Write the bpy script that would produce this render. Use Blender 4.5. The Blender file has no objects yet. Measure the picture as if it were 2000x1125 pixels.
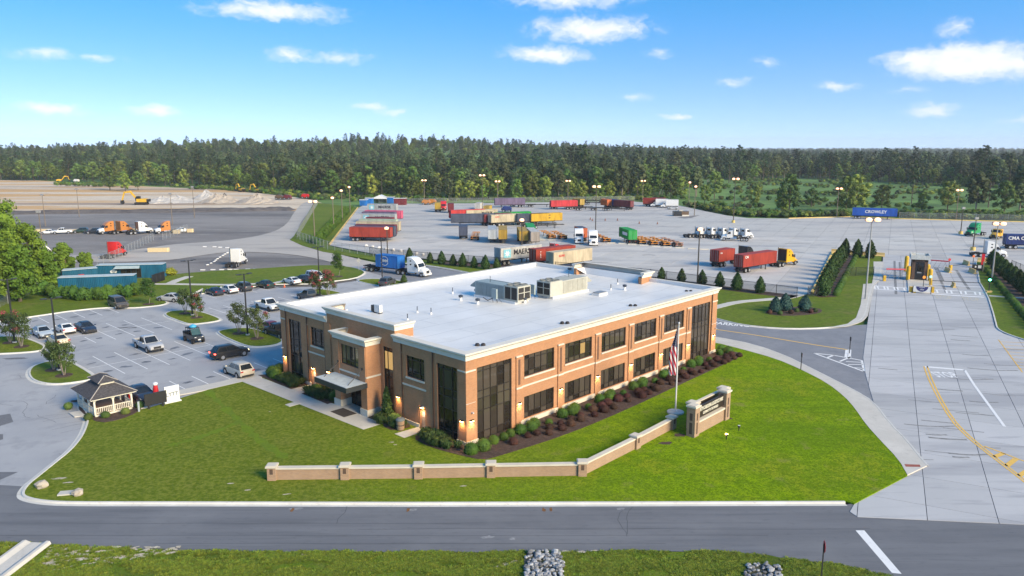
import bpy, math, random
from mathutils import Vector, Matrix, noise as mnoise
R = math.radians
scene = bpy.context.scene
COL = scene.collection
random.seed(7)

# ------------------------------------------------------------------ camera
F_PX, HOR_PY, CAM_H = 1487.0, 288.0, 26.5
PITCH = math.atan((562.5 - HOR_PY) / F_PX)
cd = bpy.data.cameras.new('camera'); cam = bpy.data.objects.new('camera', cd); COL.objects.link(cam)
cd.sensor_width = 36.0; cd.lens = F_PX / 2000.0 * 36.0
cd.clip_start = 0.5; cd.clip_end = 20000
cam.location = (0, 0, CAM_H); cam.rotation_euler = (R(90) - PITCH, 0, 0)
scene.camera = cam
scene.render.resolution_x, scene.render.resolution_y = 1024, 576

# ------------------------------------------------------------------ light
SUN_EL, SUN_AZ = 27.0, 131.0          # degrees; azimuth clockwise from +Y (the way the camera looks)
sd = bpy.data.lights.new('sun', 'SUN'); sun = bpy.data.objects.new('sun', sd); COL.objects.link(sun)
sd.energy = 2.65; sd.angle = R(26); sd.color = (1.0, 0.82, 0.55)
_sv = Vector((math.sin(R(SUN_AZ)) * math.cos(R(SUN_EL)), math.cos(R(SUN_AZ)) * math.cos(R(SUN_EL)), math.sin(R(SUN_EL))))
sun.rotation_euler = (-_sv).to_track_quat('-Z', 'Y').to_euler()
sun.location = _sv * 300

world = bpy.data.worlds.new('World'); scene.world = world; world.use_nodes = True
def build_world():
    nt = world.node_tree; N = nt.nodes; L = nt.links; N.clear()
    out = N.new('ShaderNodeOutputWorld'); bg = N.new('ShaderNodeBackground'); bg.inputs['Strength'].default_value = 0.115
    sky = N.new('ShaderNodeTexSky'); sky.sky_type = 'NISHITA'; sky.sun_disc = False
    sky.sun_elevation = R(SUN_EL); sky.sun_rotation = R(SUN_AZ); sky.altitude = 0; sky.air_density = 1.0; sky.dust_density = 0.2; sky.ozone_density = 1.5
    tc = N.new('ShaderNodeTexCoord'); vmul = N.new('ShaderNodeVectorMath'); vmul.operation = 'MULTIPLY_ADD'; vmul.inputs[1].default_value = (1, 1, 2.4); vmul.inputs[2].default_value = (0, 0, .17)
    vnorm = N.new('ShaderNodeVectorMath'); vnorm.operation = 'NORMALIZE'; L.new(tc.outputs['Generated'], vmul.inputs[0]); L.new(vmul.outputs[0], vnorm.inputs[0]); L.new(vnorm.outputs[0], sky.inputs[0])
    sep = N.new('ShaderNodeSeparateXYZ'); L.new(tc.outputs['Generated'], sep.inputs[0])
    def math_(op, a, b=None, c=None, clamp=False):
        n = N.new('ShaderNodeMath'); n.operation = op; n.use_clamp = clamp
        for i, v in enumerate((a, b, c)):
            if v is None: continue
            if isinstance(v, (int, float)): n.inputs[i].default_value = v
            else: L.new(v, n.inputs[i])
        return n.outputs[0]
    az = math_('ARCTAN2', sep.outputs[0], sep.outputs[1]); el = math_('ARCSINE', sep.outputs[2])
    comb = N.new('ShaderNodeCombineXYZ'); L.new(az, comb.inputs[0]); L.new(el, comb.inputs[1])
    def noise_(vec, scale, detail, rough=.55, stretch=(1, 1, 1)):
        m = N.new('ShaderNodeMapping'); m.inputs['Scale'].default_value = stretch; L.new(vec, m.inputs[0])
        n = N.new('ShaderNodeTexNoise'); n.inputs['Scale'].default_value = scale; n.inputs['Detail'].default_value = detail
        n.inputs['Roughness'].default_value = rough; L.new(m.outputs[0], n.inputs['Vector']); return n
    warp = noise_(comb.outputs[0], 22, 5, .6, (1, 1.7, 1))
    vm = N.new('ShaderNodeVectorMath'); vm.operation = 'SUBTRACT'; L.new(warp.outputs['Color'], vm.inputs[0]); vm.inputs[1].default_value = (.5, .5, .5)
    vm2 = N.new('ShaderNodeVectorMath'); vm2.operation = 'MULTIPLY_ADD'; L.new(vm.outputs[0], vm2.inputs[0]); vm2.inputs[1].default_value = (.05, .022, 0); L.new(comb.outputs[0], vm2.inputs[2])
    P = vm2.outputs[0]
    # cumulus in view: azimuth and elevation in degrees, half sizes, density
    clouds = [(-16.6, 9.1, 5.4, .75, .95), (-17.9, 9.6, 2.2, .5, .7), (3.6, 10.4, 4.6, .95, .9), (6.3, 10.3, 3.4, .8, .6), (5.8, 8.3, 5.0, 1.0, 1.0), (2.4, 6.6, 3.6, .75, 1.05),
              (29.6, 5.4, 4.6, 1.15, 1.45), (32.2, 4.9, 3.4, 1.0, 1.0), (29.2, 7.3, 1.2, .7, .7), (27.2, 5.6, 2.4, .8, 1.1), (35.4, 6.9, 1.6, .7, .8), (-30.5, 2.5, 2.2, .45, .85), (-24.6, 2.4, 1.6, .42, .85),
              (-15.6, 6.3, 1.9, .6, .7), (-12.2, 6.3, 2.2, .5, .65), (-10.3, 2.9, 1.6, .38, .7), (-9.0, 2.6, 1.8, .3, .6), (-30.6, 5.7, 2.2, .5, .55), (-27.2, 5.6, 1.6, .38, .55),
              (-32.9, 10.6, 2.4, .8, .75), (15.7, 4.5, 1.5, .32, .6), (22.3, 4.1, 1.7, .38, .65), (11.9, 2.2, 1.3, .3, .75), (28.4, 2.4, 1.6, .55, .75), (17.9, 5.7, 1.3, .4, .5), (8.9, 3.5, 1.4, .32, .5),
              (10.5, 6.6, 1.1, .5, .5), (33.4, 1.6, 1.6, .3, .5), (-33.6, 8.9, 1.2, .3, .4), (26.6, 3.7, 1.4, .3, .5)]
    field = None
    for a, e, sx, sy, amp in clouds:
        v = N.new('ShaderNodeVectorMath'); v.operation = 'MULTIPLY_ADD'; L.new(P, v.inputs[0])
        sx, sy, amp = sx * 1.2, sy * 1.25, amp * 1.12
        ix, iy = 1 / R(sx), 1 / R(sy); v.inputs[1].default_value = (ix, iy, 0); v.inputs[2].default_value = (-R(a) * ix, -R(e) * iy, 0)
        ln = N.new('ShaderNodeVectorMath'); ln.operation = 'LENGTH'; L.new(v.outputs[0], ln.inputs[0])
        d = math_('MULTIPLY_ADD', ln.outputs['Value'], -amp, amp, True)
        field = d if field is None else math_('MAXIMUM', field, d)
    # the rest of the sky carries clouds of the same kind
    far = noise_(comb.outputs[0], 6.5, 3, .5, (1, 2.6, 1))
    farm = math_('MULTIPLY_ADD', far.outputs['Fac'], 4.5, -2.75, True)
    aa = math_('ABSOLUTE', az); side = math_('MULTIPLY_ADD', aa, 8.0, -5.6, True)
    up = math_('MULTIPLY_ADD', el, 8.0, -1.9, True); outm = math_('MAXIMUM', side, up)
    field = math_('MAXIMUM', field, math_('MULTIPLY', farm, outm))
    fine = noise_(P, 60, 6, .62, (1, 1.6, 1))
    rag = math_('MULTIPLY_ADD', fine.outputs['Fac'], 1.1, -.62)
    gate = math_('MULTIPLY', field, 6.0, None, True)
    dens0 = math_('ADD', field, math_('MULTIPLY', rag, gate))
    mr = N.new('ShaderNodeMapRange'); mr.interpolation_type = 'SMOOTHSTEP'; L.new(dens0, mr.inputs[0]); mr.inputs[1].default_value = .0; mr.inputs[2].default_value = 1.0
    above = math_('MULTIPLY_ADD', el, 60, 0, True)
    dens = math_('MULTIPLY', math_('MULTIPLY', mr.outputs[0], .86), above)
    hs = N.new('ShaderNodeHueSaturation'); hs.inputs['Hue'].default_value = .498; hs.inputs['Saturation'].default_value = 1.08; L.new(sky.outputs[0], hs.inputs['Color'])
    deep = N.new('ShaderNodeMapRange'); deep.interpolation_type = 'SMOOTHSTEP'; L.new(el, deep.inputs[0]); deep.inputs[1].default_value = R(-1); deep.inputs[2].default_value = R(13)
    dm = N.new('ShaderNodeMix'); dm.data_type = 'RGBA'; L.new(deep.outputs[0], dm.inputs['Factor']); dm.inputs[6].default_value = (1.0, .87, .93, 1); dm.inputs[7].default_value = (.34, .92, 1.12, 1)
    tint = N.new('ShaderNodeMix'); tint.data_type = 'RGBA'; tint.blend_type = 'MULTIPLY'; tint.inputs['Factor'].default_value = 1; L.new(hs.outputs[0], tint.inputs[6]); L.new(dm.outputs[2], tint.inputs[7])
    mix = N.new('ShaderNodeMix'); mix.data_type = 'RGBA'; L.new(dens, mix.inputs['Factor']); L.new(tint.outputs[2], mix.inputs[6]); mix.inputs[7].default_value = (3.8, 3.75, 3.7, 1)
    L.new(mix.outputs[2], bg.inputs['Color']); L.new(bg.outputs[0], out.inputs['Surface'])
build_world()
vs = scene.view_settings; vs.view_transform = 'Standard'; vs.look = 'None'; vs.exposure = 1.43; vs.gamma = 1.0; vs.use_curve_mapping = False

# ------------------------------------------------------------------ survey: photo point -> place on the ground, in metres
CP, SP = math.cos(PITCH), math.sin(PITCH)
def G(px, py, z=0.0):
    x = (px - 1000) / F_PX; y = -(py - 562.5) / F_PX
    d = Vector((x, CP + y * SP, -SP + y * CP)); t = (z - CAM_H) / d.z
    return Vector((d.x * t, d.y * t, z))
K = CAM_H / 25.4                                 # the building was surveyed at a flying height of 25.4
BANG = R(46.26)
BU = Vector((math.cos(BANG), math.sin(BANG), 0)); BV = Vector((-BU.y, BU.x, 0))
BA = G(911.5, 873)
def W(u, v, z=0.0): return BA + BU * (u * K) + BV * (v * K) + Vector((0, 0, z * K))

# ------------------------------------------------------------------ materials
MATS = {}
def mat(name, col, rough=.6, metal=0.0, var=.12, scale=2.0, bump=0.0, bscale=None, spec=.4, coord='Object', col2=None, emit=None, estr=0, coat=0, rnd=0.0, stretch=None, detail=4):
    if name in MATS: return MATS[name]
    m = bpy.data.materials.new(name); m.use_nodes = True; nt = m.node_tree; N = nt.nodes; L = nt.links
    b = N['Principled BSDF']; b.inputs['Roughness'].default_value = rough; b.inputs['Metallic'].default_value = metal
    b.inputs['Specular IOR Level'].default_value = spec; b.inputs['Coat Weight'].default_value = coat
    c = (*col, 1); c2 = (*(col2 if col2 else [max(0, x * (1 - 2 * var)) for x in col]), 1)
    if coord == 'World':
        g = N.new('ShaderNodeNewGeometry'); vec = g.outputs['Position']
    else:
        t = N.new('ShaderNodeTexCoord'); vec = t.outputs['Object']
    if stretch:
        mp = N.new('ShaderNodeMapping'); mp.inputs['Scale'].default_value = stretch[:3]
        if len(stretch) > 3: mp.inputs['Rotation'].default_value = (0, 0, stretch[3])
        L.new(vec, mp.inputs[0]); vec = mp.outputs[0]
    n = N.new('ShaderNodeTexNoise'); n.inputs['Scale'].default_value = scale; n.inputs['Detail'].default_value = detail; n.inputs['Roughness'].default_value = .6; L.new(vec, n.inputs['Vector'])
    mr = N.new('ShaderNodeMapRange'); mr.inputs[1].default_value = .3; mr.inputs[2].default_value = .7; L.new(n.outputs['Fac'], mr.inputs[0])
    mx = N.new('ShaderNodeMix'); mx.data_type = 'RGBA'; mx.inputs[6].default_value = c2; mx.inputs[7].default_value = c; L.new(mr.outputs[0], mx.inputs['Factor'])
    colout = mx.outputs[2]
    if rnd:
        oi = N.new('ShaderNodeObjectInfo'); hv = N.new('ShaderNodeHueSaturation'); mrr = N.new('ShaderNodeMapRange'); mrr.inputs[3].default_value = 1 - rnd; mrr.inputs[4].default_value = 1 + rnd
        L.new(oi.outputs['Random'], mrr.inputs[0]); L.new(mrr.outputs[0], hv.inputs['Value']); L.new(colout, hv.inputs['Color']); colout = hv.outputs[0]
        mh = N.new('ShaderNodeMapRange'); mh.inputs[3].default_value = .5 - rnd * .09; mh.inputs[4].default_value = .5 + rnd * .06
        ml = N.new('ShaderNodeMath'); ml.operation = 'FRACT'; mm = N.new('ShaderNodeMath'); mm.operation = 'MULTIPLY'; mm.inputs[1].default_value = 7.31
        L.new(oi.outputs['Random'], mm.inputs[0]); L.new(mm.outputs[0], ml.inputs[0]); L.new(ml.outputs[0], mh.inputs[0]); L.new(mh.outputs[0], hv.inputs['Hue'])
    L.new(colout, b.inputs['Base Color'])
    if bump:
        n2 = N.new('ShaderNodeTexNoise'); n2.inputs['Scale'].default_value = bscale or scale * 6; n2.inputs['Detail'].default_value = 5; L.new(vec, n2.inputs['Vector'])
        bp = N.new('ShaderNodeBump'); bp.inputs['Strength'].default_value = 1.0; bp.inputs['Distance'].default_value = bump; L.new(n2.outputs['Fac'], bp.inputs['Height']); L.new(bp.outputs[0], b.inputs['Normal'])
    if emit: b.inputs['Emission Color'].default_value = (*emit, 1); b.inputs['Emission Strength'].default_value = estr
    MATS[name] = m; return m

# layered ground: list of (scale, stretch, low, high, colour) painted one over the other by noise masks; wear and plant patches, no shading
def ground_mat(name, base, layers, rough=.9, bump=.02, bscale=8, spec=.25, bdetail=6, rnd=0):
    m = bpy.data.materials.new(name); m.use_nodes = True; nt = m.node_tree; N = nt.nodes; L = nt.links
    b = N['Principled BSDF']; b.inputs['Roughness'].default_value = rough; b.inputs['Specular IOR Level'].default_value = spec
    g = N.new('ShaderNodeNewGeometry'); cur = None
    rgb = N.new('ShaderNodeRGB'); rgb.outputs[0].default_value = (*base, 1); cur = rgb.outputs[0]
    for i, (sc, st, lo, hi, c, amt) in enumerate(layers):
        mp = N.new('ShaderNodeMapping'); mp.inputs['Location'].default_value = (i * 13.7, i * 7.1, 0); mp.inputs['Scale'].default_value = (st[0], st[1], 1)
        mp.inputs['Rotation'].default_value = (0, 0, st[2] if len(st) > 2 else 0); L.new(g.outputs['Position'], mp.inputs[0])
        n = N.new('ShaderNodeTexNoise'); n.inputs['Scale'].default_value = sc; n.inputs['Detail'].default_value = 6; n.inputs['Roughness'].default_value = .62; L.new(mp.outputs[0], n.inputs['Vector'])
        mr = N.new('ShaderNodeMapRange'); mr.inputs[1].default_value = lo; mr.inputs[2].default_value = hi; mr.inputs[4].default_value = amt; L.new(n.outputs['Fac'], mr.inputs[0])
        mx = N.new('ShaderNodeMix'); mx.data_type = 'RGBA'; L.new(mr.outputs[0], mx.inputs['Factor']); L.new(cur, mx.inputs[6]); mx.inputs[7].default_value = (*c, 1); cur = mx.outputs[2]
    if rnd:
        oi = N.new('ShaderNodeObjectInfo'); mr = N.new('ShaderNodeMapRange'); mr.inputs[3].default_value = 1 - rnd; mr.inputs[4].default_value = 1 + rnd; L.new(oi.outputs['Random'], mr.inputs[0]); hv = N.new('ShaderNodeHueSaturation'); L.new(mr.outputs[0], hv.inputs['Value']); L.new(cur, hv.inputs['Color']); cur = hv.outputs[0]
    L.new(cur, b.inputs['Base Color'])
    if bump:
        n2 = N.new('ShaderNodeTexNoise'); n2.inputs['Scale'].default_value = bscale; n2.inputs['Detail'].default_value = bdetail; n2.inputs['Roughness'].default_value = .7; L.new(g.outputs['Position'], n2.inputs['Vector'])
        bp = N.new('ShaderNodeBump'); bp.inputs['Distance'].default_value = bump; L.new(n2.outputs['Fac'], bp.inputs['Height']); L.new(bp.outputs[0], b.inputs['Normal'])
    MATS[name] = m; return m

def brick_mat(name, c1, c2, mortar, rot45=False):
    m = bpy.data.materials.new(name); m.use_nodes = True; nt = m.node_tree; N = nt.nodes; L = nt.links
    b = N['Principled BSDF']; b.inputs['Roughness'].default_value = .85; b.inputs['Specular IOR Level'].default_value = .25
    t = N.new('ShaderNodeTexCoord'); s = N.new('ShaderNodeSeparateXYZ'); L.new(t.outputs['Object'], s.inputs[0])
    a = N.new('ShaderNodeMath'); a.operation = 'ADD'; L.new(s.outputs[0], a.inputs[0]); L.new(s.outputs[1], a.inputs[1])
    c = N.new('ShaderNodeCombineXYZ'); L.new(a.outputs[0], c.inputs[0]); L.new(s.outputs[2], c.inputs[1])
    br = N.new('ShaderNodeTexBrick'); L.new(c.outputs[0], br.inputs['Vector']); br.inputs['Scale'].default_value = 1.0
    br.inputs['Color1'].default_value = (*c1, 1); br.inputs['Color2'].default_value = (*c2, 1); br.inputs['Mortar'].default_value = (*mortar, 1)
    br.inputs['Brick Width'].default_value = .21; br.inputs['Row Height'].default_value = .076; br.inputs['Mortar Size'].default_value = .008; br.inputs['Bias'].default_value = -.1
    n = N.new('ShaderNodeTexNoise'); n.inputs['Scale'].default_value = .9; n.inputs['Detail'].default_value = 6; L.new(t.outputs['Object'], n.inputs['Vector'])
    mr = N.new('ShaderNodeMapRange'); mr.inputs[3].default_value = .82; mr.inputs[4].default_value = 1.16; L.new(n.outputs['Fac'], mr.inputs[0])
    hv = N.new('ShaderNodeHueSaturation'); L.new(mr.outputs[0], hv.inputs['Value']); L.new(br.outputs['Color'], hv.inputs['Color']); L.new(hv.outputs[0], b.inputs['Base Color'])
    bp = N.new('ShaderNodeBump'); bp.inputs['Distance'].default_value = .006; bp.invert = True; L.new(br.outputs['Fac'], bp.inputs['Height']); L.new(bp.outputs[0], b.inputs['Normal'])
    MATS[name] = m; return m

def see_through(name, col, opac, sx=0.0):
    m = bpy.data.materials.new(name); m.use_nodes = True; nt = m.node_tree; N = nt.nodes; L = nt.links
    b = N['Principled BSDF']; b.inputs['Base Color'].default_value = (*col, 1); b.inputs['Roughness'].default_value = .5; b.inputs['Metallic'].default_value = .3
    tr = N.new('ShaderNodeBsdfTransparent'); mx = N.new('ShaderNodeMixShader'); mx.inputs[0].default_value = opac
    # woven wire: two sets of diagonal wires
    t = N.new('ShaderNodeTexCoord'); s = N.new('ShaderNodeSeparateXYZ'); L.new(t.outputs['Object'], s.inputs[0])
    ws = []
    for sg in (1, -1):
        a = N.new('ShaderNodeMath'); a.operation = 'MULTIPLY_ADD'; L.new(s.outputs[2], a.inputs[0]); a.inputs[1].default_value = sg; L.new(s.outputs[0], a.inputs[2])
        q = N.new('ShaderNodeMath'); q.operation = 'PINGPONG'; L.new(a.outputs[0], q.inputs[0]); q.inputs[1].default_value = .06
        w = N.new('ShaderNodeMath'); w.operation = 'LESS_THAN'; L.new(q.outputs[0], w.inputs[0]); w.inputs[1].default_value = .06 * opac * .55; ws.append(w)
    mxx = N.new('ShaderNodeMath'); mxx.operation = 'MAXIMUM'; L.new(ws[0].outputs[0], mxx.inputs[0]); L.new(ws[1].outputs[0], mxx.inputs[1])
    ml = N.new('ShaderNodeMath'); ml.operation = 'MULTIPLY_ADD'; L.new(mxx.outputs[0], ml.inputs[0]); ml.inputs[1].default_value = .12; ml.inputs[2].default_value = opac * .55; L.new(ml.outputs[0], mx.inputs[0]); L.new(tr.outputs[0], mx.inputs[1]); L.new(b.outputs[0], mx.inputs[2]); L.new(mx.outputs[0], N['Material Output'].inputs['Surface'])
    MATS[name] = m; return m

# ------------------------------------------------------------------ mesh helpers
class MB:
    def __init__(s): s.v = []; s.f = []
    def quad(s, a, b, c, d):
        i = len(s.v); s.v += [tuple(a), tuple(b), tuple(c), tuple(d)]; s.f.append((i, i + 1, i + 2, i + 3)); return s
    def tri(s, a, b, c):
        i = len(s.v); s.v += [tuple(a), tuple(b), tuple(c)]; s.f.append((i, i + 1, i + 2)); return s
    def box(s, x0, x1, y0, y1, z0, z1, M=None):
        p = [(x0, y0, z0), (x1, y0, z0), (x1, y1, z0), (x0, y1, z0), (x0, y0, z1), (x1, y0, z1), (x1, y1, z1), (x0, y1, z1)]
        if M: p = [tuple(M @ Vector(q)) for q in p]
        i = len(s.v); s.v += p
        s.f += [tuple(i + k for k in q) for q in ((0, 3, 2, 1), (4, 5, 6, 7), (0, 1, 5, 4), (1, 2, 6, 5), (2, 3, 7, 6), (3, 0, 4, 7))]; return s
    def cbox(s, c, d, M=None): return s.box(c[0] - d[0] / 2, c[0] + d[0] / 2, c[1] - d[1] / 2, c[1] + d[1] / 2, c[2] - d[2] / 2, c[2] + d[2] / 2, M)
    def rings(s, rings, cap=True, close=True):
        i0 = len(s.v); n = len(rings[0])
        for r in rings: s.v += [tuple(q) for q in r]
        for k in range(len(rings) - 1):
            for j in range(n if close else n - 1):
                a = i0 + k * n + j; b = i0 + k * n + (j + 1) % n
                s.f.append((a, b, b + n, a + n))
        if cap:
            s.f.append(tuple(i0 + j for j in reversed(range(n)))); s.f.append(tuple(i0 + (len(rings) - 1) * n + j for j in range(n)))
        return s
    def cyl(s, p0, p1, r0, r1=None, n=10, cap=True):
        r1 = r0 if r1 is None else r1; p0 = Vector(p0); p1 = Vector(p1); ax = (p1 - p0).normalized()
        t = Vector((1, 0, 0)) if abs(ax.x) < .9 else Vector((0, 1, 0)); e1 = ax.cross(t).normalized(); e2 = ax.cross(e1)
        mk = lambda c, r: [c + e1 * (r * math.cos(2 * math.pi * k / n)) + e2 * (r * math.sin(2 * math.pi * k / n)) for k in range(n)]
        return s.rings([mk(p0, r0), mk(p1, r1)], cap)
    def lathe(s, prof, n=14, c=(0, 0, 0)):
        return s.rings([[(c[0] + r * math.cos(2 * math.pi * k / n), c[1] + r * math.sin(2 * math.pi * k / n), c[2] + z) for k in range(n)] for r, z in prof])
    def prism(s, poly, z0, z1):
        return s.rings([[(x, y, z0) for x, y in poly], [(x, y, z1) for x, y in poly]])
    def extr(s, prof, y0, y1):                       # profile in x,z extruded along y
        return s.rings([[(x, y1, z) for x, z in prof], [(x, y0, z) for x, z in prof]])
    def mesh(s, name='m', smooth=False):
        me = bpy.data.meshes.new(name); me.from_pydata(s.v, [], s.f); me.update()
        if smooth:
            me.polygons.foreach_set('use_smooth', [True] * len(me.polygons))
            me.set_sharp_from_angle(angle=R(38))
        return me

CACHE = {}
def cached(key, fn, smooth=False):
    if key not in CACHE:
        r = fn(); CACHE[key] = r.mesh('_'.join(str(k) for k in (key if isinstance(key, tuple) else (key,))), smooth) if isinstance(r, MB) else r
    return CACHE[key]
def ob(name, me, material, parent=None, loc=None, rz=None, **props):
    if isinstance(me, MB): me = me.mesh(name)
    o = bpy.data.objects.new(name, me); COL.objects.link(o)
    if material is not None:
        if not me.materials: me.materials.append(None)
        o.material_slots[0].link = 'OBJECT'; o.material_slots[0].material = material
    if parent is not None: o.parent = parent
    if loc is not None: o.location = loc
    if rz is not None: o.rotation_euler = (0, 0, rz)
    for k, v in props.items(): o[k] = v
    return o
def thing(name, loc, rz=0.0, label=None, cat=None, group=None):
    o = bpy.data.objects.new(name, None); COL.objects.link(o); o.empty_display_size = .3
    o.location = loc; o.rotation_euler = (0, 0, rz)
    if label: o['label'] = label
    if cat: o['category'] = cat
    if group: o['group'] = group
    return o
def struct(name, me, material): return ob(name, me, material, kind='structure')
def text_mesh(txt, size, ext=.01, align='CENTER', sx=1.0):
    key = ('txt', txt, size, ext, align, sx)
    if key in CACHE: return CACHE[key]
    cu = bpy.data.curves.new('lettering', 'FONT'); cu.body = txt; cu.size = size; cu.extrude = ext; cu.align_x = align; cu.align_y = 'CENTER'; cu.resolution_u = 2; cu.offset = .022 * size
    to = bpy.data.objects.new('t', cu); COL.objects.link(to); dg = bpy.context.evaluated_depsgraph_get(); dg.update()
    me = bpy.data.meshes.new_from_object(to.evaluated_get(dg)); COL.objects.unlink(to); bpy.data.objects.remove(to); bpy.data.curves.remove(cu)
    for v in me.vertices: v.co.x *= sx
    me.materials.clear(); CACHE[key] = me; return me
def chaikin(p, n=2, closed=True):
    p = [Vector(q) for q in p]
    for _ in range(n):
        o = []
        m = len(p)
        if not closed: o.append(p[0])
        for i in range(m if closed else m - 1):
            a, b = p[i], p[(i + 1) % m]; o += [a * .75 + b * .25, a * .25 + b * .75]
        if not closed: o.append(p[-1])
        p = o
    return p
def sheet(pts, z, thick=0.0):
    mb = MB(); n = len(pts)
    mb.v = [(p[0], p[1], z) for p in pts]; mb.f = [tuple(range(n))]
    if thick:
        mb.v += [(p[0], p[1], z - thick) for p in pts]
        for i in range(n): j = (i + 1) % n; mb.f.append((i, i + n, j + n, j))
    return mb
def area2(p): return sum(p[i][0] * p[(i + 1) % len(p)][1] - p[(i + 1) % len(p)][0] * p[i][1] for i in range(len(p))) / 2
def ccw(p): return p if area2(p) > 0 else list(reversed(p))
def offset_line(p, d, closed):
    n = len(p); o = []
    for i in range(n):
        a = p[i - 1] if (i > 0 or closed) else p[i]; b = p[(i + 1) % n] if (i < n - 1 or closed) else p[i]
        t = Vector((b[0] - a[0], b[1] - a[1], 0)); t.normalize(); o.append(Vector((p[i][0] - t.y * d, p[i][1] + t.x * d, 0)))
    return o
def ribbon(line, prof, closed=False):                 # prof: (offset to the left of the line, z)
    rows = [[(q.x, q.y, z) for q in offset_line(line, d, closed)] for d, z in prof]; n = len(line); mb = MB()
    for r in rows: mb.v += r
    for k in range(len(prof) - 1):
        for i in range(n if closed else n - 1):
            j = (i + 1) % n; mb.f.append((k * n + i, k * n + j, (k + 1) * n + j, (k + 1) * n + i))
    return mb
KERB = [(0, .006), (.32, .012), (.36, .15), (.52, .155), (.56, .10)]
KERBN = [(0, .006), (.03, .15), (.2, .155), (.24, .10)]
# ================================================================== SETTING
def hgt(x, y):
    d = max(0.0, y - 520) / 300.0
    h = 0.0
    for cx, cy, rx, ry, a in ((-150, 1120, 210, 240, 25), (-480, 1180, 200, 280, 20), (-860, 1350, 260, 300, 13), (90, 1500, 300, 300, 15), (-300, 2000, 500, 400, 14)):
        h += a * math.exp(-((x - cx) / rx) ** 2 - ((y - cy) / ry) ** 2)
    h += 6.0 * max(0, min(1, (y - 1500) / 2500)) + 3.0 * mnoise.noise(Vector((x * .0011, y * .0011, 3))) * min(1, d)
    return h * min(1.0, d)
def make_ground():
    xs = [-4500, -3600, -2800, -2000, -1500] + [-1200 + 60 * i for i in range(41)] + [1500, 2000, 2800, 3600, 4500]
    ys = [-300, -150, 0, 200, 400] + [500 + 60 * i for i in range(32)] + [2600, 3000, 3600, 4500, 5300, 6000]
    mb = MB(); n = len(xs)
    for y in ys:
        for x in xs: mb.v.append((x, y, hgt(x, y) - .35))
    for j in range(len(ys) - 1):
        for i in range(n - 1): a = j * n + i; mb.f.append((a, a + 1, a + 1 + n, a + n))
    me = mb.mesh('ground', True); return me
GM = ground_mat('meadow', (.075, .14, .035), [(.02, (1, 1.6), .40, .58, (.14, .25, .06), 1), (.06, (1, 2.0), .54, .66, (.05, .09, .028), .8), (.25, (1, 1), .5, .7, (.15, .18, .06), .7), (.012, (1, 3), .60, .70, (.16, .15, .09), .6)], bump=.25, bscale=.8)
struct('ground', make_ground(), GM)

# grass kinds
LAWN = ground_mat('lawn_grass', (.27, .40, .004), [(.045, (1, 1), .46, .56, (.150, .250, .006), .9), (.45, (.12, 1, 2.37), .46, .58, (.29, .42, .006), .75), (.13, (1, 1), .50, .60, (.31, .345, .018), .9), (.9, (1, 1), .44, .60, (.125, .22, .005), .7), (2.6, (1, 1), .46, .60, (.20, .30, .012), .6), (5, (1, 1), .45, .62, (.068, .128, .004), .75), (.4, (1, 1), .58, .70, (.25, .245, .06), .75), (14, (1, 1), .44, .62, (.07, .13, .003), .75)], bump=.05, bscale=8, spec=.04)
def drier_left(m, c, c2, x0, x1):          # the turf is older and drier west of the office
    N = m.node_tree.nodes; L = m.node_tree.links; b = N['Principled BSDF']; src = b.inputs['Base Color'].links[0].from_socket; g = N.new('ShaderNodeNewGeometry'); s = N.new('ShaderNodeSeparateXYZ'); L.new(g.outputs['Position'], s.inputs[0])
    n = N.new('ShaderNodeTexNoise'); n.inputs['Scale'].default_value = .09; n.inputs['Detail'].default_value = 6; L.new(g.outputs['Position'], n.inputs['Vector']); a = N.new('ShaderNodeMath'); a.operation = 'MULTIPLY_ADD'; L.new(n.outputs['Fac'], a.inputs[0]); a.inputs[1].default_value = 46; L.new(s.outputs[0], a.inputs[2])
    mr = N.new('ShaderNodeMapRange'); L.new(a.outputs[0], mr.inputs[0]); mr.inputs[1].default_value = x1 + 23; mr.inputs[2].default_value = x0 + 23; mr.inputs[4].default_value = .8
    n2 = N.new('ShaderNodeTexNoise'); n2.inputs['Scale'].default_value = 3.5; n2.inputs['Detail'].default_value = 7; L.new(g.outputs['Position'], n2.inputs['Vector']); m2 = N.new('ShaderNodeMapRange'); L.new(n2.outputs['Fac'], m2.inputs[0]); m2.inputs[1].default_value = .36; m2.inputs[2].default_value = .64
    mc = N.new('ShaderNodeMix'); mc.data_type = 'RGBA'; mc.inputs[6].default_value = (*c2, 1); mc.inputs[7].default_value = (*c, 1); L.new(m2.outputs[0], mc.inputs['Factor']); mx = N.new('ShaderNodeMix'); mx.data_type = 'RGBA'; L.new(mr.outputs[0], mx.inputs['Factor']); L.new(src, mx.inputs[6]); L.new(mc.outputs[2], mx.inputs[7]); L.new(mx.outputs[2], b.inputs['Base Color'])
drier_left(LAWN, (.185, .200, .035), (.078, .110, .012), -18, 14)
LAWN2 = ground_mat('dry_lawn_grass', (.145, .195, .018), [(.05, (1, 1), .42, .62, (.095, .155, .012), .8), (.3, (1, 1), .52, .70, (.20, .19, .06), .7), (1.1, (1, 1), .46, .66, (.07, .10, .014), .6), (5, (1, 1), .45, .7, (.05, .075, .01), .5)], bump=.09, bscale=7, spec=.12)
VERGE = ground_mat('verge_grass', (.130, .200, .014), [(.16, (1, 1), .45, .6, (.085, .125, .012), .9), (1.2, (1, 1), .48, .68, (.18, .19, .04), .7), (.10, (1, 1.2), .60, .68, (.36, .31, .22), .5), (6, (1, 1), .45, .7, (.04, .07, .008), .6)], bump=.12, bscale=8, spec=.12)
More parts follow.
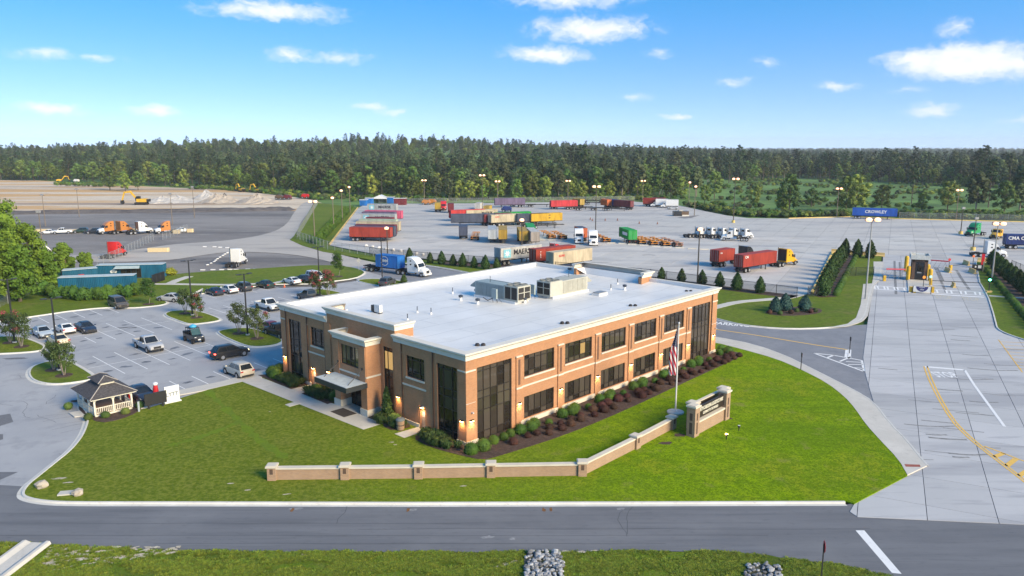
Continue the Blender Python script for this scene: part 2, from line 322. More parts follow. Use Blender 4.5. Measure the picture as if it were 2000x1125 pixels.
ASPH = ground_mat('parking_asphalt', (.325, .33, .348), [(.06, (1, 1), .42, .58, (.385, .385, .395), .85), (.35, (1, 1), .52, .68, (.255, .26, .278), .75), (2.2, (1, 1), .58, .74, (.31, .315, .33), .5), (.12, (1, 1), .64, .72, (.47, .46, .45), .5), (.2, (1, 1), .60, .70, (.26, .265, .28), .6)], bump=.01, bscale=25, rough=.85)
ROADM = ground_mat('road_asphalt', (.142, .146, .160), [(.5, (.10, 1), .42, .64, (.178, .182, .196), .8), (1.6, (.05, 1), .5, .7, (.108, .112, .124), .75), (.12, (1, 1), .52, .70, (.195, .198, .208), .6), (4, (.3, 1), .58, .7, (.095, .098, .108), .5)], bump=.008, bscale=30, rough=.82)
ROADM2 = ground_mat('access_asphalt', (.205, .212, .235), [(.3, (1, 1), .42, .64, (.245, .25, .27), .8), (1.0, (1, 1), .5, .7, (.165, .17, .19), .6)], bump=.008, bscale=30, rough=.82)
CONC = ground_mat('yard_concrete', (.49, .475, .45), [(.02, (1, 1, .3), .42, .62, (.50, .47, .44), .8), (.10, (.25, 1, .1), .50, .63, (.35, .345, .35), .85), (.5, (.35, 1, .0), .57, .70, (.22, .22, .235), .75), (.13, (.3, 1, -.4), .60, .70, (.27, .26, .26), .6), (.05, (1, 1), .62, .72, (.40, .35, .30), .6)], bump=.004, bscale=20, rough=.8, rnd=.07)
CONCD = ground_mat('drive_concrete', (.43, .43, .435), [(.08, (1, .6, .5), .42, .62, (.47, .465, .475), .8), (.22, (.14, 1, -.06), .49, .62, (.33, .33, .345), .8), (.9, (.16, 1, -.06), .56, .70, (.27, .27, .29), .65), (.3, (1, 1), .64, .74, (.36, .32, .29), .5)], bump=.004, bscale=20, rough=.78, rnd=.07)
WALKM = ground_mat('walk_concrete', (.50, .475, .43), [(.3, (1, 1), .45, .65, (.58, .55, .50), .8), (1.5, (1, 1), .55, .72, (.40, .38, .35), .6)], bump=.004, bscale=20, rough=.8)
KERBM = ground_mat('kerb_concrete', (.54, .525, .49), [(.4, (1, 1), .45, .65, (.64, .62, .58), .8), (2.0, (1, 1), .58, .72, (.38, .36, .33), .7)], bump=.004, bscale=20, rough=.8)
JOINT = mat('joint_filler', (.10, .10, .105), rough=.9)
GRAV = ground_mat('gravel', (.205, .188, .178), [(.02, (.6, 1), .44, .56, (.27, .25, .235), .9), (.05, (.2, 1), .50, .60, (.135, .125, .122), .85), (.3, (.3, 1), .55, .66, (.31, .29, .27), .6), (3, (1, 1), .5, .7, (.10, .095, .10), .5)], bump=.06, bscale=5)
TRACK = ground_mat('dirt_track', (.40, .37, .34), [(.03, (.5, 1), .42, .60, (.46, .42, .37), .9), (.15, (.3, 1), .5, .66, (.29, .27, .255), .8), (.7, (1, 1), .55, .7, (.34, .31, .28), .6)], bump=.04, bscale=4)
DIRT = ground_mat('bare_earth', (.62, .52, .40), [(.02, (.22, 1.4), .48, .56, (.56, .33, .13), .95), (.03, (.12, 1.4), .55, .62, (.27, .19, .14), .85), (.05, (.2, 1.4), .56, .66, (.52, .44, .35), .8), (.4, (.5, 1), .5, .7, (.34, .28, .22), .6)], bump=.2, bscale=1.5)
MULCH = ground_mat('mulch', (.075, .048, .038), [(3, (1, 1), .42, .62, (.12, .08, .065), .9), (9, (1, 1), .5, .66, (.035, .022, .018), .8), (.5, (1, 1), .6, .72, (.17, .13, .11), .6)], bump=.08, bscale=14)
PAINTW = ground_mat('white_road_paint', (.72, .72, .72), [(3, (1, 1), .55, .75, (.5, .5, .51), .8)], bump=0, rough=.7)
PAINTY = ground_mat('yellow_road_paint', (.72, .45, .10), [(3, (1, 1), .5, .75, (.55, .38, .16), .8)], bump=0, rough=.7)

def gp(l): return [G(*p) for p in l]
# ---------------- earth and gravel beyond
struct('dirt_field', sheet(gp([(-900, 356), (-200, 352), (60, 351), (180, 358), (300, 364), (420, 369), (500, 376), (560, 382), (610, 389), (632, 397), (625, 415), (560, 425), (0, 425), (-900, 425)]), -.24), DIRT)
_gravel = [(-900, 416), (-100, 417), (200, 416), (380, 413), (520, 410), (575, 411), (600, 420), (577, 466), (600, 482), (660, 497), (745, 514), (760, 540), (715, 560), (330, 570), (250, 545), (90, 512), (-200, 520), (-900, 560)]
struct('gravel_lot', sheet(gp(_gravel), -.16), GRAV)
struct('dirt_track', sheet(chaikin(gp([(790, 535), (745, 515), (690, 503), (640, 490), (596, 478), (577, 455), (592, 425), (622, 396), (596, 392), (575, 412), (560, 440), (520, 458), (440, 470), (340, 476), (300, 482), (180, 498), (60, 500), (60, 508), (200, 512), (330, 508), (380, 500), (450, 490), (560, 494), (640, 508), (715, 533), (740, 542)]), 2), -.08), TRACK)
def berm(pts, w, h, name, material, label, cat, seed):
    rnd = random.Random(seed); mb = MB(); line = chaikin(gp(pts), 2, False); n = len(line); m = 9
    for i, q in enumerate(line):
        t = (line[min(i + 1, n - 1)] - line[max(i - 1, 0)]).normalized(); nn = Vector((-t.y, t.x, 0)); e = min(1, i / 3, (n - 1 - i) / 3)
        for k in range(m):
            s = k / (m - 1) * 2 - 1; hh = h * (1 - s * s) * e * (.7 + .5 * rnd.random()) - .25
            p = q + nn * (s * w * (.85 + .3 * rnd.random())); mb.v.append((p.x, p.y, hh))
    for i in range(n - 1):
        for k in range(m - 1): a = i * m + k; mb.f.append((a, a + 1, a + m + 1, a + m))
    o = ob(name, mb.mesh(name), material); o['label'] = label; o['category'] = cat; return o
EARTHD = ground_mat('dark_spoil', (.10, .095, .10), [(.3, (1, 1), .45, .65, (.06, .055, .06), .8), (2, (1, 1), .5, .7, (.15, .14, .14), .6)], bump=.12, bscale=3)
berm([(-300, 417), (0, 417), (150, 416), (300, 414), (420, 412), (500, 411), (545, 409), (572, 410)], 3.2, 1.5, 'gravel_berm', EARTHD, 'long low berm of dark gravel behind the gravel lot', 'berm', 3)

# ---------------- front road and verges
struct('front_road', sheet([Vector((-260, 59.5, 0)), Vector((-41, 59.4, 0)), G(-20, 946), G(62, 951), G(140, 978), G(1650, 986), G(1668, 983), G(1712, 998), G(1700, 1007), G(2000, 1020), Vector((120, 52.5, 0)), Vector((120, 36, 0)), G(1900, 1200), G(1740, 1128), G(1640, 1104), G(1500, 1086), G(1380, 1078), G(1250, 1076), G(900, 1079), G(560, 1079), G(300, 1075), G(95, 1064), G(-60, 1058), Vector((-260, 48, 0))], .004), ROADM)
rnd = random.Random(5)
_ve = [(-500, 1050), (-60, 1057), (95, 1064), (300, 1075), (560, 1079), (900, 1079), (1250, 1076), (1380, 1078), (1500, 1086), (1640, 1104), (1740, 1126), (1800, 1150), (1900, 1230)]
_vl = []
for i in range(len(_ve) - 1):
    for k in range(6):
        t = k / 6; _vl.append(G(_ve[i][0] + (_ve[i + 1][0] - _ve[i][0]) * t, _ve[i][1] + (_ve[i + 1][1] - _ve[i][1]) * t + rnd.uniform(-1.6, 1.6)))
struct('road_verge', sheet(_vl + [Vector((26, 20, 0)), Vector((-100, 20, 0)), Vector((-100, 50, 0))], .03, .12), VERGE)

# ---------------- car park asphalt, access road, walks
struct('parking_lot', sheet([Vector((-260, 55, 0)), Vector((-38, 55, 0)), G(135, 970), W(-20, 20), W(-4, 26), W(49, 29), W(49, 62), W(60, 74), W(58, 92), W(48, 92), G(700, 548), G(620, 560), W(20, 86), W(-2, 86), W(-40, 87), Vector((-120, 130, 0)), Vector((-260, 130, 0))], .0), ASPH)
struct('access_road', sheet([W(48.6, 76), W(48.4, 60), W(48.3, 30), W(48.3, 4), G(1475, 677), G(1532, 697), G(1569, 716), G(1616, 741), G(1667, 767), G(1709, 792), G(1706, 785), G(1691, 733), G(1686, 699), G(1694, 634), W(64, -3), W(60.2, 3), W(59.4, 9), W(60, 30), W(62, 56), W(62, 66), G(905, 532), G(840, 521), G(770, 517), G(735, 512), W(57, 92), W(50, 84)], .005), ROADM2)

# ---------------- concrete: slabs are separate pieces over a darker joint bed
def clip_half(poly, nx, ny, c):
    out = []; n = len(poly)
    for i in range(n):
        a, b = poly[i], poly[(i + 1) % n]; da = a[0] * nx + a[1] * ny - c; db = b[0] * nx + b[1] * ny - c
        if da <= 0: out.append(a)
        if (da < 0 < db) or (db < 0 < da): t = da / (da - db); out.append((a[0] + (b[0] - a[0]) * t, a[1] + (b[1] - a[1]) * t))
    return out
def px_area(p):
    q = []
    for x, y in p:
        dz = -CAM_H; w = y * CP - dz * SP
        if w < 1: return 0
        q.append((F_PX * x / w, -F_PX * (y * SP + dz * CP) / w))
    if max(abs(a[0]) for a in q) > 1150: return abs(area2(q)) * .02
    return abs(area2(q))
def slabs(parent, pts, ang, sa, sb, material, z, gap=.02, limit=300, name='slab'):
    ca, sn = math.cos(ang), math.sin(ang)
    loc = ccw([(p[0] * ca + p[1] * sn, -p[0] * sn + p[1] * ca) for p in pts]); cells = []
    x0, x1 = min(p[0] for p in loc), max(p[0] for p in loc); y0, y1 = min(p[1] for p in loc), max(p[1] for p in loc)
    i = math.floor(x0 / sa)
    while i * sa < x1:
        col = clip_half(clip_half(loc, 1, 0, (i + 1) * sa - gap / 2), -1, 0, -(i * sa + gap / 2))
        if len(col) > 2:
            j = math.floor(y0 / sb)
            while j * sb < y1:
                c = clip_half(clip_half(col, 0, 1, (j + 1) * sb - gap / 2), 0, -1, -(j * sb + gap / 2))
                if len(c) > 2 and abs(area2(c)) > .05: cells.append([(x * ca - y * sn, x * sn + y * ca) for x, y in c])
                j += 1
        i += 1
    cells.sort(key=px_area, reverse=True); rest = MB()
    rr = random.Random(11)
    for k, c in enumerate(cells):
        dz = z + rr.uniform(-.003, .003); n = len(c)
        if k < limit:
            mb = MB(); mb.v = [(x, y, dz) for x, y in c] + [(x, y, dz - .05) for x, y in c]; mb.f = [tuple(range(n))] + [(q, q + n, (q + 1) % n + n, (q + 1) % n) for q in range(n)]
            ob(name, mb.mesh(name), material, parent)
        else:
            s = len(rest.v); rest.v += [(x, y, dz) for x, y in c]; rest.f.append(tuple(range(s, s + n)))
    if rest.v: ob('distant_slabs', rest.mesh('distant_slabs'), material, parent, kind='stuff')
_drive = gp([(1725, 497), (1722, 545), (1707, 557), (1701, 587), (1694, 634), (1686, 699), (1691, 733), (1706, 785), (1738, 831), (1768, 861), (1810, 912), (1772, 931), (1668, 986), (1660, 1000), (1675, 1010), (2000, 1025)]) + [Vector((92, 51.5, 0)), Vector((120, 78, 0))] + gp([(2080, 692), (1960, 652), (1944, 640), (1929, 581), (1912, 552), (1905, 512)])
dr = struct('entrance_drive', sheet(_drive, .012), JOINT)
slabs(dr, _drive, R(64), 5.6, 4.6, CONCD, .036, .05)
_yard = gp([(644, 479), (700, 406), (716, 398), (870, 397.5), (1000, 396), (1100, 394.5), (1230, 393), (1330, 402), (1380, 413), (1420, 421), (1460, 426), (1540, 427), (1660, 424), (1760, 428), (2000, 434), (2350, 440), (2350, 600), (2060, 560), (1990, 530), (1958, 516), (1905, 512), (1725, 497), (1627, 492), (1585, 574), (1560, 578), (1270, 540), (1000, 518), (746, 499)])
ya = struct('container_yard', sheet(_yard, -.01), JOINT)
slabs(ya, _yard, R(63.5), 6.4, 6.4, CONC, .02, .05)

def walk(pts, w, name='sidewalk', z=.14, seg=1.6, material=None):
    line = pts; mb = ribbon(line, [(-w / 2, 0), (-w / 2, z), (w / 2, z), (w / 2, 0)]); return struct(name, mb, material or WALKM)
# sidewalk round the lawn by the entrance drive
_lawnR = [(1395, 670), (1447, 683), (1515, 702), (1564, 723), (1616, 750), (1650, 777), (1670, 800), (1691, 831), (1718, 861), (1755, 900), (1772, 930)]
_walkR = [(1395, 659), (1475, 675), (1532, 696), (1569, 714), (1616, 738), (1667, 764), (1704, 786), (1738, 831), (1768, 861), (1799, 900), (1810, 912)]
struct('sidewalk', sheet(chaikin([W(46, 30), W(46, 8)] + gp(_lawnR), 1, False) + list(reversed(chaikin([W(48.4, 30), W(48.4, 6)] + gp(_walkR), 1, False))), .135, .13), WALKM)
_kr = chaikin([W(48.4, 30), W(48.4, 6)] + gp(_walkR), 1, False)
struct('kerb', ribbon(_kr, [(-.35, .04), (-.03, .05), (0, .145), (.16, .15), (.16, .1)]), KERBM)
struct('ramp_plate', sheet(gp([(1766, 909.5), (1796, 910.5), (1798, 915), (1769, 914.5)]), .142), mat('brick_red_plate', (.32, .10, .07), rough=.8))

# main lawn
_kleft = [(1655, 988), (1300, 989), (800, 990), (300, 989), (130, 989), (75, 986), (38, 978), (30, 968), (42, 950), (65, 932), (95, 908), (128, 882), (148, 858), (158, 838), (163, 820), (158, 806), (148, 796), (156, 785)]
kl = gp(_kleft[:4]) + chaikin(gp(_kleft[3:]), 2, False)[1:]
kl.reverse()
struct('kerb', ribbon(kl, KERB), KERBM)
kin = offset_line(kl, .5, False)
lawn_pts = kin + gp([(1652, 981), (1668, 986)]) + [G(1772, 931)] + list(reversed(gp(_lawnR))) + [W(46, 8), W(46, 31), W(-2, 31), G(455, 748), G(400, 765), G(292, 798), G(262, 805), W(-17, 35)]
def dense_sheet(pts, z, amp=.05, step=2.5, thick=.12):
    return sheet(pts, z, thick)
struct('lawn', dense_sheet(lawn_pts, .12), LAWN)

# walk from the car park to the entrance, plaza in front of the door
struct('sidewalk', sheet([W(-21, 33.9), W(-21, 32.3), W(-15.1, 30), W(-13.5, 32.0), W(-8.8, 31.2), W(-4.6, 31.2), W(-4.5, 28.5), W(-3.9, 9.6), W(-1.4, 9.6), W(-1.0, 12), W(0, 12), W(0, 17.4), W(-1.7, 17.4), W(-2.1, 19), W(-2.4, 31.2), W(6, 32.6), W(6, 34.2), W(-3, 33.4), W(-6, 32.9)], .14, .1), WALKM)
struct('door_path', sheet([W(-2.2, 22.9), W(-.1, 22.9), W(-.1, 24.9), W(-2.2, 24.9)], .137, .1), WALKM)
struct('door_path', sheet([W(-2.6, 5.3), W(-.1, 5.3), W(-.1, 6.5), W(-2.6, 6.7)], .137, .1), WALKM)
# planted beds (mulch)
struct('mulch_bed', sheet(chaikin([W(-1.8, -1.2), W(-1.2, -3.2), W(.3, -3.6), W(8, -4.6), W(17, -4.6), W(30, -4.0), W(38, -3.7), W(43.5, -3.4), W(44.4, -2), W(43.6, .4), W(42.4, .2), W(0, .2), W(-.2, 4.9), W(-2.1, 5.0), W(-2.4, 2)], 1), .15, .1), MULCH)
struct('mulch_bed', sheet(chaikin([W(-2.3, 7.2), W(-2.1, 9.4), W(-.2, 10.9), W(.1, 7.0)], 1), .15, .1), MULCH)
struct('mulch_bed', sheet([W(-2.3, 18.0), W(-.1, 18.0), W(-.1, 22.8), W(-2.3, 22.8)], .15, .1), MULCH)
struct('mulch_bed', sheet([W(-2.3, 25.0), W(-.1, 25.0), W(-.1, 31), W(-2.2, 32.2)], .15, .1), MULCH)
struct('mulch_bed', sheet(chaikin([G(160, 786), G(152, 800), G(168, 815), G(195, 829), G(235, 822), G(268, 808), G(278, 798), W(-14.5, 36), W(-20, 38)], 1), .15, .1), MULCH)

# islands in the car park
def island(pts, material=None, sm=2, z=.12):
    line = ccw(chaikin(pts, sm)); struct('kerb', ribbon(line, KERB, True), KERBM)
    return struct('planting_island', sheet(offset_line(line, .5, True), z + .01, .1), material or LAWN)
island(gp([(-60, 668), (-10, 658), (30, 656), (56, 660), (92, 674), (94, 680), (86, 687), (40, 692), (-60, 696)]), LAWN)
island(gp([(47, 733), (55, 717), (85, 707), (118, 703), (143, 705), (193, 734), (190, 742), (150, 750), (100, 755), (60, 748)]), LAWN2)
island(gp([(314, 617), (324, 609), (350, 606), (388, 606), (436, 622), (434, 628), (395, 634), (366, 636), (345, 629)]))
island(gp([(416, 652), (428, 645), (465, 640), (500, 641), (552, 660), (560, 668), (540, 677), (498, 681), (470, 677)]))
island([W(27, 73.5), W(27, 65.5), W(30.5, 63.5), W(33, 65.5), W(33, 73.5), W(30, 75)])
island([W(41, 77), W(41, 66), W(47, 62), W(48.2, 66), W(47.8, 72), W(45, 77)])
# back lawns with kerbs
_bk = chaikin([W(-60, 84.7), W(-14, 84.7)], 1, False) + chaikin(gp([(133, 610), (160, 607), (187, 604), (215, 602.5), (255, 603.5), (290, 601), (322, 597), (333, 592), (326, 587), (312, 584.5)]), 1, False) + [G(349, 580.5), G(373, 579), G(399, 565)] + [W(15, 84.4), W(28, 84.4)] + chaikin(gp([(600, 556), (642, 552), (697, 545), (715, 536), (716, 531), (705, 526)]), 1, False)
_bk2 = list(reversed(_bk))
struct('kerb', ribbon(_bk, KERB), KERBM)
struct('back_lawn', sheet(offset_line(_bk, .5, False) + gp([(687, 523), (657, 519), (606, 519), (491, 526), (415, 530), (345, 536), (318, 541), (300, 548), (285, 540), (90, 545), (0, 590)]) + [Vector((-180, 118, 0))], .12, .3), LAWN2)
walk(gp([(285, 556), (330, 556), (440, 557.5), (533, 554.5), (560, 549)]), 1.5, 'footpath', .15)
walk(gp([(330, 556), (345, 549), (370, 541)]), 1.8, 'footpath', .152)
# lawn between the access road and the yard fence, and the beds by the gate
_mk = chaikin(gp([(1725, 520), (1722, 545), (1708, 557), (1701, 587), (1695, 618), (1683, 630), (1650, 640), (1582, 644.5), (1515, 643.5), (1447, 636.5), (1400, 625)]) + [W(60.3, 12), W(60.6, 30), W(62.4, 56), W(62.6, 66), G(905, 531.5), G(840, 520), G(790, 515)], 1, False)
struct('kerb', ribbon(list(reversed(_mk)), [(a * 1, z) for a, z in KERB]), KERBM)
_mi = offset_line(list(reversed(_mk)), .5, False); _mi.reverse()
struct('gate_lawn', sheet(_mi + gp([(746, 503), (870, 513), (1000, 520), (1270, 543), (1560, 580), (1585, 576), (1627, 495), (1722, 500)]), .12, .12), LAWN2)
struct('concrete_apron', sheet(gp([(1725, 512), (1722, 545), (1708, 557), (1701, 587), (1695, 618), (1683, 630), (1650, 640), (1620, 641), (1655, 634), (1672, 622), (1681, 596), (1686, 556), (1703, 555), (1706, 540), (1706, 512)]), .15, .05), WALKM)
walk(chaikin(gp([(1340, 618), (1395, 602), (1440, 591), (1490, 587), (1540, 583), (1562, 577), (1572, 570)]), 1, False), 1.7, 'footpath', .15)
struct('mulch_bed', sheet(gp([(1588, 577), (1630, 497), (1662, 498), (1672, 505), (1632, 581), (1600, 582)]), .15, .05), MULCH)
struct('mulch_bed', sheet(chaikin(gp([(1489, 612), (1515, 604), (1545, 601), (1580, 601), (1608, 606), (1600, 614), (1560, 618), (1515, 618)]), 1), .15, .05), MULCH)
struct('mulch_bed', sheet(gp([(868, 513), (1000, 519.5), (1270, 542), (1560, 579), (1545, 584), (1270, 549), (1000, 526), (868, 518)]), .15, .05), MULCH)
_rk = gp([(1905, 512), (1912, 552), (1920, 565), (1929, 583), (1938, 612), (1945, 640)]) + chaikin(gp([(1945, 640), (1952, 647), (1972, 656), (2010, 668), (2100, 694)]), 1, False)[1:]
struct('kerb', ribbon(_rk, KERBN), KERBM)
struct('side_lawn', sheet(offset_line(_rk, .22, False) + gp([(2150, 650), (2060, 562), (1990, 531), (1958, 518)]), .12, .12), LAWN2)
struct('mulch_bed', sheet(gp([(1930, 514), (1958, 519), (1990, 532), (2060, 564), (2150, 652), (2060, 640), (1990, 606), (1945, 548)]), .15, .05), MULCH)
walk(gp([(1931, 579), (1975, 582), (2030, 586)]), 1.1, 'footpath', .16)
# grass bank and ditch left of the yard
_bank = gp([(614, 395), (700, 405.5), (644, 480), (690, 490), (746, 500), (870, 514), (905, 530), (840, 519), (745, 511), (690, 501), (630, 491), (590, 479), (566, 468), (574, 461)])
struct('grass_bank', sheet(_bank, -.02, .2), LAWN2)
struct('yellow_kerb', ribbon([G(644, 479), G(699.6, 405.6)], [(0, 0), (0, .3), (.35, .3), (.35, 0)]), mat('yellow_kerb_paint', (.70, .50, .16), rough=.7, scale=1.5))
struct('yellow_kerb', ribbon([G(1585, 574), G(1627, 492)], [(-.2, 0), (-.2, .35), (.2, .35), (.2, 0)]), MATS['yellow_kerb_paint'])
struct('yellow_kerb', ribbon([G(1540, 427), G(1660, 424), G(1760, 428), G(2000, 434), G(2300, 440)], [(-.2, 0), (-.2, .3), (.2, .3), (.2, 0)]), MATS['yellow_kerb_paint'])

# ---------------- painted markings
def line_uv(u0, v0, u1, v1, w=.11, parent=None, name='stall_line', material=None, z=.008):
    a, b = W(u0, v0), W(u1, v1); return line_w(a, b, w, parent, name, material, z)
LOT = bpy.data.objects['parking_lot']
def line_w(a, b, w, parent, name, material=None, z=.008):
    mb = ribbon([a, b], [(-w / 2, z), (w / 2, z)]); return ob(name, mb.mesh(name), material or PAINTW, parent)
for k in range(6): line_uv(-12.2 + 2.51 * k, 54.7, -12.2 + 2.51 * k, 44.1, parent=LOT)
line_uv(-14.4, 49.4, .4, 49.5, parent=LOT)
for k in range(6): line_uv(-12.1 + 2.5 * k, 72.8 if k > 1 else 66, -12.1 + 2.5 * k, 61.6, parent=LOT)
line_uv(-13, 67.2, 2.6, 67.4, parent=LOT)
for k in range(7): line_uv(-15.2 + 2.43 * k, 84.4, -15.2 + 2.43 * k, 78.9, parent=LOT)
for k in range(7): line_uv(-12.4 + 2.51 * k, 37.6, -12.4 + 2.51 * k, 32.4 if k < 5 else 33.6, parent=LOT)
for k in range(7): line_uv(10.8 + 2.45 * k, 72.6, 10.8 + 2.45 * k, 62.0, parent=LOT)
line_uv(8, 67.4, 26, 67.5, parent=LOT)
for k in range(6): line_uv(10.8 + 2.48 * k, 54.7, 10.8 + 2.48 * k, 44.2, parent=LOT)
for k in range(7): line_uv(12.8 + 2.48 * k, 84, 12.8 + 2.48 * k, 79.2, parent=LOT)
RD = bpy.data.objects['front_road']; AR = bpy.data.objects['access_road']
_sl = gp([(1671, 1036), (1688, 1036), (1761, 1121), (1742, 1119)]); ob('stop_line', sheet(_sl, .008), PAINTW, RD)
def poly_line(pts, w, parent, name, material, z): return ob(name, ribbon(pts, [(-w / 2, z), (w / 2, z)]).mesh(name), material, parent)
poly_line(chaikin(gp([(1395, 643), (1480, 655), (1580, 672), (1655, 683)]), 1, False), .3, AR, 'centre_line', PAINTY, .013)
for a, b, w in (((1590, 690), (1688, 726), .28), ((1590, 690), (1628, 694), .3), ((1628, 694), (1683, 704), .28), ((1683, 704), (1688, 726), .28), ((1628, 694), (1615, 699), .3), ((1640, 706), (1662, 697), .26), ((1656, 712), (1686, 712), .24), ((1668, 718), (1687, 720), .24), ((1652, 706), (1684, 708), .22), ((1654, 683), (1652, 698), .35), ((1660, 683), (1659, 699), .35)):
    line_w(G(*a), G(*b), w, AR, 'hatch_line', PAINTW, .013)
tx = ob('road_lettering', text_mesh('PARKING', 2.6, .0005, 'CENTER', .5), PAINTW, AR, G(1428, 633.5, .014), R(-22))
ob('stop_line', sheet(gp([(1806, 715.5), (1884, 722), (1885, 724.5), (1806, 718)]), .046), PAINTW, dr)
poly_line(gp([(1884, 723), (1903, 753), (1930, 790), (1962, 834)]), .28, dr, 'lane_line', PAINTW, .046)
for off in (0, 6.5):
    poly_line(chaikin(gp([(1804.5 + off, 716), (1812 + off, 738), (1828 + off * .9, 772), (1856 + off * .9, 820), (1884 + off, 850), (1920 + off, 880), (1962 + off, 912), (2010 + off, 950)]), 1, False), .17, dr, 'double_line', PAINTY, .046)
poly_line(chaikin(gp([(1922, 872), (1960, 886), (2000, 902), (2060, 920)]), 1, False), .2, dr, 'lane_line', PAINTY, .046)
for a, b in (((1942, 893), (1960, 886)), ((1966, 911), (1984, 897)), ((1990, 930), (2020, 912))): line_w(G(*a), G(*b), .45, dr, 'hatch_line', PAINTY, .046)
def ground_text(t, c, ang, size, sx, parent, material, z): return ob('road_lettering', text_mesh(t, size, .0005, 'CENTER', sx), material, parent, Vector((c.x, c.y, z)), ang)
_da = R(-26)
ground_text('STOP', G(1846, 733), R(-5), 3.2, .34, dr, PAINTW, .046)
ground_text('STOP', G(1843, 581), R(-24), 4.6, .24, dr, mat('faded_paint', (.62, .58, .48), rough=.8, scale=4, var=.25), .046)
ground_text('STOP', G(1896, 585), R(-24), 4.6, .24, dr, MATS['faded_paint'], .046)
line_w(G(1819, 574.5), G(1922, 581), .9, dr, 'stop_line', PAINTW, .046)
for x0, x1, y0, y1 in ((1707, 1778, 560, 567), (1820, 1922, 567, 576)):
    n = 12
    line_w(G(x0, y0 - 1.5), G(x1, y0 + (y1 - y0) * .6 - 1.0), .5, dr, 'crossing_line', PAINTW, .046)
    for k in range(n):
        t = k / (n - 1); a = x0 + (x1 - x0) * t; y = y0 + (y1 - y0) * .6 * t
        if k % 3 != 2: line_w(G(a, y - 1.5), G(a + 2, y + 4.5), .32, dr, 'crossing_bar', PAINTW, .048)
    line_w(G(x0, y0 + 5), G(x1, y0 + 5 + (y1 - y0) * .6), .5, dr, 'crossing_line', PAINTW, .046)
for y in (529, 556): line_w(G(1822, y), G(1915, y + 5), .5, dr, 'lane_line', PAINTW, .046)
for k in range(9): line_w(G(1952 + k * 5, 668 + 6.5 * k), G(2050, 672 + 7.5 * k), .14, dr, 'stall_line', PAINTY, .046)
line_w(G(1950, 664), G(1997, 728), .14, dr, 'stall_line', PAINTY, .046)

# ---------------- wear: stains, patches, bare soil
def blotch(c, rx, ry, rz, z, material, parent, name, seed):
    q = random.Random(seed); n = 16; pts = []
    for k in range(n): a = 2 * math.pi * k / n; r = .6 + .55 * q.random(); x, y = rx * r * math.cos(a), ry * r * math.sin(a); pts.append(Vector((c.x + x * math.cos(rz) - y * math.sin(rz), c.y + x * math.sin(rz) + y * math.cos(rz), 0)))
    return ob(name, sheet(chaikin(pts, 1), z), material, parent)
OIL = mat('oil_stain', (.20, .205, .225), rough=.6, scale=1.5, var=.2); OILD = mat('oil_drip', (.09, .09, .10), rough=.55, scale=3, var=.2)
q_ = random.Random(77); k_ = 0
for u0, v0, n in ((-13.4, 46.8, 6), (-13.4, 52, 5), (-13.2, 64.4, 6), (-13.2, 70, 5), (-14, 81.5, 6), (-11.1, 35, 6), (12, 64.6, 6), (12, 70, 5), (14, 82, 6)):
    for i in range(n):
        k_ += 1; c = W(u0 + 2.5 * i + q_.uniform(-.3, .3), v0 + q_.uniform(-.8, .8)); blotch(c, q_.uniform(.5, 1.0), q_.uniform(.25, .5), BANG + q_.uniform(-.5, .5), .006, OIL, LOT, 'oil_stain', k_)
        if q_.random() < .7: blotch(c + Vector((q_.uniform(-.3, .3), q_.uniform(-.3, .3), 0)), .32, .16, BANG, .0075, OILD, LOT, 'oil_stain', k_ + 500)
PATCHM = mat('asphalt_patch', (.17, .17, .18), rough=.85, scale=4, var=.15)
for a in (((-6, 812), (20, 808), (26, 824), (0, 832)), ((-8, 848), (6, 848), (6, 858), (-8, 862))): ob('asphalt_patch', sheet(gp(a), .005), PATCHM, LOT)
RUST = mat('rust_stain', (.26, .12, .04), rough=.8, scale=5, var=.3)
for k, (px, py) in enumerate([(571, 996), (797, 996), (1062, 996), (1076, 995)]): blotch(G(px, py), .14, .35, 0, .011, RUST, RD, 'rust_stain', k)
for k, (px, py, rx) in enumerate([(577, 994, .55), (806, 996, .4), (952, 1049, .5), (1211, 994, .35), (1000, 1052, .25)]): blotch(G(px, py), rx, .22, .2, .009, mat('chalk_scuff', (.30, .30, .31), rough=.8, scale=4, var=.25), RD, 'scuff', k + 20)
SAND = ground_mat('sandy_soil', (.47, .41, .32), [(2, (1, 1), .45, .62, (.60, .54, .44), .8), (7, (1, 1), .5, .68, (.27, .23, .17), .8), (1.2, (1, 1), .58, .68, (.17, .19, .06), .9)], bump=.06, bscale=9)
VG = bpy.data.objects['road_verge']
for k in range(110): px = 92 + 260 * q_.random() ** 1.5; py = 1069 + 48 * q_.random() * (1 - (px - 92) / 330); blotch(G(px, py), q_.uniform(.10, .42), q_.uniform(.06, .2), q_.uniform(-.4, .6), .034 + .0002 * k, SAND, VG, 'bare_soil', k)
for k, (x0, x1, y0, y1, n) in enumerate([(965, 1015, 1096, 1112, 9), (1095, 1160, 1076, 1079, 5), (5, 40, 1066, 1080, 7), (1400, 1440, 1083, 1088, 3), (560, 620, 1082, 1086, 3)]):
    for j in range(n): blotch(G(q_.uniform(x0, x1), q_.uniform(y0, y1)), q_.uniform(.15, .4), q_.uniform(.08, .18), q_.uniform(-.3, .3), .035 + .0004 * j, SAND, VG, 'bare_soil', 90 + 12 * k + j)
LW = bpy.data.objects['lawn']
for k, (px, py, rx, ry) in enumerate([(115, 937, .8, .2), (135, 945, .5, .12), (450, 947, .3, .1), (484, 960, .25, .12), (765, 866, .3, .12), (772, 871, .2, .1), (527, 806, .15, .06), (1300, 868, .7, .4), (1328, 852, .6, .5), (1425, 820, .45, .25), (560, 968, .4, .1), (905, 952, .3, .1)]): blotch(G(px, py), rx, ry, .2, .126, SAND if k < 7 or k > 9 else MULCH, LW, 'bare_soil', 200 + k)

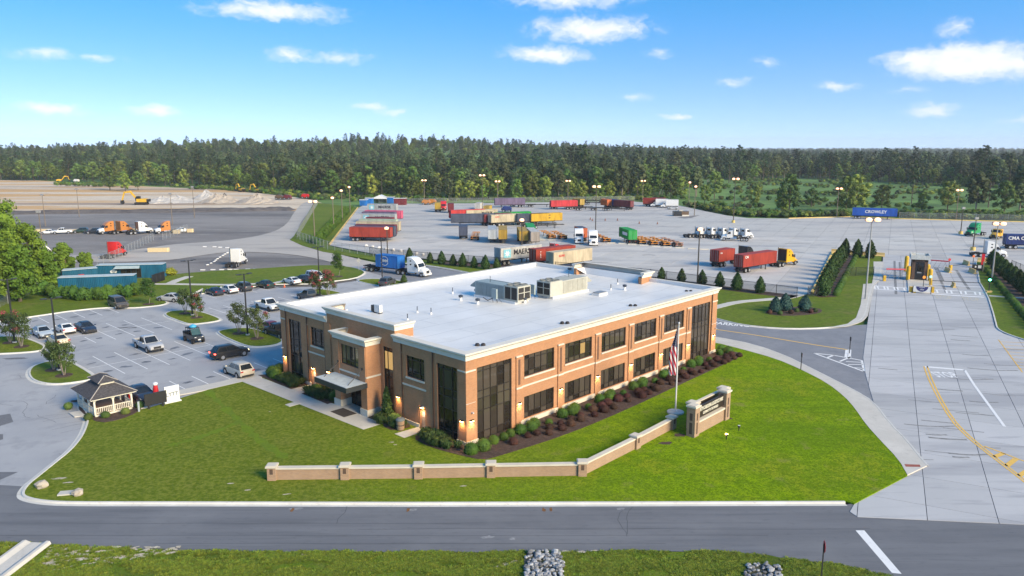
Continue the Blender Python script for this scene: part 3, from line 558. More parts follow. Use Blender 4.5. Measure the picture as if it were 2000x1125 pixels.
TRK = ground_mat('greener_grass_track', (.135, .205, .012), [(.9, (1, 1), .42, .60, (.115, .165, .018), .8), (5, (1, 1), .45, .7, (.07, .125, .008), .55)], bump=.03, bscale=9, spec=.12)
for pts in ([(330, 873), (380, 860), (430, 842), (470, 825)], [(405, 765), (440, 800), (470, 826), (500, 858), (560, 898)]):
    ln = chaikin(gp(pts), 3, False); w_ = [.15 + .45 * q_.random() for _ in ln]; mb = MB(); tz = .122 + .003 * len(pts)
    for side in (1, -1): mb.v += [(p.x, p.y, tz - .008) for p in [offset_line(ln, side * w_[i], False)[i] for i in range(len(ln))]]
    n = len(ln); mb.f = [(i + n, i + 1 + n, i + 1, i) for i in range(n - 1)]; ob('grass_track', mb.mesh('grass_track'), TRK, LW)

TYRE = mat('tyre_rubber_mark', (.27, .27, .275), rough=.8, scale=2.5, var=.3); YSL = bpy.data.objects['container_yard']
for k, (pts, w) in enumerate([([(1826, 523), (1836, 545), (1848, 572)], .45), ([(1868, 528), (1880, 548), (1893, 566)], .55), ([(1747, 510), (1748, 540), (1750, 575)], .45), ([(1757, 512), (1759, 545)], .4), ([(1831, 524), (1843, 550)], .4)]): poly_line(chaikin(gp(pts), 2, False), w, dr, 'tyre_mark', TYRE, .044)
TY2 = mat('faint_tyre_mark', (.31, .305, .30), rough=.8, scale=2.5, var=.25)
for k in range(46):
    px, py = q_.uniform(780, 1980), q_.uniform(402, 535)
    if px < 900 and py > 500 or (1580 < px < 1730 and py > 485) or (px > 1890 and py > 505) or py > 500 + (px - 1000) * .11: continue
    L_ = q_.uniform(15, 60); bend = q_.uniform(-2, 2); poly_line(chaikin(gp([(px, py), (px + L_ * .5, py + bend), (px + L_, py + bend * q_.uniform(-1, 2.2))]), 2, False), q_.uniform(.25, .6), YSL, 'tyre_mark', TY2 if k % 3 else TYRE, .028 + .0003 * k)
for k in range(26):
    px, py = q_.uniform(1715, 1960), q_.uniform(595, 900)
    if px > 1900 and py < 660: continue
    L_ = q_.uniform(30, 110); poly_line(chaikin(gp([(px, py), (px + L_ * .5, py + L_ * .05), (px + L_, py + L_ * q_.uniform(.02, .12))]), 2, False), q_.uniform(.12, .35), dr, 'tyre_mark', TY2, .0405 + .0002 * k)

SEAL = mat('crack_sealer', (.065, .066, .072), rough=.7, scale=3, var=.2)
for k, (y0, x0, x1) in enumerate([(1022, -300, 900), (1046, 0, 1500), (1033, 700, 1700), (1062, 300, 1300)]):
    poly_line(chaikin([G(x0 + (x1 - x0) * i / 14, y0 + q_.uniform(-.9, .9)) for i in range(15)], 1, False), .035, RD, 'sealed_crack', SEAL, .0065)
for k in range(26):
    if k < 3: c = G(q_.uniform(60, 1600), q_.uniform(1000, 1070)); par, z_, a_ = RD, .0068, q_.uniform(1.2, 1.9)
    else: c = W(q_.uniform(-40, 8), q_.uniform(38, 80)) if k > 15 else G(q_.uniform(-20, 150), q_.uniform(760, 930)); par, z_, a_ = LOT, .0065, q_.uniform(0, 3.1)
    pts = [c]
    for i in range(7): a_ += q_.uniform(-.5, .5); pts.append(pts[-1] + Vector((math.cos(a_), math.sin(a_), 0)) * q_.uniform(.3, .8))
    poly_line(pts, .045, par, 'sealed_crack', PATCHM if par is LOT else mat('darker_asphalt', (.09, .092, .10), rough=.85), z_)
for k, (px, py) in enumerate([(30, 700), (250, 640)], 2): blotch(G(px, py), 1.6, .5, .1, .0062, PATCHM if k > 1 else mat('darker_asphalt', (.10, .102, .112), rough=.85, scale=4, var=.15), RD if k < 2 else LOT, 'asphalt_patch', 400 + k)
# ================================================================== OFFICE BUILDING
BRICK = brick_mat('red_brick', (.46, .205, .092), (.375, .16, .072), (.45, .32, .21))
CREAM = mat('cast_stone', (.62, .56, .46), rough=.75, scale=1.2, var=.06, bump=.002)
WHITEC = mat('cornice_paint', (.66, .62, .54), rough=.6, scale=.7, var=.05)
ROOFM = mat('white_membrane', (.75, .74, .725), rough=.45, scale=.16, var=.09, spec=.4, detail=8)
def seam_mat():
    m = ROOFM.copy(); m.name = 'seamed_membrane'; N = m.node_tree.nodes; L = m.node_tree.links; b = N['Principled BSDF']; src = b.inputs['Base Color'].links[0].from_socket
    t = N.new('ShaderNodeTexCoord'); br = N.new('ShaderNodeTexBrick'); L.new(t.outputs['Object'], br.inputs['Vector']); br.inputs['Scale'].default_value = 1; br.inputs['Brick Width'].default_value = 15; br.inputs['Row Height'].default_value = 3.05; br.inputs['Mortar Size'].default_value = .035; br.inputs['Mortar Smooth'].default_value = .3
    br.inputs['Color1'].default_value = (1, 1, 1, 1); br.inputs['Color2'].default_value = (.96, .96, .955, 1); br.inputs['Mortar'].default_value = (.58, .59, .62, 1)
    n = N.new('ShaderNodeTexNoise'); n.inputs['Scale'].default_value = .35; n.inputs['Detail'].default_value = 7; L.new(t.outputs['Object'], n.inputs['Vector']); mr = N.new('ShaderNodeMapRange'); mr.inputs[1].default_value = .56; mr.inputs[2].default_value = .74; mr.inputs[4].default_value = .5; L.new(n.outputs['Fac'], mr.inputs[0])
    mx = N.new('ShaderNodeMix'); mx.data_type = 'RGBA'; mx.blend_type = 'MULTIPLY'; mx.inputs['Factor'].default_value = 1; L.new(src, mx.inputs[6]); L.new(br.outputs['Color'], mx.inputs[7])
    m2 = N.new('ShaderNodeMix'); m2.data_type = 'RGBA'; L.new(mr.outputs[0], m2.inputs['Factor']); L.new(mx.outputs[2], m2.inputs[6]); m2.inputs[7].default_value = (.56, .54, .50, 1); L.new(m2.outputs[2], b.inputs['Base Color']); return m
ROOFS = seam_mat()
FRAMEM = mat('bronze_frame', (.030, .024, .020), rough=.35, var=.1, spec=.5)
def glass_mat(name, dark, light, lo=.55):
    m = bpy.data.materials.new(name); m.use_nodes = True; N = m.node_tree.nodes; L = m.node_tree.links; b = N['Principled BSDF']
    b.inputs['Roughness'].default_value = .04; b.inputs['Specular IOR Level'].default_value = .55
    oi = N.new('ShaderNodeObjectInfo'); mr = N.new('ShaderNodeMapRange'); mr.inputs[1].default_value = .25; mr.inputs[2].default_value = lo; L.new(oi.outputs['Random'], mr.inputs[0])
    mx = N.new('ShaderNodeMix'); mx.data_type = 'RGBA'; mx.inputs[6].default_value = (*dark, 1); mx.inputs[7].default_value = (*light, 1); L.new(mr.outputs[0], mx.inputs['Factor']); L.new(mx.outputs[2], b.inputs['Base Color'])
    t = N.new('ShaderNodeTexCoord'); n = N.new('ShaderNodeTexNoise'); n.inputs['Scale'].default_value = .5; L.new(t.outputs['Object'], n.inputs['Vector'])
    bp = N.new('ShaderNodeBump'); bp.inputs['Distance'].default_value = .01; L.new(n.outputs['Fac'], bp.inputs['Height']); L.new(bp.outputs[0], b.inputs['Normal'])
    MATS[name] = m; return m
GLASS_B = glass_mat('bronze_glass_with_blinds', (.022, .018, .015), (.072, .060, .048))
GLASS_D = glass_mat('dark_glass', (.012, .011, .010), (.045, .040, .034), .9)
GLASS_W = mat('lamplit_window', (.05, .035, .02), rough=.08, emit=(1, .62, .22), estr=.22, spec=.5)
BLACKM = mat('black_metal', (.018, .018, .02), rough=.45, var=.1, spec=.5)
DOORM = mat('beige_door_paint', (.48, .36, .27), rough=.5)
off = thing('office_building', BA, BANG, 'two-storey brown brick office with white flat roof and dark window bays', 'building')
def bw(name, mb, material, parent=off, smooth=False):
    me = mb if not isinstance(mb, MB) else mb.mesh(name, smooth)
    for v in me.vertices: v.co *= K
    return ob(name, me, material, parent)
LU, LV = 42.4, 30.2
class Face:      # facade helper: s along, d out of the wall, z up  ->  building coordinates
    def __init__(s, fn): s.fn = fn
    def box(s, mb, s0, s1, d0, d1, z0, z1):
        c = [s.fn(a, b) for a, b in ((s0, d0), (s1, d1))]
        mb.box(min(c[0][0], c[1][0]), max(c[0][0], c[1][0]), min(c[0][1], c[1][1]), max(c[0][1], c[1][1]), z0, z1)
    def P(s, a, d, z): x, y = s.fn(a, d); return (x, y, z)
FR = Face(lambda s, d: (s, -d)); FL = Face(lambda s, d: (-d, s)); FB = Face(lambda s, d: (s, LV + d)); FE = Face(lambda s, d: (LU + d, s))
def wall_mesh(face, length, z0, z1, openings, depth=.28, d=0.0):
    mb = MB(); xs = sorted({0, length, *[o[0] for o in openings], *[o[1] for o in openings]}); zs = sorted({z0, z1, *[o[2] for o in openings], *[o[3] for o in openings]})
    for i in range(len(xs) - 1):
        for j in range(len(zs) - 1):
            cx, cz = (xs[i] + xs[i + 1]) / 2, (zs[j] + zs[j + 1]) / 2
            if any(o[0] < cx < o[1] and o[2] < cz < o[3] for o in openings): continue
            mb.quad(face.P(xs[i], d, zs[j]), face.P(xs[i + 1], d, zs[j]), face.P(xs[i + 1], d, zs[j + 1]), face.P(xs[i], d, zs[j + 1]))
    for o in openings:
        a, b, c, e = o[:4]
        for p, q in (((a, c), (a, e)), ((a, e), (b, e)), ((b, e), (b, c)), ((b, c), (a, c))):
            mb.quad(face.P(p[0], d, p[1]), face.P(q[0], d, q[1]), face.P(q[0], d - depth, q[1]), face.P(p[0], d - depth, p[1]))
    return mb
def window(face, s0, s1, z0, z1, cols, rows, glass, d=-.16, warm=(), bar=.055, parent=off):
    mb = MB(); cs = [s0 + (s1 - s0) * c for c in cols]; rs = [z0 + (z1 - z0) * r for r in rows]
    for c in cs:
        w = bar * (1.6 if c in (cs[0], cs[-1]) else 1); a = min(max(c - w / 2, s0), s1 - w); face.box(mb, a, a + w, d - .06, d + .07, z0, z1)
    for r in rs:
        w = bar * (1.5 if r in (rs[0], rs[-1]) else 1); a = min(max(r - w / 2, z0), z1 - w); face.box(mb, s0 + .01, s1 - .01, d - .055, d + .062, a, a + w)
    w = bw('window', mb, FRAMEM, parent); k = 0
    for i in range(len(cs) - 1):
        for j in range(len(rs) - 1):
            p = MB(); e = .02
            face.box(p, cs[i] + e, cs[i + 1] - e, d - .02, d, rs[j] + e, rs[j + 1] - e)
            bw('pane', p, GLASS_W if (i, j) in warm else glass, w)
    return w
ZB = (.10, .85, 2.80, 3.92, 4.62, 6.38, 6.80)
def rel(z, z0, z1): return [(q - z0) / (z1 - z0) for q in z]
BIGR = rel(ZB, ZB[0], ZB[-1]); C5 = [0, .2, .4, .6, .8, 1]
bays = [(7.27 + 5.84 * k, 11.48 + 5.84 * k) for k in range(5)]
# walls
opR = [(1.3, 5.6, .1, 6.8), (36.65, 40.9, .1, 6.8)] + [(a, b, 4.65, 6.68) for a, b in bays] + [(a, b, .62, 2.74) for a, b in bays]
bw('wall', wall_mesh(FR, LU, 0, 7.7, opR), BRICK)
opL = [(1.15, 3.77, .1, 6.8), (5.5, 8.06, 4.65, 6.68), (10.1, 11.55, .1, 6.88), (18.4, 19.85, .1, 6.88), (21.8, 24.26, 4.68, 6.7), (26.25, 28.77, .1, 6.86), (5.5, 6.2, .02, 1.95), (23.7, 24.4, .02, 1.95)]
bw('wall', wall_mesh(FL, LV, 0, 7.7, opL), BRICK)
mb = MB(); mb.quad((0, LV, 0), (0, LV, 7.7), (LU, LV, 7.7), (LU, LV, 0)); bw('wall', mb, BRICK)
mb = MB(); mb.quad((LU, 0, 0), (LU, LV, 0), (LU, LV, 7.7), (LU, 0, 7.7)); bw('wall', mb, BRICK)
# dark rooms behind the glass so that nothing shines through
mb = MB(); mb.box(.4, LU - .4, .4, LV - .4, .05, 7.4); bw('interior_core', mb, mat('dark_interior', (.03, .027, .024), rough=.9))
# windows
window(FR, 1.3, 5.6, .1, 6.8, C5, BIGR, GLASS_B); window(FR, 36.65, 40.9, .1, 6.8, C5, BIGR, GLASS_B)
for k, (a, b) in enumerate(bays):
    window(FR, a, b, 4.65, 6.68, [0, .17, .37, .58, .79, 1], [0, .24, .8, 1], GLASS_B, warm=((3, 1),) if k == 1 else ())
    window(FR, a, b, .62, 2.74, [0, .17, .37, .58, .79, 1], [0, .25, 1], GLASS_B)
C3 = [0, .28, .73, 1]
window(FL, 1.15, 3.77, .1, 6.8, C3, BIGR, GLASS_D); window(FL, 26.25, 28.77, .1, 6.86, C3, BIGR, GLASS_D)
window(FL, 5.5, 8.06, 4.65, 6.68, C3, [0, .25, .82, 1], GLASS_D); window(FL, 21.8, 24.26, 4.68, 6.7, C3, [0, .25, .82, 1], GLASS_D)
window(FL, 10.1, 11.55, .1, 6.88, [0, .6, 1], BIGR, GLASS_D, warm=((0, 4), (1, 4))); window(FL, 18.4, 19.85, .1, 6.88, [0, .4, 1], BIGR, GLASS_D)
# stone trim
def trim(name, face, lst, material=CREAM):
    for a, b, d0, d1, z0, z1 in lst:
        m = MB(); face.box(m, a, b, d0, d1, z0, z1); bw(name, m, material)
trim('sill', FR, [(a - .06, b + .06, -.05, .09, 4.50, 4.645) for a, b in bays])
trim('sill', FL, [(5.44, 8.12, -.05, .09, 4.48, 4.645), (21.74, 24.32, -.05, .09, 4.51, 4.675)])
# belt course and pilasters on the long front
pil = [(6.12 + 5.86 * k, 6.88 + 5.86 * k) for k in range(6)]
trim('belt_course', FR, [(6.12, 36.2, .004, .06, 3.72, 3.88)])
trim('pilaster', FR, [(a, b, .003, .11, 0, 6.72) for a, b in pil], BRICK)
trim('pilaster_cap', FR, [(a - .05, b + .05, .006, .17, 6.72, 6.86) for a, b in pil])
trim('belt_course', FR, [(a - .03, b + .03, .112, .165, 3.715, 3.885) for a, b in pil])
trim('recessed_panel', FR, [(a + .24, b - .24, .112, .118, 4.1, 6.5) for a, b in pil], mat('dark_brick_panel', (.16, .085, .055), rough=.9))  # flat panels, coloured darker than the pilaster brick
trim('corner_pier', FR, [(-.08, 1.02, .002, .08, 0, 7.64), (41.25, LU + .08, .002, .08, 0, 7.64)], BRICK)
trim('corner_pier', FL, [(.0, .9, .003, .083, 0, 7.642), (29.25, LV + .06, .003, .083, 0, 7.642)], BRICK)
trim('stone_band', FR, [(-.12, 1.06, .082, .125, 6.64, 6.78), (41.22, LU + .12, .082, .125, 6.64, 6.78), (-.1, 1.04, .081, .1, 3.83, 3.87), (41.23, LU + .1, .081, .1, 3.83, 3.87)])
trim('stone_band', FL, [(.0, .92, .085, .128, 6.645, 6.785), (8.68, 9.7, .004, .05, 6.70, 6.83), (4.3, 5.2, .004, .05, 6.70, 6.83), (24.85, 25.95, .004, .05, 6.74, 6.87), (20.5, 21.5, .004, .05, 6.74, 6.87), (29.24, LV + .1, .085, .128, 6.645, 6.785), (5.25, 8.66, .004, .06, 3.77, 3.93), (21.57, 24.94, .004, .06, 3.79, 3.95)])
# base course
trim('base_course', FR, [(-.14, 1.28, .084, .16, 0, .46), (41.0, LU + .14, .084, .16, 0, .46)] + [(a - .55, b + .55, .004, .13, 0, .56) for a, b in bays] + [(1.3, 5.6, .004, .13, 0, .09), (36.65, 40.9, .004, .13, 0, .09)])
trim('base_course', FL, [(.0, 1.1, .086, .163, 0, .46), (3.8, 5.4, .004, .12, 0, .46), (6.3, 10.05, .004, .12, 0, .46), (19.9, 23.6, .004, .12, 0, .46), (24.5, 26.2, .004, .12, 0, .46), (28.8, LV + .1, .086, .163, 0, .46), (1.1, 3.8, .004, .12, 0, .09), (26.2, 28.8, .004, .12, 0, .09)])
# shallow brick piers on the entrance front, downspouts
trim('pier', FL, [(8.72, 9.72, .002, .10, .46, 7.64), (4.28, 5.2, .002, .06, .46, 7.64), (24.9, 26.0, .002, .10, .46, 7.64), (20.4, 21.5, .002, .10, .46, 7.64)], BRICK)
trim('downspout', FL, [(4.2, 4.27, .07, .14, 0, 8.3), (8.66, 8.71, .05, .11, 0, 8.3), (24.83, 24.89, .07, .14, 0, 8.3), (29.1, 29.17, .09, .16, 0, 8.3), (21.5, 21.55, .05, .11, .5, 7.64)], mat('dark_brown_metal', (.07, .045, .035), rough=.5))
trim('downspout', FR, [(41.15, 41.22, .09, .16, 0, 8.3)], MATS['dark_brown_metal'])
# cornice: stepped profile run round the roof
def cornice(face, s0, s1, zb, ret0=0, ret1=0, hgt_=.75, name='cornice', out=.0):
    prof = [(0 + out, 0), (.07 + out, .03), (.07 + out, .30), (.17 + out, .33), (.17 + out, .42), (.27 + out, .50), (.34 + out, .60), (.34 + out, .72), (-.30, .75)]
    m = MB(); rows = []
    for s, e in ((s0, ret0), (s1, ret1)): rows.append([face.P(s + e * d, d, zb + z * hgt_ / .75) for d, z in prof])
    n = len(prof); m.v = rows[0] + rows[1]; m.f = [(i, i + 1, i + 1 + n, i + n) for i in range(n - 1)] + [tuple(range(n)), tuple(range(2 * n - 1, n - 1, -1))]
    return bw(name, m, WHITEC)
cornice(FR, 0, LU, 7.65, -1, 1, out=.08); cornice(FL, 0, 9.75, 7.652, -1, 0, out=.085); cornice(FL, 20.95, LV, 7.652, 0, 1, out=.085)
cornice(FE, 0, LV, 7.651, -1, 1, out=.0); cornice(FB, 0, LU, 7.651, -1, 1, out=.0)
# parapets (white membrane over the back) and roof
RZ = 7.72
mb = MB()
for f, l in ((FR, LU), (FB, LU)): f.box(mb, .02, l - .02, -.42, -.02, 7.3, 8.385)
bw('parapet', mb, ROOFM)
mb = MB()
for f, l in ((FL, LV), (FE, LV)): f.box(mb, .44, l - .44, -.42, -.02, 7.3, 8.383)
bw('parapet', mb, ROOFM)
mb = MB(); n = 14
for i in range(n + 1):
    for j in range(n + 1):
        x, y = .4 + (LU - .8) * i / n, .4 + (LV - .8) * j / n
        mb.v.append((x, y, RZ + .04 * math.sin(i * 2.1 + j) + .24 * max(0, 1 - min(i, n - i, j, n - j) * 1.0)))
for i in range(n):
    for j in range(n): a = i * (n + 1) + j; mb.f.append((a, a + n + 1, a + n + 2, a + 1))
bw('roof', mb, ROOFS, smooth=True)
# raised parapets over the entrance and over the rear
for face, nm in ((FL, 'front'), (FE, 'rear')):
    a, b = 9.65, 21.05
    m = MB(); face.box(m, a, b, -.5, .012, 7.66, 8.66); bw('raised_parapet', m, BRICK)
    m = MB()
    for s in (a, b - .5):
        face.box(m, s + .02, s + .48, -2.2, -.5, 7.5, 8.70)
    bw('raised_parapet', m, BRICK)
    m = MB()        # sloped membrane backing
    P0 = [face.P(a + .5, -.52, 8.72), face.P(b - .5, -.52, 8.72), face.P(b - .5, -1.15, RZ + .05), face.P(a + .5, -1.15, RZ + .05)]
    m.quad(*P0)
    for s in (a, b): m.tri(face.P(s + (.5 if s == a else -.5), -2.3, 8.74), face.P(s + (1.4 if s == a else -1.4), -1.0, RZ + .1), face.P(s + (.5 if s == a else -.5), -.5, 8.74))
    bw('parapet_flashing', m, ROOFM)
    cornice(face, a, b, 8.63, -1, 1, hgt_=.72)
    for s, sg in ((a, -1), (b, 1)):
        f2 = Face((lambda fc, s0, sg_: (lambda q, d: fc.fn(s0 + sg_ * d, -q)))(face, s, sg)); cornice(f2, 0, 2.2, 8.632, -1, 0, hgt_=.718)
# entrance bay
pv0, pv1, pd = 12.05, 17.45, 1.65
m = MB()
for a, b in ((pv0, pv0 + .95), (pv1 - .95, pv1)): m = MB(); FL.box(m, a, b, 0, pd, 0, 3.0); bw('entrance_pier', m, BRICK)
EF = Face(lambda s, d: (-pd - d, pv0 + s))
bw('entrance_wall', wall_mesh(EF, pv1 - pv0, 3.0, 7.0, [(1.25, 4.15, 4.62, 6.62)]), BRICK)
m = MB(); m.quad((0, pv0, 3), (-pd, pv0, 3), (-pd, pv0, 7.0), (0, pv0, 7.0)); m.quad((0, pv1, 3), (0, pv1, 7.0), (-pd, pv1, 7.0), (-pd, pv1, 3)); m.quad((0, pv0, 3.0), (0, pv1, 3.0), (-pd, pv1, 3.0), (-pd, pv0, 3.0)); bw('entrance_wall', m, BRICK)
m = MB(); m.box(-pd + .02, 0, pv0 + .02, pv1 - .02, 6.9, 7.05); bw('entrance_roof', m, ROOFM)
m = MB(); m.box(-pd + .5, 0, pv0 + .3, pv1 - .3, 3.05, 6.85); bw('interior_core', m, MATS['dark_interior'])
window(EF, 1.25, 4.15, 4.62, 6.62, [0, .25, .5, .75, 1], [0, .25, 1], glass_mat('amber_glass', (.05, .035, .018), (.20, .14, .06)))
cornice(EF, 0, pv1 - pv0, 7.0, -1, 1, .72)
ES = Face(lambda s, d: (-pd + s, pv0 - d)); cornice(ES, 0, pd, 7.001, -1, 0, .719); ES2 = Face(lambda s, d: (-pd + s, pv1 + d)); cornice(ES2, 0, pd, 7.001, -1, 0, .719)
trim('belt_course', EF, [(-.05, pv1 - pv0 + .05, .004, .07, 3.9, 4.06)]); trim('belt_course', ES, [(0, pd, .004, .07, 3.9, 4.06)])
for a, b in ((pv0, pv0 + .95), (pv1 - .95, pv1)):
    m = MB(); m.box(-pd - .1, .0, a - .1, b + .1, 0, .78); bw('base_course', m, CREAM)
trim('pier', EF, [(.05, 1.0, .003, .09, 3.0, 6.9), (4.4, 5.35, .003, .09, 3.0, 6.9)], BRICK)
# storefront doors, recessed
SF = Face(lambda s, d: (-.55 - d, pv0 + s))
window(SF, .95, 4.45, .03, 2.95, [0, .22, .5, .78, 1], [0, .72, 1], GLASS_D, bar=.07)
m = MB(); FL.box(m, pv0 + .95, pv1 - .95, .05, .5, .0, .03); bw('threshold', m, BLACKM)
# canopy
m = MB(); m.box(-4.05, -pd - .02, 11.9, 17.3, 3.02, 3.5); can = bw('canopy', m, mat('charcoal_fascia', (.035, .042, .048), rough=.4, var=.08))
m = MB(); m.box(-3.98, -pd - .03, 11.97, 17.23, 3.503, 3.52); bw('canopy_deck', m, mat('pale_canopy_deck', (.55, .60, .62), rough=.4), can)
for v in (12.6, 16.6):
    m = MB(); m.cyl((-3.4, v, 3.5), (-pd + .02, v, 4.75), .035, n=8); bw('tie_rod', m, BLACKM, can); m = MB(); m.cyl((-pd - .12, v, 4.75), (-pd + .0, v, 4.75), .13, n=12); bw('anchor_plate', m, BLACKM, can)
# service doors
for a, b in ((5.5, 6.2), (23.7, 24.4)):
    m = MB(); FL.box(m, a, b, -.2, -.14, .02, 1.95); d = bw('door', m, DOORM); m = MB(); FL.box(m, a + .08, a + .12, -.14, -.08, .9, 1.0); bw('handle', m, BLACKM, d)
    m = MB(); FL.box(m, a + .2, b - .15, -.139, -.135, 1.2, 1.65); bw('notice', m, mat('paper_notice', (.65, .62, .66), rough=.7), d)
# wall lamps
LAMPM = mat('lamp_glow', (1, .8, .5), emit=(1, .62, .2), estr=22)
def wall_lamp(face, s, z, d, power=55):
    m = MB(); face.box(m, s - .20, s + .20, d, d + .16, z, z + .11); l = bw('wall_lamp', m, BLACKM)
    m = MB(); face.box(m, s - .17, s + .17, d + .02, d + .14, z - .035, z - .004); bw('lamp_lens', m, LAMPM, l)
    ld = bpy.data.lights.new('wall_lamp_light', 'SPOT'); ld.energy = power; ld.color = (1, .62, .25); ld.spot_size = R(150); ld.spot_blend = 1; ld.shadow_soft_size = .1
    lo = bpy.data.objects.new('wall_lamp_light', ld); COL.objects.link(lo); lo.parent = l; lo.location = Vector(face.P(s, d + .16, z - .1)) * K
for a, b in pil: wall_lamp(FR, (a + b) / 2, 2.34, .11)
wall_lamp(FR, .5, 2.25, .08); wall_lamp(FL, .45, 2.25, .083); wall_lamp(FL, 9.25, 2.4, .10); wall_lamp(FL, 5.85, 2.15, .004); wall_lamp(FL, 24.05, 2.15, .004); wall_lamp(FL, 21.0, 2.4, .10); wall_lamp(FL, 29.7, 2.4, .083); wall_lamp(FR, 41.8, 2.4, .08)
# security cameras on the corner
for f, s, z in ((FR, .55, 2.95), (FL, 30.0, 3.3), (FL, 5.6, 2.25), (FR, 42.2, 3.2)):
    m = MB(); f.box(m, s - .05, s + .05, .084, .34, z, z + .1); bw('security_camera', m, mat('camera_white', (.7, .7, .7), rough=.4))

# ------------------------------------------------ things on the roof
RT = RZ * K
HVG = mat('unit_grey_green', (.30, .36, .36), rough=.5, scale=1, var=.08); HVB = mat('unit_beige', (.46, .45, .38), rough=.5, scale=1, var=.08)
def hvac(loc, rz, label, m1, m2):
    t = thing('rooftop_unit', loc, rz, label, 'air handler', 'air handling units on the office roof'); L_ = 7.4; m3 = mat(m1.name + '_panel', (.22, .27, .275) if m1 is HVG else (.37, .36, .30), rough=.5)
    ob('curb', MB().box(-.15, L_ - .4, -.12, 2.32, -.05, .28), ROOFM, t)
    ob('housing', MB().box(0, L_ - 2.3, 0, 2.2, .28, 2.0), m1, t)
    for k in range(5): ob('access_panel', MB().box(.25 + k * .95, 1.12 + k * .95, -.035, .0, .42, 1.9), m3, t)
    for k in range(5): ob('access_panel', MB().box(.25 + k * .95, 1.12 + k * .95, 2.2, 2.235, .42, 1.9), m3, t)
    ob('condenser', MB().box(L_ - 2.28, L_ - .0, -.03, 2.23, .28, 2.12), m2, t)
    for x0, x1, y in ((L_ - 2.1, L_ - 1.2, -.05), (L_ - 1.05, L_ - .15, -.05)):
        c = ob('coil', MB().box(x0, x1, y, y + .03, .5, 1.95), mat('coil_dark', (.03, .026, .022), rough=.6), t)
    for y0, y1 in ((.1, 1.02), (1.18, 2.1)):
        ob('coil', MB().box(L_, L_ + .02, y0, y1, .5, 1.95), MATS['coil_dark'], t); ob('coil_bar', MB().box(L_ + .02, L_ + .04, y0, y1, 1.28, 1.36), m2, t)
    for x, y in ((L_ - 1.7, .55), (L_ - .6, .55), (L_ - 1.7, 1.65), (L_ - .6, 1.65)):
        f = ob('fan', MB().lathe([(.48, 2.12), (.48, 2.24), (.42, 2.24), (.40, 2.16)], 18, (x, y, 0)), mat('fan_grille', (.20, .21, .20), rough=.5), t)
    ob('intake_hood', MB().rings([[(-.02, .05, 1.2), (-.02, .05, 1.95), (-.9, .05, 1.35), (-.85, .05, 1.2)], [(-.02, 2.15, 1.2), (-.02, 2.15, 1.95), (-.9, 2.15, 1.35), (-.85, 2.15, 1.2)]]), m3, t)
    ob('exhaust_hood', MB().rings([[(-.02, .3, .5), (-.02, .3, 1.15), (-.5, .3, .8), (-.45, .3, .6)], [(-.02, 1.9, .5), (-.02, 1.9, 1.15), (-.5, 1.9, .8), (-.45, 1.9, .6)]]), m3, t)
    ob('gas_pipe', MB().cyl((2.0, .7, 2.0), (2.0, .7, 2.75), .03, n=6).cyl((2.0, .7, 2.3), (5, .9, 2.25), .02, n=5), BLACKM, t)
    return t
def roofp(px, py): q = G(px, py, RT); q.z = RT; return q
h1a, h1b = roofp(928, 579), roofp(995, 591); a1 = math.atan2((h1b - h1a).y, (h1b - h1a).x)
hvac(h1a, math.atan2(-BV.y, -BV.x), 'grey green rooftop air handler whose dark coils face right', HVG, HVB)
h2 = roofp(1147, 569)
hvac(h2 + BV * 2.2 , BANG + math.pi, 'beige rooftop air handler whose dark coils face the entrance side', HVB, HVB)
for q, lb in ((roofp(966, 592), 'grey disconnect box on a stand before the left air handler'), (roofp(1040, 583), 'grey disconnect box on a stand between the two air handlers')):
    t = thing('disconnect_box', q, BANG + R(90), lb, 'electrical box')
    ob('box', MB().box(-.4, .4, -.12, .12, .55, 1.75), HVG, t)
    m = MB()
    for x in (-.35, .35): m.cyl((x, -.1, .0), (x, .1, 1.0), .025, n=6).cyl((x, -.9, 0), (x, .0, .9), .02, n=6)
    ob('stand', m, BLACKM, t); ob('conduit', MB().cyl((.2, .1, .6), (.9, .3, .25), .05, n=6).cyl((.9, .3, .25), (1.5, .5, .6), .05, n=6), BLACKM, t)
PIPEM = mat('vent_dark', (.05, .06, .08), rough=.4)
def vent(px, py, kind, label):
    q = roofp(px, py); t = thing('roof_vent', q, 0, label, 'roof vent', 'small vents on the office roof')
    if kind == 'cap': ob('pipe', MB().lathe([(.2, -.1), (.17, .1), (.14, .42)], 10), ROOFM, t); ob('cap', MB().lathe([(.24, .42), (.28, .5), (.28, .66), (.1, .72)], 12), PIPEM, t)
    elif kind == 'pipe': ob('flashing', MB().lathe([(.16, -.1), (.08, .25)], 8), ROOFM, t); ob('pipe', MB().lathe([(.05, .2), (.05, .75)], 8), PIPEM, t)
    elif kind == 'hatch': ob('curb', MB().box(-.9, .9, -.6, .6, -.1, .3), ROOFM, t); ob('lid', MB().box(-.8, .8, -.5, .5, .3, .42), mat('hatch_lid', (.38, .38, .38), rough=.4, metal=.5), t); t.rotation_euler[2] = BANG
    else:
        for dx in (-.28, .28): ob('drain_dome', MB().lathe([(.24, -.1), (.24, .1), (.16, .22), (.04, .26)], 10, (dx, 0, 0)), mat('drain_black', (.03, .025, .025), rough=.5), t)
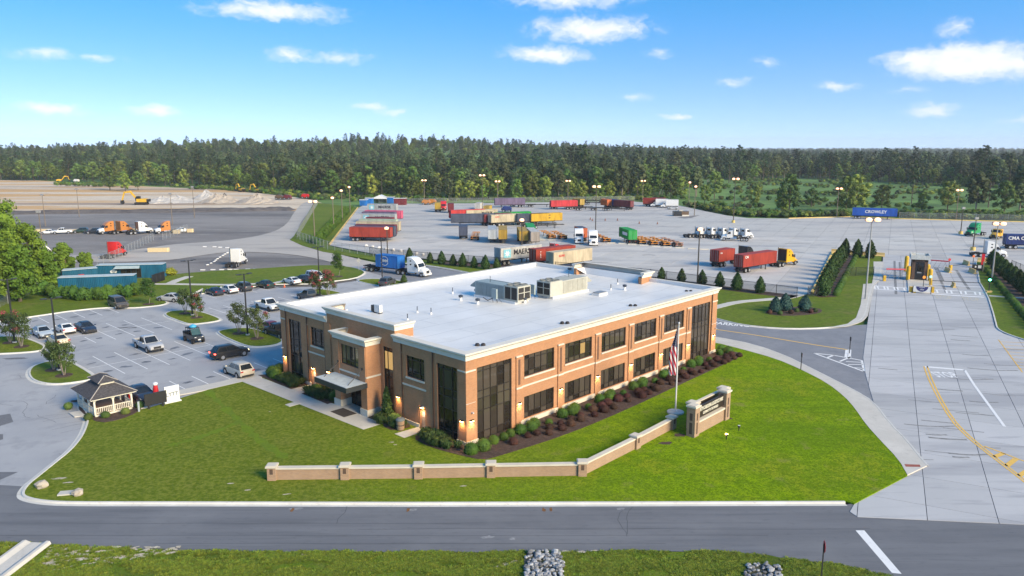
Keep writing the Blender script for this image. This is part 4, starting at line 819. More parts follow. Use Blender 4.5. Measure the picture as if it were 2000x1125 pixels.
for i, (x, y, k, lb) in enumerate([(900, 587, 'cap', 'capped vent pipe left of the left air handler'), (933, 594, 'cap', 'capped vent pipe in front of the left air handler'), (1025, 592, 'cap', 'capped vent pipe between the air handlers near their front'), (1112, 532, 'cap', 'capped vent pipe behind the right air handler'), (1220, 566, 'cap', 'capped vent pipe near the right roof edge'),
        (884, 573, 'pipe', 'thin vent pipe standing alone left of the air handlers'), (842, 614, 'pipe', 'thin vent pipe on the left half of the roof'), (815, 611, 'pipe', 'thin vent pipe nearest the raised front parapet'), (796, 626, 'pipe', 'short vent pipe near the front right parapet return'), (1193, 566, 'pipe', 'thin vent pipe right of the roof hatch'), (1206, 555, 'pipe', 'thin vent pipe below the raised rear parapet'),
        (1171, 576, 'hatch', 'low square roof hatch right of the beige unit'), (615, 592, 'drain', 'pair of black drain domes by the left roof edge'), (778, 566, 'drain', 'pair of black drain domes on the middle of the far roof edge'), (914, 543, 'drain', 'pair of black drain domes on the far roof edge behind the grey unit'), (1028, 524, 'drain', 'pair of black drain domes near the far roof corner'), (938, 675, 'drain', 'black drain domes at the near roof corner'), (1103, 632, 'drain', 'black drain domes along the long front parapet'), (1236, 598, 'drain', 'black drain domes right along the long front parapet'), (1345, 570, 'drain', 'black drain domes by the right roof corner')]): vent(x, y, k, lb)
t = thing('condenser_unit', roofp(739, 612), BANG + R(90), 'small white split condenser on the roof behind the entrance parapet', 'condenser')
ob('cabinet', MB().box(-.5, .5, -.2, .2, .15, 1.0), mat('white_enamel', (.72, .72, .70), rough=.4), t); ob('fan_guard', MB().cyl((-.15, -.2, .57), (-.15, -.23, .57), .33, n=16), BLACKM, t); ob('feet', MB().box(-.45, -.35, -.25, .25, 0, .15).box(.35, .45, -.25, .25, 0, .15), BLACKM, t)
ob('second_cabinet', MB().box(.62, 1.1, -.2, .2, .1, .85), BLACKM, t)
# ================================================================== VEHICLES
CARGLASS = mat('car_glass', (.015, .018, .022), rough=.05, var=.0, spec=.6)
RUBBER = mat('tyre_rubber', (.020, .020, .021), rough=.85, var=.15, scale=8)
RIMM = mat('alloy_rim', (.52, .52, .53), rough=.35, metal=.7, var=.1)
RIMD = mat('dark_rim', (.06, .06, .065), rough=.4, metal=.5)
TRIMB = mat('black_plastic', (.025, .025, .027), rough=.6)
HLAMP = mat('headlamp', (.75, .76, .76), rough=.15, spec=.6)
TLAMP = mat('tail_lamp', (.42, .02, .02), rough=.2, spec=.6)
TLIT = mat('lit_tail_lamp', (.6, .03, .03), emit=(1, .08, .05), estr=3)
HLIT = mat('lit_headlamp', (.9, .85, .7), emit=(1, .8, .5), estr=4)
CHROME = mat('chrome', (.6, .6, .6), rough=.2, metal=.9)
def paint(name, c, rough=.3, metal=0.0): return mat('paint_' + name, c, rough=rough, metal=metal, var=.05, scale=1.2, coat=.35, spec=.5)
P_ = {k: paint(k, c) for k, c in dict(white=(.74, .74, .73), silver=(.42, .43, .45), bluesilver=(.40, .46, .53), navy=(.022, .030, .055), black=(.018, .019, .022), bronze=(.10, .085, .07), beige=(.50, .45, .37), green=(.02, .04, .025), darkgrey=(.06, .065, .07), red=(.55, .02, .02), orange=(.50, .20, .05), yellow=(.72, .38, .02), cream=(.66, .58, .42), maroon=(.14, .02, .025), tgreen=(.02, .28, .09), brown=(.12, .075, .04), darkblue=(.03, .05, .12), paleyellow=(.66, .58, .30)).items()}
CARS = {   # length, width; body stations x: half width, bottom, top ; greenhouse: belt z, roof z, xr, xr2, xf2, xf, half widths
 'sedan': dict(L=4.85, st=[(-2.42, .70, .42, .88), (-2.30, .86, .30, .98), (-1.7, .91, .24, 1.00), (-.9, .92, .22, .96), (.3, .92, .22, .94), (1.0, .92, .22, .93), (1.6, .91, .24, .86), (2.1, .86, .28, .76), (2.36, .72, .34, .64)], gh=(.93, 1.46, -1.85, -.95, .25, 1.15, .83, .60), ax=(-1.42, 1.46), r=.34),
 'coupe': dict(L=4.7, st=[(-2.35, .70, .42, .92), (-2.2, .86, .30, 1.02), (-1.5, .92, .24, 1.02), (-.6, .92, .22, .96), (.5, .92, .22, .93), (1.1, .92, .22, .92), (1.7, .91, .24, .84), (2.1, .86, .28, .74), (2.34, .70, .34, .62)], gh=(.93, 1.40, -1.9, -.75, .05, .95, .82, .56), ax=(-1.4, 1.45), r=.35),
 'suv': dict(L=4.75, st=[(-2.36, .80, .46, 1.02), (-2.26, .92, .34, 1.10), (-1.5, .95, .28, 1.10), (0, .95, .28, 1.06), (1.0, .95, .28, 1.05), (1.6, .94, .30, .98), (2.1, .90, .34, .90), (2.34, .76, .40, .76)], gh=(1.04, 1.72, -2.22, -1.75, .25, 1.1, .86, .68), ax=(-1.42, 1.42), r=.38),
 'van': dict(L=5.1, st=[(-2.54, .86, .42, 1.0), (-2.45, .96, .32, 1.08), (-1.5, .98, .26, 1.08), (0, .98, .26, 1.06), (1.1, .98, .26, 1.05), (1.8, .96, .28, .98), (2.3, .90, .32, .88), (2.52, .76, .38, .74)], gh=(1.04, 1.86, -2.45, -2.2, .45, 1.55, .90, .74), ax=(-1.55, 1.55), r=.37),
 'pickup': dict(L=5.9, st=[(-2.95, .94, .55, .86), (-2.9, .98, .48, .86), (-.75, 1.0, .42, .86), (-.70, 1.0, .42, 1.16), (.9, 1.0, .42, 1.16), (1.3, 1.0, .42, 1.15), (2.3, .98, .44, 1.10), (2.75, .94, .48, 1.04), (2.94, .86, .50, .92)], gh=(1.14, 1.92, -.78, -.62, .55, 1.35, .92, .76), ax=(-1.85, 1.9), r=.42),
}
def car_parts(kind):
    c = CARS[kind]; P = {}; st = c['st']
    body = MB(); rings = []
    for x, w, zb, zt in st:
        h = zt - zb; half = [(w * .86, zb), (w * .97, zb + .10), (w, zb + h * .45), (w * .985, zb + h * .78), (w * .93, zt - .03), (w * .80, zt)]
        rings.append([(x, y, z) for y, z in half] + [(x, -y, z) for y, z in reversed(half)])
    body.rings(rings)
    zb, zr, xr, xr2, xf2, xf, wb, wt = c['gh']; zm = zr - .07
    body.rings([[(xr, wb, zb - .12), (xf, wb, zb - .12), (xf, -wb, zb - .12), (xr, -wb, zb - .12)], [(xr, wb, zb), (xf, wb, zb), (xf, -wb, zb), (xr, -wb, zb)], [(xr2, wt, zm), (xf2, wt, zm), (xf2, -wt, zm), (xr2, -wt, zm)], [(xr2 + .12, wt - .12, zr), (xf2 - .12, wt - .12, zr), (xf2 - .12, -wt + .12, zr), (xr2 + .12, -wt + .12, zr)]])
    if kind == 'pickup':
        for s in (1, -1): body.box(-2.9, -.75, s * 1.0 if s < 0 else .90, -.90 if s < 0 else 1.0, .80, 1.14)
        body.box(-2.94, -2.86, -.97, .97, .80, 1.13)
    P['body'] = body
    def lerp(a, b, t): return [a[i] + (b[i] - a[i]) * t for i in range(3)]
    def pane(b0, b1, t0, t1, u0, u1, v0, v1, off):
        q = []
        for u, v in ((u0, v0), (u1, v0), (u1, v1), (u0, v1)):
            q.append([x + o for x, o in zip(lerp(lerp(b0, b1, u), lerp(t0, t1, u), v), off)])
        m = MB(); m.quad(*q); return m
    P['windshield'] = pane((xf, -wb, zb), (xf, wb, zb), (xf2, -wt, zm), (xf2, wt, zm), .06, .94, .04, .96, (.015, 0, .012))
    P['rear_window'] = pane((xr, wb, zb), (xr, -wb, zb), (xr2, wt, zm), (xr2, -wt, zm), .08, .92, .12, .95, (-.015, 0, .012))
    sw = []
    for s in (1, -1):
        b0, b1, t0, t1 = (xr, s * wb, zb), (xf, s * wb, zb), (xr2, s * wt, zm), (xf2, s * wt, zm)
        mbs = MB()
        for u0, u1 in ((.07, .44), (.48, .90)) if kind != 'van' else ((.05, .30), (.33, .60), (.63, .92)):
            q = pane(b0, b1, t0, t1, u0, u1, .08, .92, (0, s * .015, .006)); k = len(mbs.v); mbs.v += q.v; mbs.f += [tuple(k + i for i in f) for f in q.f]
        sw.append(mbs)
    P['side_window'] = sw
    fx, rx = st[-1][0], st[0][0]; fw = st[-2][1]
    P['headlight'] = [MB().rings([[(fx - .20, s * fw * .62, st[-2][3] - .22), (fx - .20, s * fw * .99, st[-2][3] - .20), (fx - .34, s * fw * 1.01, st[-2][3] - .05), (fx - .22, s * fw * .62, st[-2][3] - .07)], [(fx + .0, s * fw * .55, st[-2][3] - .24), (fx - .12, s * fw * .93, st[-2][3] - .22), (fx - .26, s * fw * .95, st[-2][3] - .07), (fx - .03, s * fw * .55, st[-2][3] - .10)]]) for s in (1, -1)]
    rz = st[1][3]
    P['taillight'] = [MB().box(rx - .02, rx + .14, min(s * .55, s * .88), max(s * .55, s * .88), rz - .24, rz - .09) if kind != 'pickup' else MB().box(rx - .02, rx + .08, min(s * .84, s * .985), max(s * .84, s * .985), .82, 1.1) for s in (1, -1)]
    tr = MB(); tr.box(fx - .30, fx + .03, -fw * .8, fw * .8, st[-1][2] - .08, st[-1][2] + .10); tr.box(rx - .03, rx + .3, -st[1][1] * .8, st[1][1] * .8, st[0][2] - .12, st[0][2] + .05)
    P['bumper'] = tr
    P['grille'] = MB().box(fx - .1, fx + .02, -fw * .5, fw * .5, st[-1][2] + .14, st[-2][3] - .12)
    P['mirror'] = [MB().box(xf - .25, xf - .08, min(s * (wb + .06), s * (wb + .30)), max(s * (wb + .06), s * (wb + .30)), zb + .02, zb + .16) for s in (1, -1)]
    ar = MB(); r = c['r']; w = max(q[1] for q in st)
    for x in c['ax']:
        for s in (1, -1): ar.cyl((x, s * (w - .06), r), (x, s * (w + .012), r), r + .075, n=16)
    P['wheel_arch'] = ar
    if kind == 'pickup': P['bed_liner'] = MB().box(-2.85, -.8, -.89, .89, .80, .872)
    return P
def wheel(parent, x, y, r, w, rim=None, n=16, nm='wheel'):
    s = 1 if y > 0 else -1
    t = ob(nm, cached(('wheel', r, w), lambda: MB().rings([[(r * k * math.cos(2 * math.pi * j / n), yy, r * k * math.sin(2 * math.pi * j / n)) for j in range(n)] for k, yy in ((.6, -w / 2), (.94, -w / 2), (1, -w / 2 + .04), (1, w / 2 - .04), (.94, w / 2), (.6, w / 2))]), True), RUBBER, parent, (x, y, r))
    ob('rim', cached(('rim', r, w), lambda: MB().rings([[(r * k * math.cos(2 * math.pi * j / n), yy, r * k * math.sin(2 * math.pi * j / n)) for j in range(n)] for k, yy in ((.62, -w / 2 - .008), (.58, -w / 2 - .012), (.12, -w / 2 + .03), (.12, w / 2 - .03), (.58, w / 2 + .012), (.62, w / 2 + .008))]), True), rim or RIMM, t)
    return t
def car(kind, pos, ang, color, label, rim=None, lit=False, group='cars parked around the office'):
    t = thing({'pickup': 'pickup_truck', 'van': 'minivan', 'suv': 'sport_utility_vehicle'}.get(kind, 'parked_car'), pos, ang, label, {'pickup': 'pickup', 'van': 'van', 'suv': 'suv'}.get(kind, 'car'), group)
    key = ('carparts', kind)
    if key not in CACHE:
        d = {}
        for k, v in car_parts(kind).items(): d[k] = [x.mesh(kind + '_' + k, k == 'body') for x in v] if isinstance(v, list) else [v.mesh(kind + '_' + k, k == 'body')]
        CACHE[key] = d
    mm = dict(body=P_[color], windshield=CARGLASS, rear_window=CARGLASS, side_window=CARGLASS, headlight=HLIT if lit else HLAMP, taillight=TLIT if lit else TLAMP, bumper=TRIMB, grille=TRIMB, mirror=P_[color], wheel_arch=TRIMB, bed_liner=TRIMB)
    for k, l in CACHE[key].items():
        for me in l: ob(k, me, mm[k], t)
    c = CARS[kind]; w = max(q[1] for q in c['st'])
    for x in c['ax']:
        for s in (1, -1): wheel(t, x, s * (w - .09), c['r'], .23, rim)
    return t
AV = math.atan2(BV.y, BV.x); AVn = AV + math.pi
def g0(px, py, z=.0): q = G(px, py); q.z = z; return q
car('sedan', g0(84, 656), AVn, 'bluesilver', 'blue-silver sedan nose forward beside the tree island at left edge')
car('coupe', g0(127, 649), AV, 'white', 'white hatchback coupe with dark tail strip beside the navy sedan', RIMD)
car('sedan', g0(114, 671), AV, 'cream', 'cream white sedan with small red tail lamps behind the light pole')
car('sedan', g0(168, 647), AVn, 'navy', 'dark navy sedan facing forward in the left double row')
car('van', g0(232, 600), AVn, 'bronze', 'dark bronze van parked in front of the hedge')
car('pickup', g0(291, 682), AVn, 'silver', 'silver crew-cab pickup with dark sunroof in the middle of the lot')
car('suv', g0(450, 697), BANG, 'black', 'black SUV driving past the planted island with tail lamps lit', lit=True)
car('suv', g0(466, 732), AV, 'beige', 'pale champagne crossover parked beside the entrance walk')
car('sedan', g0(276, 778), AVn, 'navy', 'dark blue sedan parked beside the gazebo')
car('coupe', g0(419, 575), AV, 'navy', 'dark blue fastback with red lamps, leftmost in the back row')
car('sedan', g0(447, 571), AV, 'white', 'white sedan between the dark fastback and the dark SUV in the back row')
car('suv', g0(474, 567), AV, 'darkgrey', 'dark grey SUV third from left in the back row')
car('sedan', g0(518, 561), AV, 'green', 'dark green sedan alone in the middle of the back row')
car('coupe', g0(570, 554), AV, 'white', 'white coupe next to the orange traffic cone')
car('sedan', g0(596, 551), AVn, 'black', 'black sedan between the white coupe and the white minivan')
car('van', g0(617, 547), AVn, 'white', 'white minivan at the right end of the back row')
car('pickup', g0(524, 604), AVn, 'white', 'white crew-cab pickup with black wheels near the office corner', RIMD)
car('sedan', g0(527, 645), AV, 'maroon', 'dark maroon sedan behind the myrtle island by the office')
car('pickup', g0(545, 656), AV, 'black', 'black pickup half hidden by the office corner')
car('pickup', g0(605, 586), AV, 'darkgrey', 'dark grey pickup whose roof shows above the office roof edge')
car('suv', g0(757, 557), BANG + .5, 'darkgrey', 'dark SUV with roof rack behind the office roof edge')
car('sedan', g0(333, 588), AV + .5, 'silver', 'pale silver sedan by the grass bay near the blue containers')
GV = 'vehicles parked on the gravel lot'
car('pickup', g0(58, 455, -.16), R(178), 'paleyellow', 'pale yellow pickup leftmost in the gravel lot row', group=GV)
car('sedan', g0(95, 456, -.16), R(186), 'white', 'white car in the gravel lot row beside the white pickup', group=GV)
car('pickup', g0(122, 455.5, -.16), R(200), 'white', 'white pickup in the gravel lot row', group=GV)
car('suv', g0(158, 454, -.16), R(200), 'green', 'dark green SUV in the gravel lot row', group=GV)
car('suv', g0(183, 455, -.16), R(200), 'black', 'black SUV in the gravel lot row next to the orange truck', group=GV)
car('sedan', g0(357, 452.5, -.16), R(30), 'white', 'white car parked behind the gravel lot gate', group=GV)
car('pickup', g0(111, 511, -.16), R(200), 'black', 'black pickup beside the big tree at the gravel lot fence', group=GV)
car('sedan', G(1314, 409, .03), R(172), 'silver', 'silver car beside the white box trucks at the far yard edge', group='vehicles in the container yard')

# utility buggy
t = thing('utility_buggy', g0(379, 667), AVn, 'black two-row utility buggy carrying a bright blue object on its roof', 'buggy')
for x in (-1.2, 1.25):
    for s in (1, -1): wheel(t, x, s * .72, .36, .28, RIMD)
ob('body', MB().extr([(-1.75, .45), (1.75, .45), (1.85, .75), (1.7, 1.02), (.95, 1.12), (-1.0, 1.05), (-1.75, 1.1)], -.72, .72), P_['black'], t)
m = MB()
for s in (.66, -.66):
    m.cyl((.95, s, 1.1), (.45, s * .95, 1.95), .035, n=6).cyl((-1.0, s, 1.05), (-1.0, s * .95, 1.95), .035, n=6).cyl((-.3, s, 1.05), (-.3, s * .95, 1.95), .03, n=6).cyl((.45, s * .95, 1.95), (-1.0, s * .95, 1.95), .035, n=6)
ob('roll_cage', m, BLACKM, t); ob('roof', MB().box(-1.05, .5, -.66, .66, 1.97, 2.03), BLACKM, t); ob('windshield', MB().quad((.97, -.6, 1.14), (.97, .6, 1.14), (.5, .57, 1.92), (.5, -.57, 1.92)), mat('tinted_glass', (.05, .10, .10), rough=.05, spec=.6), t)
for y in (.3, -.3):
    ob('seat', MB().box(-.1, .4, y - .25, y + .25, .8, 1.0).box(-.2, -.08, y - .25, y + .25, .9, 1.5), TRIMB, t)
for s in (1, -1): ob('headlight', MB().box(1.62, 1.76, s * .5 - .12, s * .5 + .12, .86, 1.0), HLAMP, t)
ob('cargo_bed', MB().box(-1.85, -1.05, -.7, .7, 1.08, 1.35), TRIMB, t); ob('number_plate', MB().box(1.8, 1.83, -.2, .2, .52, .68), HLAMP, t)
b = ob('blue_tarp_bundle', MB().lathe([(.45, 0), (.5, .12), (.38, .3), (.12, .42)], 10), mat('bright_blue_plastic', (.06, .38, .62), rough=.4), None, t.matrix_world @ Vector((0, 0, 0)))
b.location = Vector(t.location) + Vector((0, 0, 2.04)); b['label'] = 'bright blue bundle tied on the roof of the utility buggy'; b['category'] = 'bundle'

# ---------------- road tractors
def tractor_meshes(kind):
    P = {}
    back = -1.0 if kind == 'sleeper' else .45; top = 3.95 if kind == 'sleeper' else 2.95
    def side(prof, y0, y1, inset=.10):
        m = MB(); cx = sum(p[0] for p in prof) / len(prof); cz = sum(p[1] for p in prof) / len(prof)
        shr = [(cx + (x - cx) * .965, cz + (z - cz) * .965) for x, z in prof]
        m.rings([[(x, y1, z) for x, z in shr], [(x, y1 - inset, z) for x, z in prof], [(x, y0 + inset, z) for x, z in prof], [(x, y0, z) for x, z in shr]]); return m
    if kind == 'sleeper': prof = [(back, .85), (2.05, .85), (2.15, 1.55), (2.05, 1.95), (1.62, 2.75), (1.15, 3.30), (.45, 3.80), (-.3, 3.95), (back, 3.95)]
    else: prof = [(back, .95), (2.05, .85), (2.15, 1.55), (2.05, 1.95), (1.65, 2.72), (1.30, 2.90), (.6, 2.95), (back, 2.9)]
    P['cab'] = side(prof, -1.2, 1.2)
    hood = MB(); rr = []
    for x, w, zt, zb in ((2.02, 1.05, 1.93, .75), (2.7, 1.02, 1.80, .72), (3.2, .98, 1.68, .62), (3.5, .85, 1.45, .60), (3.58, .70, 1.25, .62)):
        h = [(w, zb), (w * 1.02, zb + .4), (w * .98, zt - .28), (w * .78, zt - .06), (w * .3, zt)]
        rr.append([(x, y, z) for y, z in h] + [(x, -y, z) for y, z in reversed(h)])
    hood.rings(rr); P['hood'] = hood
    P['windshield'] = MB().quad((2.068, -1.0, 1.98), (2.068, 1.0, 1.98), (1.675, .95, 2.70), (1.675, -.95, 2.70))
    P['side_window'] = [MB().quad((1.0, s * 1.206, 2.0), (1.88, s * 1.206, 1.98), (1.55, s * 1.206, 2.62), (1.0, s * 1.206, 2.68)) for s in (1, -1)]
    if kind == 'sleeper': P['sleeper_window'] = [MB().box(-.2, .2, min(s * 1.19, s * 1.206), max(s * 1.19, s * 1.206), 2.35, 2.65).box(-.2, .2, min(s * 1.19, s * 1.206), max(s * 1.19, s * 1.206), 3.1, 3.35) for s in (1, -1)]
    else: P['rear_window'] = MB().box(back - .012, back + .02, -.55, .55, 2.0, 2.55)
    P['grille'] = MB().box(3.5, 3.6, -.5, .5, .75, 1.32); P['bumper'] = MB().box(3.38, 3.72, -1.15, 1.15, .38, .72).box(3.2, 3.5, -1.2, 1.2, .42, .8)
    P['headlight'] = [MB().box(3.32, 3.50, min(s * .72, s * 1.02), max(s * .72, s * 1.02), .92, 1.18) for s in (1, -1)]
    P['frame'] = MB().box(-3.95, 2.2, -.45, -.33, .72, .98).box(-3.95, 2.2, .33, .45, .72, .98).box(-3.95, -3.8, -.5, .5, .7, 1.0).box(-1.6, -1.45, -.45, .45, .75, .95).box(-2.95, -2.8, -.45, .45, .75, .95)
    P['fifth_wheel'] = MB().lathe([(.48, 1.02), (.5, 1.1), (.48, 1.16)], 14, (-2.75, 0, 0)).box(-3.5, -2.75, -.28, .28, 1.04, 1.12)
    P['fuel_tank'] = [MB().cyl((-.7, s * .95, .78), (1.1, s * .95, .78), .30, n=12) for s in (1, -1)]
    P['mud_flap'] = [MB().box(-4.12, -4.09, min(s * .5, s * 1.2), max(s * .5, s * 1.2), .25, .95) for s in (1, -1)]
    P['fender'] = [MB().box(2.15, 3.35, min(s * .98, s * 1.2), max(s * .98, s * 1.2), 1.02, 1.22) for s in (1, -1)]
    P['exhaust_stack'] = [MB().cyl((back - .14, s * .95, 1.0), (back - .14, s * .95, top + .25), .08, n=8) for s in ((1, -1) if kind != 'sleeper' else (1,))]
    P['mirror'] = [MB().box(1.75, 1.85, min(s * 1.32, s * 1.52), max(s * 1.32, s * 1.52), 1.85, 2.6).box(1.78, 1.82, min(s * 1.18, s * 1.34), max(s * 1.18, s * 1.34), 2.3, 2.34) for s in (1, -1)]
    return P
def tractor(kind, pos, ang, color, label, low=None, group='road tractors', rim=None, back=None):
    t = thing('truck_tractor', pos, ang, label, 'truck', group); key = ('tractor', kind)
    if key not in CACHE: CACHE[key] = {k: [x.mesh(kind + k, k in ('cab', 'hood')) for x in (v if isinstance(v, list) else [v])] for k, v in tractor_meshes(kind).items()}
    pc = P_[color]; lo = P_[low] if low else pc
    mm = dict(cab=pc, hood=lo, windshield=CARGLASS, side_window=CARGLASS, sleeper_window=CARGLASS, rear_window=CARGLASS, grille=TRIMB, bumper=TRIMB if color not in ('white',) else lo, headlight=HLAMP, frame=TRIMB, fifth_wheel=TRIMB, fuel_tank=CHROME, mud_flap=TRIMB, fender=lo, exhaust_stack=CHROME, mirror=TRIMB)
    for k, l in CACHE[key].items():
        for me in l: ob(k, me, mm[k], t)
    if kind == 'sleeper' and back: ob('rear_panel', cached('sleeperback', lambda: MB().box(-1.03, -1.0, -1.05, 1.05, 1.2, 3.8)), P_[back], t)
    for x, y, w in ((2.72, 1.02, .30), (2.72, -1.02, .30)): wheel(t, x, y, .5, w, rim)
    for x in (-2.15, -3.45):
        for s in (1, -1): wheel(t, x, s * .93, .5, .56, rim)
    return t
def two(pa, pb, z=0): a, b = G(*pa), G(*pb); c = (a + b) / 2; c.z = z; return c, math.atan2((b - a).y, (b - a).x)
GT = 'truck tractors on the gravel lot'; YT = 'truck tractors in the container yard'
tractor('sleeper', *two((225, 454), (203, 456), -.16), 'orange', 'orange sleeper tractor facing left in the gravel lot row', low='white', group=GT, back='orange')
tractor('sleeper', *two((224, 456), (250, 453), -.16), 'orange', 'orange sleeper tractor with dark brown back facing right in the gravel row', group=GT, back='brown')
tractor('sleeper', *two((257, 457), (292, 454), -.16), 'white', 'white sleeper tractor in the gravel lot row facing right', group=GT, back='darkgrey')
tractor('sleeper', *two((343, 453), (306, 456), -.16), 'orange', 'orange sleeper tractor facing left next to the gravel lot gate', low='white', group=GT, back='brown')
tractor('sleeper', *two((207, 505), (240, 497), -.16), 'red', 'red sleeper tractor parked alone on the gravel lot', group=GT)
tractor('sleeper', *two((66, 512), (98, 507), -.16), 'white', 'white sleeper tractor half hidden by the big tree at left', group=GT)
tractor('sleeper', *two((449, 523), (476, 512), -.08), 'white', 'white sleeper tractor seen from behind beside the curved row of wheel stops', group=GT, back='white')
tractor('sleeper', *two((1128, 467), (1133, 481), .03), 'white', 'white sleeper tractor facing forward in front of the orange container', group=YT)
tractor('sleeper', *two((1154, 470), (1162, 486), .03), 'white', 'white sleeper tractor facing forward, nearer of the two side by side', group=YT)
for k in range(5): tractor('daycab', *two((1341 + 22 * k, 464.4 + .7 * k), (1378 + 22 * k, 461.6 + .8 * k), .03), 'white', ('white day-cab tractor ' + ('leftmost in the angled row behind the light pole', 'second from left in the angled row', 'in the middle of the angled row of five', 'second from right in the angled row', 'rightmost in the angled row')[k]), group=YT)
tractor('daycab', *two((1457, 471), (1410, 469.5), .03), 'white', 'white day-cab tractor facing left in front of the angled row', group=YT)
tractor('sleeper', *two((1918, 459), (1888, 462), .03), 'tgreen', 'bright green sleeper tractor facing left in the right of the yard', group=YT)
tractor('daycab', *two((1965, 464), (1936, 468), .03), 'yellow', 'yellow day-cab tractor on the right of the yard', group=YT)
tractor('sleeper', *two((1901, 501), (1963, 503), .03), 'white', 'white sleeper tractor driving right behind the gate hedge', group=YT)
tractor('sleeper', *two((868, 406), (865, 415.5), .03), 'red', 'red tractor facing forward at the far left of the yard', group=YT)

# ---------------- containers and chassis
CC = {}
def cpaint(name, c):
    if name not in CC: CC[name] = mat('container_' + name, c, rough=.6, var=.22, scale=1.1, spec=.3, stretch=(1, 1, .25), rnd=.06)
    return CC[name]
for k, c in dict(red=(.36, .05, .032), orange=(.62, .14, .03), maroon=(.19, .03, .035), cream=(.55, .47, .33), grey=(.36, .38, .39), white=(.55, .54, .51), slate=(.07, .085, .13), navy=(.025, .05, .18), yellow=(.66, .40, .03), gold=(.45, .30, .05), green=(.02, .34, .06), blue=(.02, .16, .50), crowley=(.015, .09, .42), silver=(.47, .50, .53), pink=(.62, .12, .22), purple=(.16, .12, .20), tan=(.40, .35, .30), palegreen=(.42, .50, .38), brightred=(.60, .05, .05), teal=(.008, .105, .20), deckblue=(.02, .12, .28), black=(.03, .03, .035)).items(): cpaint(k, c)
def container_mesh(L, H, corr=True):
    W_ = 2.44; m = MB()
    def corrugate(p0, d, n, length, z0, z1, depth=.05, pitch=.30):
        k = max(4, int(length / pitch)); p = length / k; pts = []
        for i in range(k):
            for t, o in ((0, 0), (.25, 0), (.42, -depth), (.83, -depth)): pts.append(((i + t) * p, o))
        pts.append((length, 0)); s = len(m.v)
        for a, o in pts: m.v.append((p0[0] + d[0] * a + n[0] * o, p0[1] + d[1] * a + n[1] * o, z0)); m.v.append((p0[0] + d[0] * a + n[0] * o, p0[1] + d[1] * a + n[1] * o, z1))
        for i in range(len(pts) - 1): b = s + 2 * i; m.f.append((b, b + 2, b + 3, b + 1))
    h = L / 2; w = W_ / 2 - .02; dp = .05 if corr else .006; pt = .30 if corr else .62
    corrugate((-h + .1, -w), (1, 0), (0, -1), L - .2, .14, H - .1, dp, pt); corrugate((h - .1, w), (-1, 0), (0, 1), L - .2, .14, H - .1, dp, pt); corrugate((h - .03, -w), (0, 1), (1, 0), 2 * w, .14, H - .1, dp, pt)
    m.box(-h + .03, h - .03, -w + .07, w - .07, H - .12, H - .02)                               # roof
    m.box(-h, h, -W_ / 2, -w + .06, 0, .15); m.box(-h, h, w - .06, W_ / 2, 0, .15); m.box(-h, h, -W_ / 2, -w + .06, H - .12, H); m.box(-h, h, w - .06, W_ / 2, H - .12, H)
    for x0, x1 in ((-h, -h + .14), (h - .14, h)):
        m.box(x0, x1, -W_ / 2 - .004, -w + .08, .02, H - .02); m.box(x0, x1, w - .08, W_ / 2 + .004, .02, H - .02); m.box(x0, x1, -W_ / 2, W_ / 2, -.01, .15); m.box(x0, x1, -W_ / 2, W_ / 2, H - .12, H + .004)
    m.box(-h + .05, h - .05, -w + .06, w - .06, .10, .16)
    return m
def shipping_container(pos, ang, L, color, label, text=None, tcol=None, tsize=1.0, tx=0.0, H=2.6, corr=True, group='containers in the yard', mark=None, side=-1, twall=None, roofcol=None):
    t = thing('shipping_container', pos, ang, label, 'container' if corr else 'trailer', group)
    if not corr: t.name = 'box_trailer'
    ob('body', cached(('cont', L, H, corr), lambda: container_mesh(L, H, corr)), CC[color], t)
    for s in (1, -1):
        d = ob('door', cached(('cdoor', H, s), lambda: MB().box(-.02, .02, .02 if s > 0 else -1.12, 1.12 if s > 0 else -.02, .17, H - .14)), CC[color], t, (-L / 2 + .015, 0, 0))
        for y in (.35, .8): ob('lock_rod', cached(('rod', H), lambda: MB().cyl((-.045, 0, .1), (-.045, 0, H - .1), .025, n=6)), mat('lock_rod_steel', (.42, .42, .42), rough=.4, metal=.5), d, (0, s * y, 0))
    if roofcol: ob('roof_cover', MB().box(-L / 2 + .1, L / 2 - .1, -1.1, 1.1, H, H + .03), CC[roofcol], t)
    if text:
        for k, (tt, ts, txx, tz) in enumerate(text if isinstance(text, list) else [(text, tsize, tx, H * .55)]):
            l = ob('lettering', text_mesh(tt, ts, .006), mat('letter_' + (tcol or 'white'), dict(white=(.75, .75, .73), black=(.02, .02, .03), red=(.60, .05, .04))[tcol or 'white'], rough=.5), t, (txx, side * 1.225, tz))
            l.rotation_euler = (R(90), 0, 0 if side < 0 else R(180))
    if mark == 'star':
        m = MB(); pts = []
        for k in range(14): r = .85 if k % 2 == 0 else .34; pts.append((r * math.cos(math.pi * k / 7 + .2), r * math.sin(math.pi * k / 7 + .2)))
        st = MB().rings([[(x, y, 0) for x, y in pts], [(x, y, .012) for x, y in pts]]); pan = MB().box(-1.05, 1.05, -.95, .95, -.01, 0)
        o = ob('star_panel', pan, mat('sky_blue_panel', (.22, .50, .60), rough=.5), t, (-L / 2 + 1.9, -1.24, H * .5)); o.rotation_euler = (R(90), 0, 0); o2 = ob('star', st, mat('letter_white', (.75, .75, .73), rough=.5), o)
    if mark == 'panel': o = ob('white_panel', MB().box(-L * .36, L * .12, -.02, 0, H * .35, H * .68), mat('letter_white', (.75, .75, .73), rough=.5), t, (0, -1.222 if side < 0 else 1.242, 0))
    return t
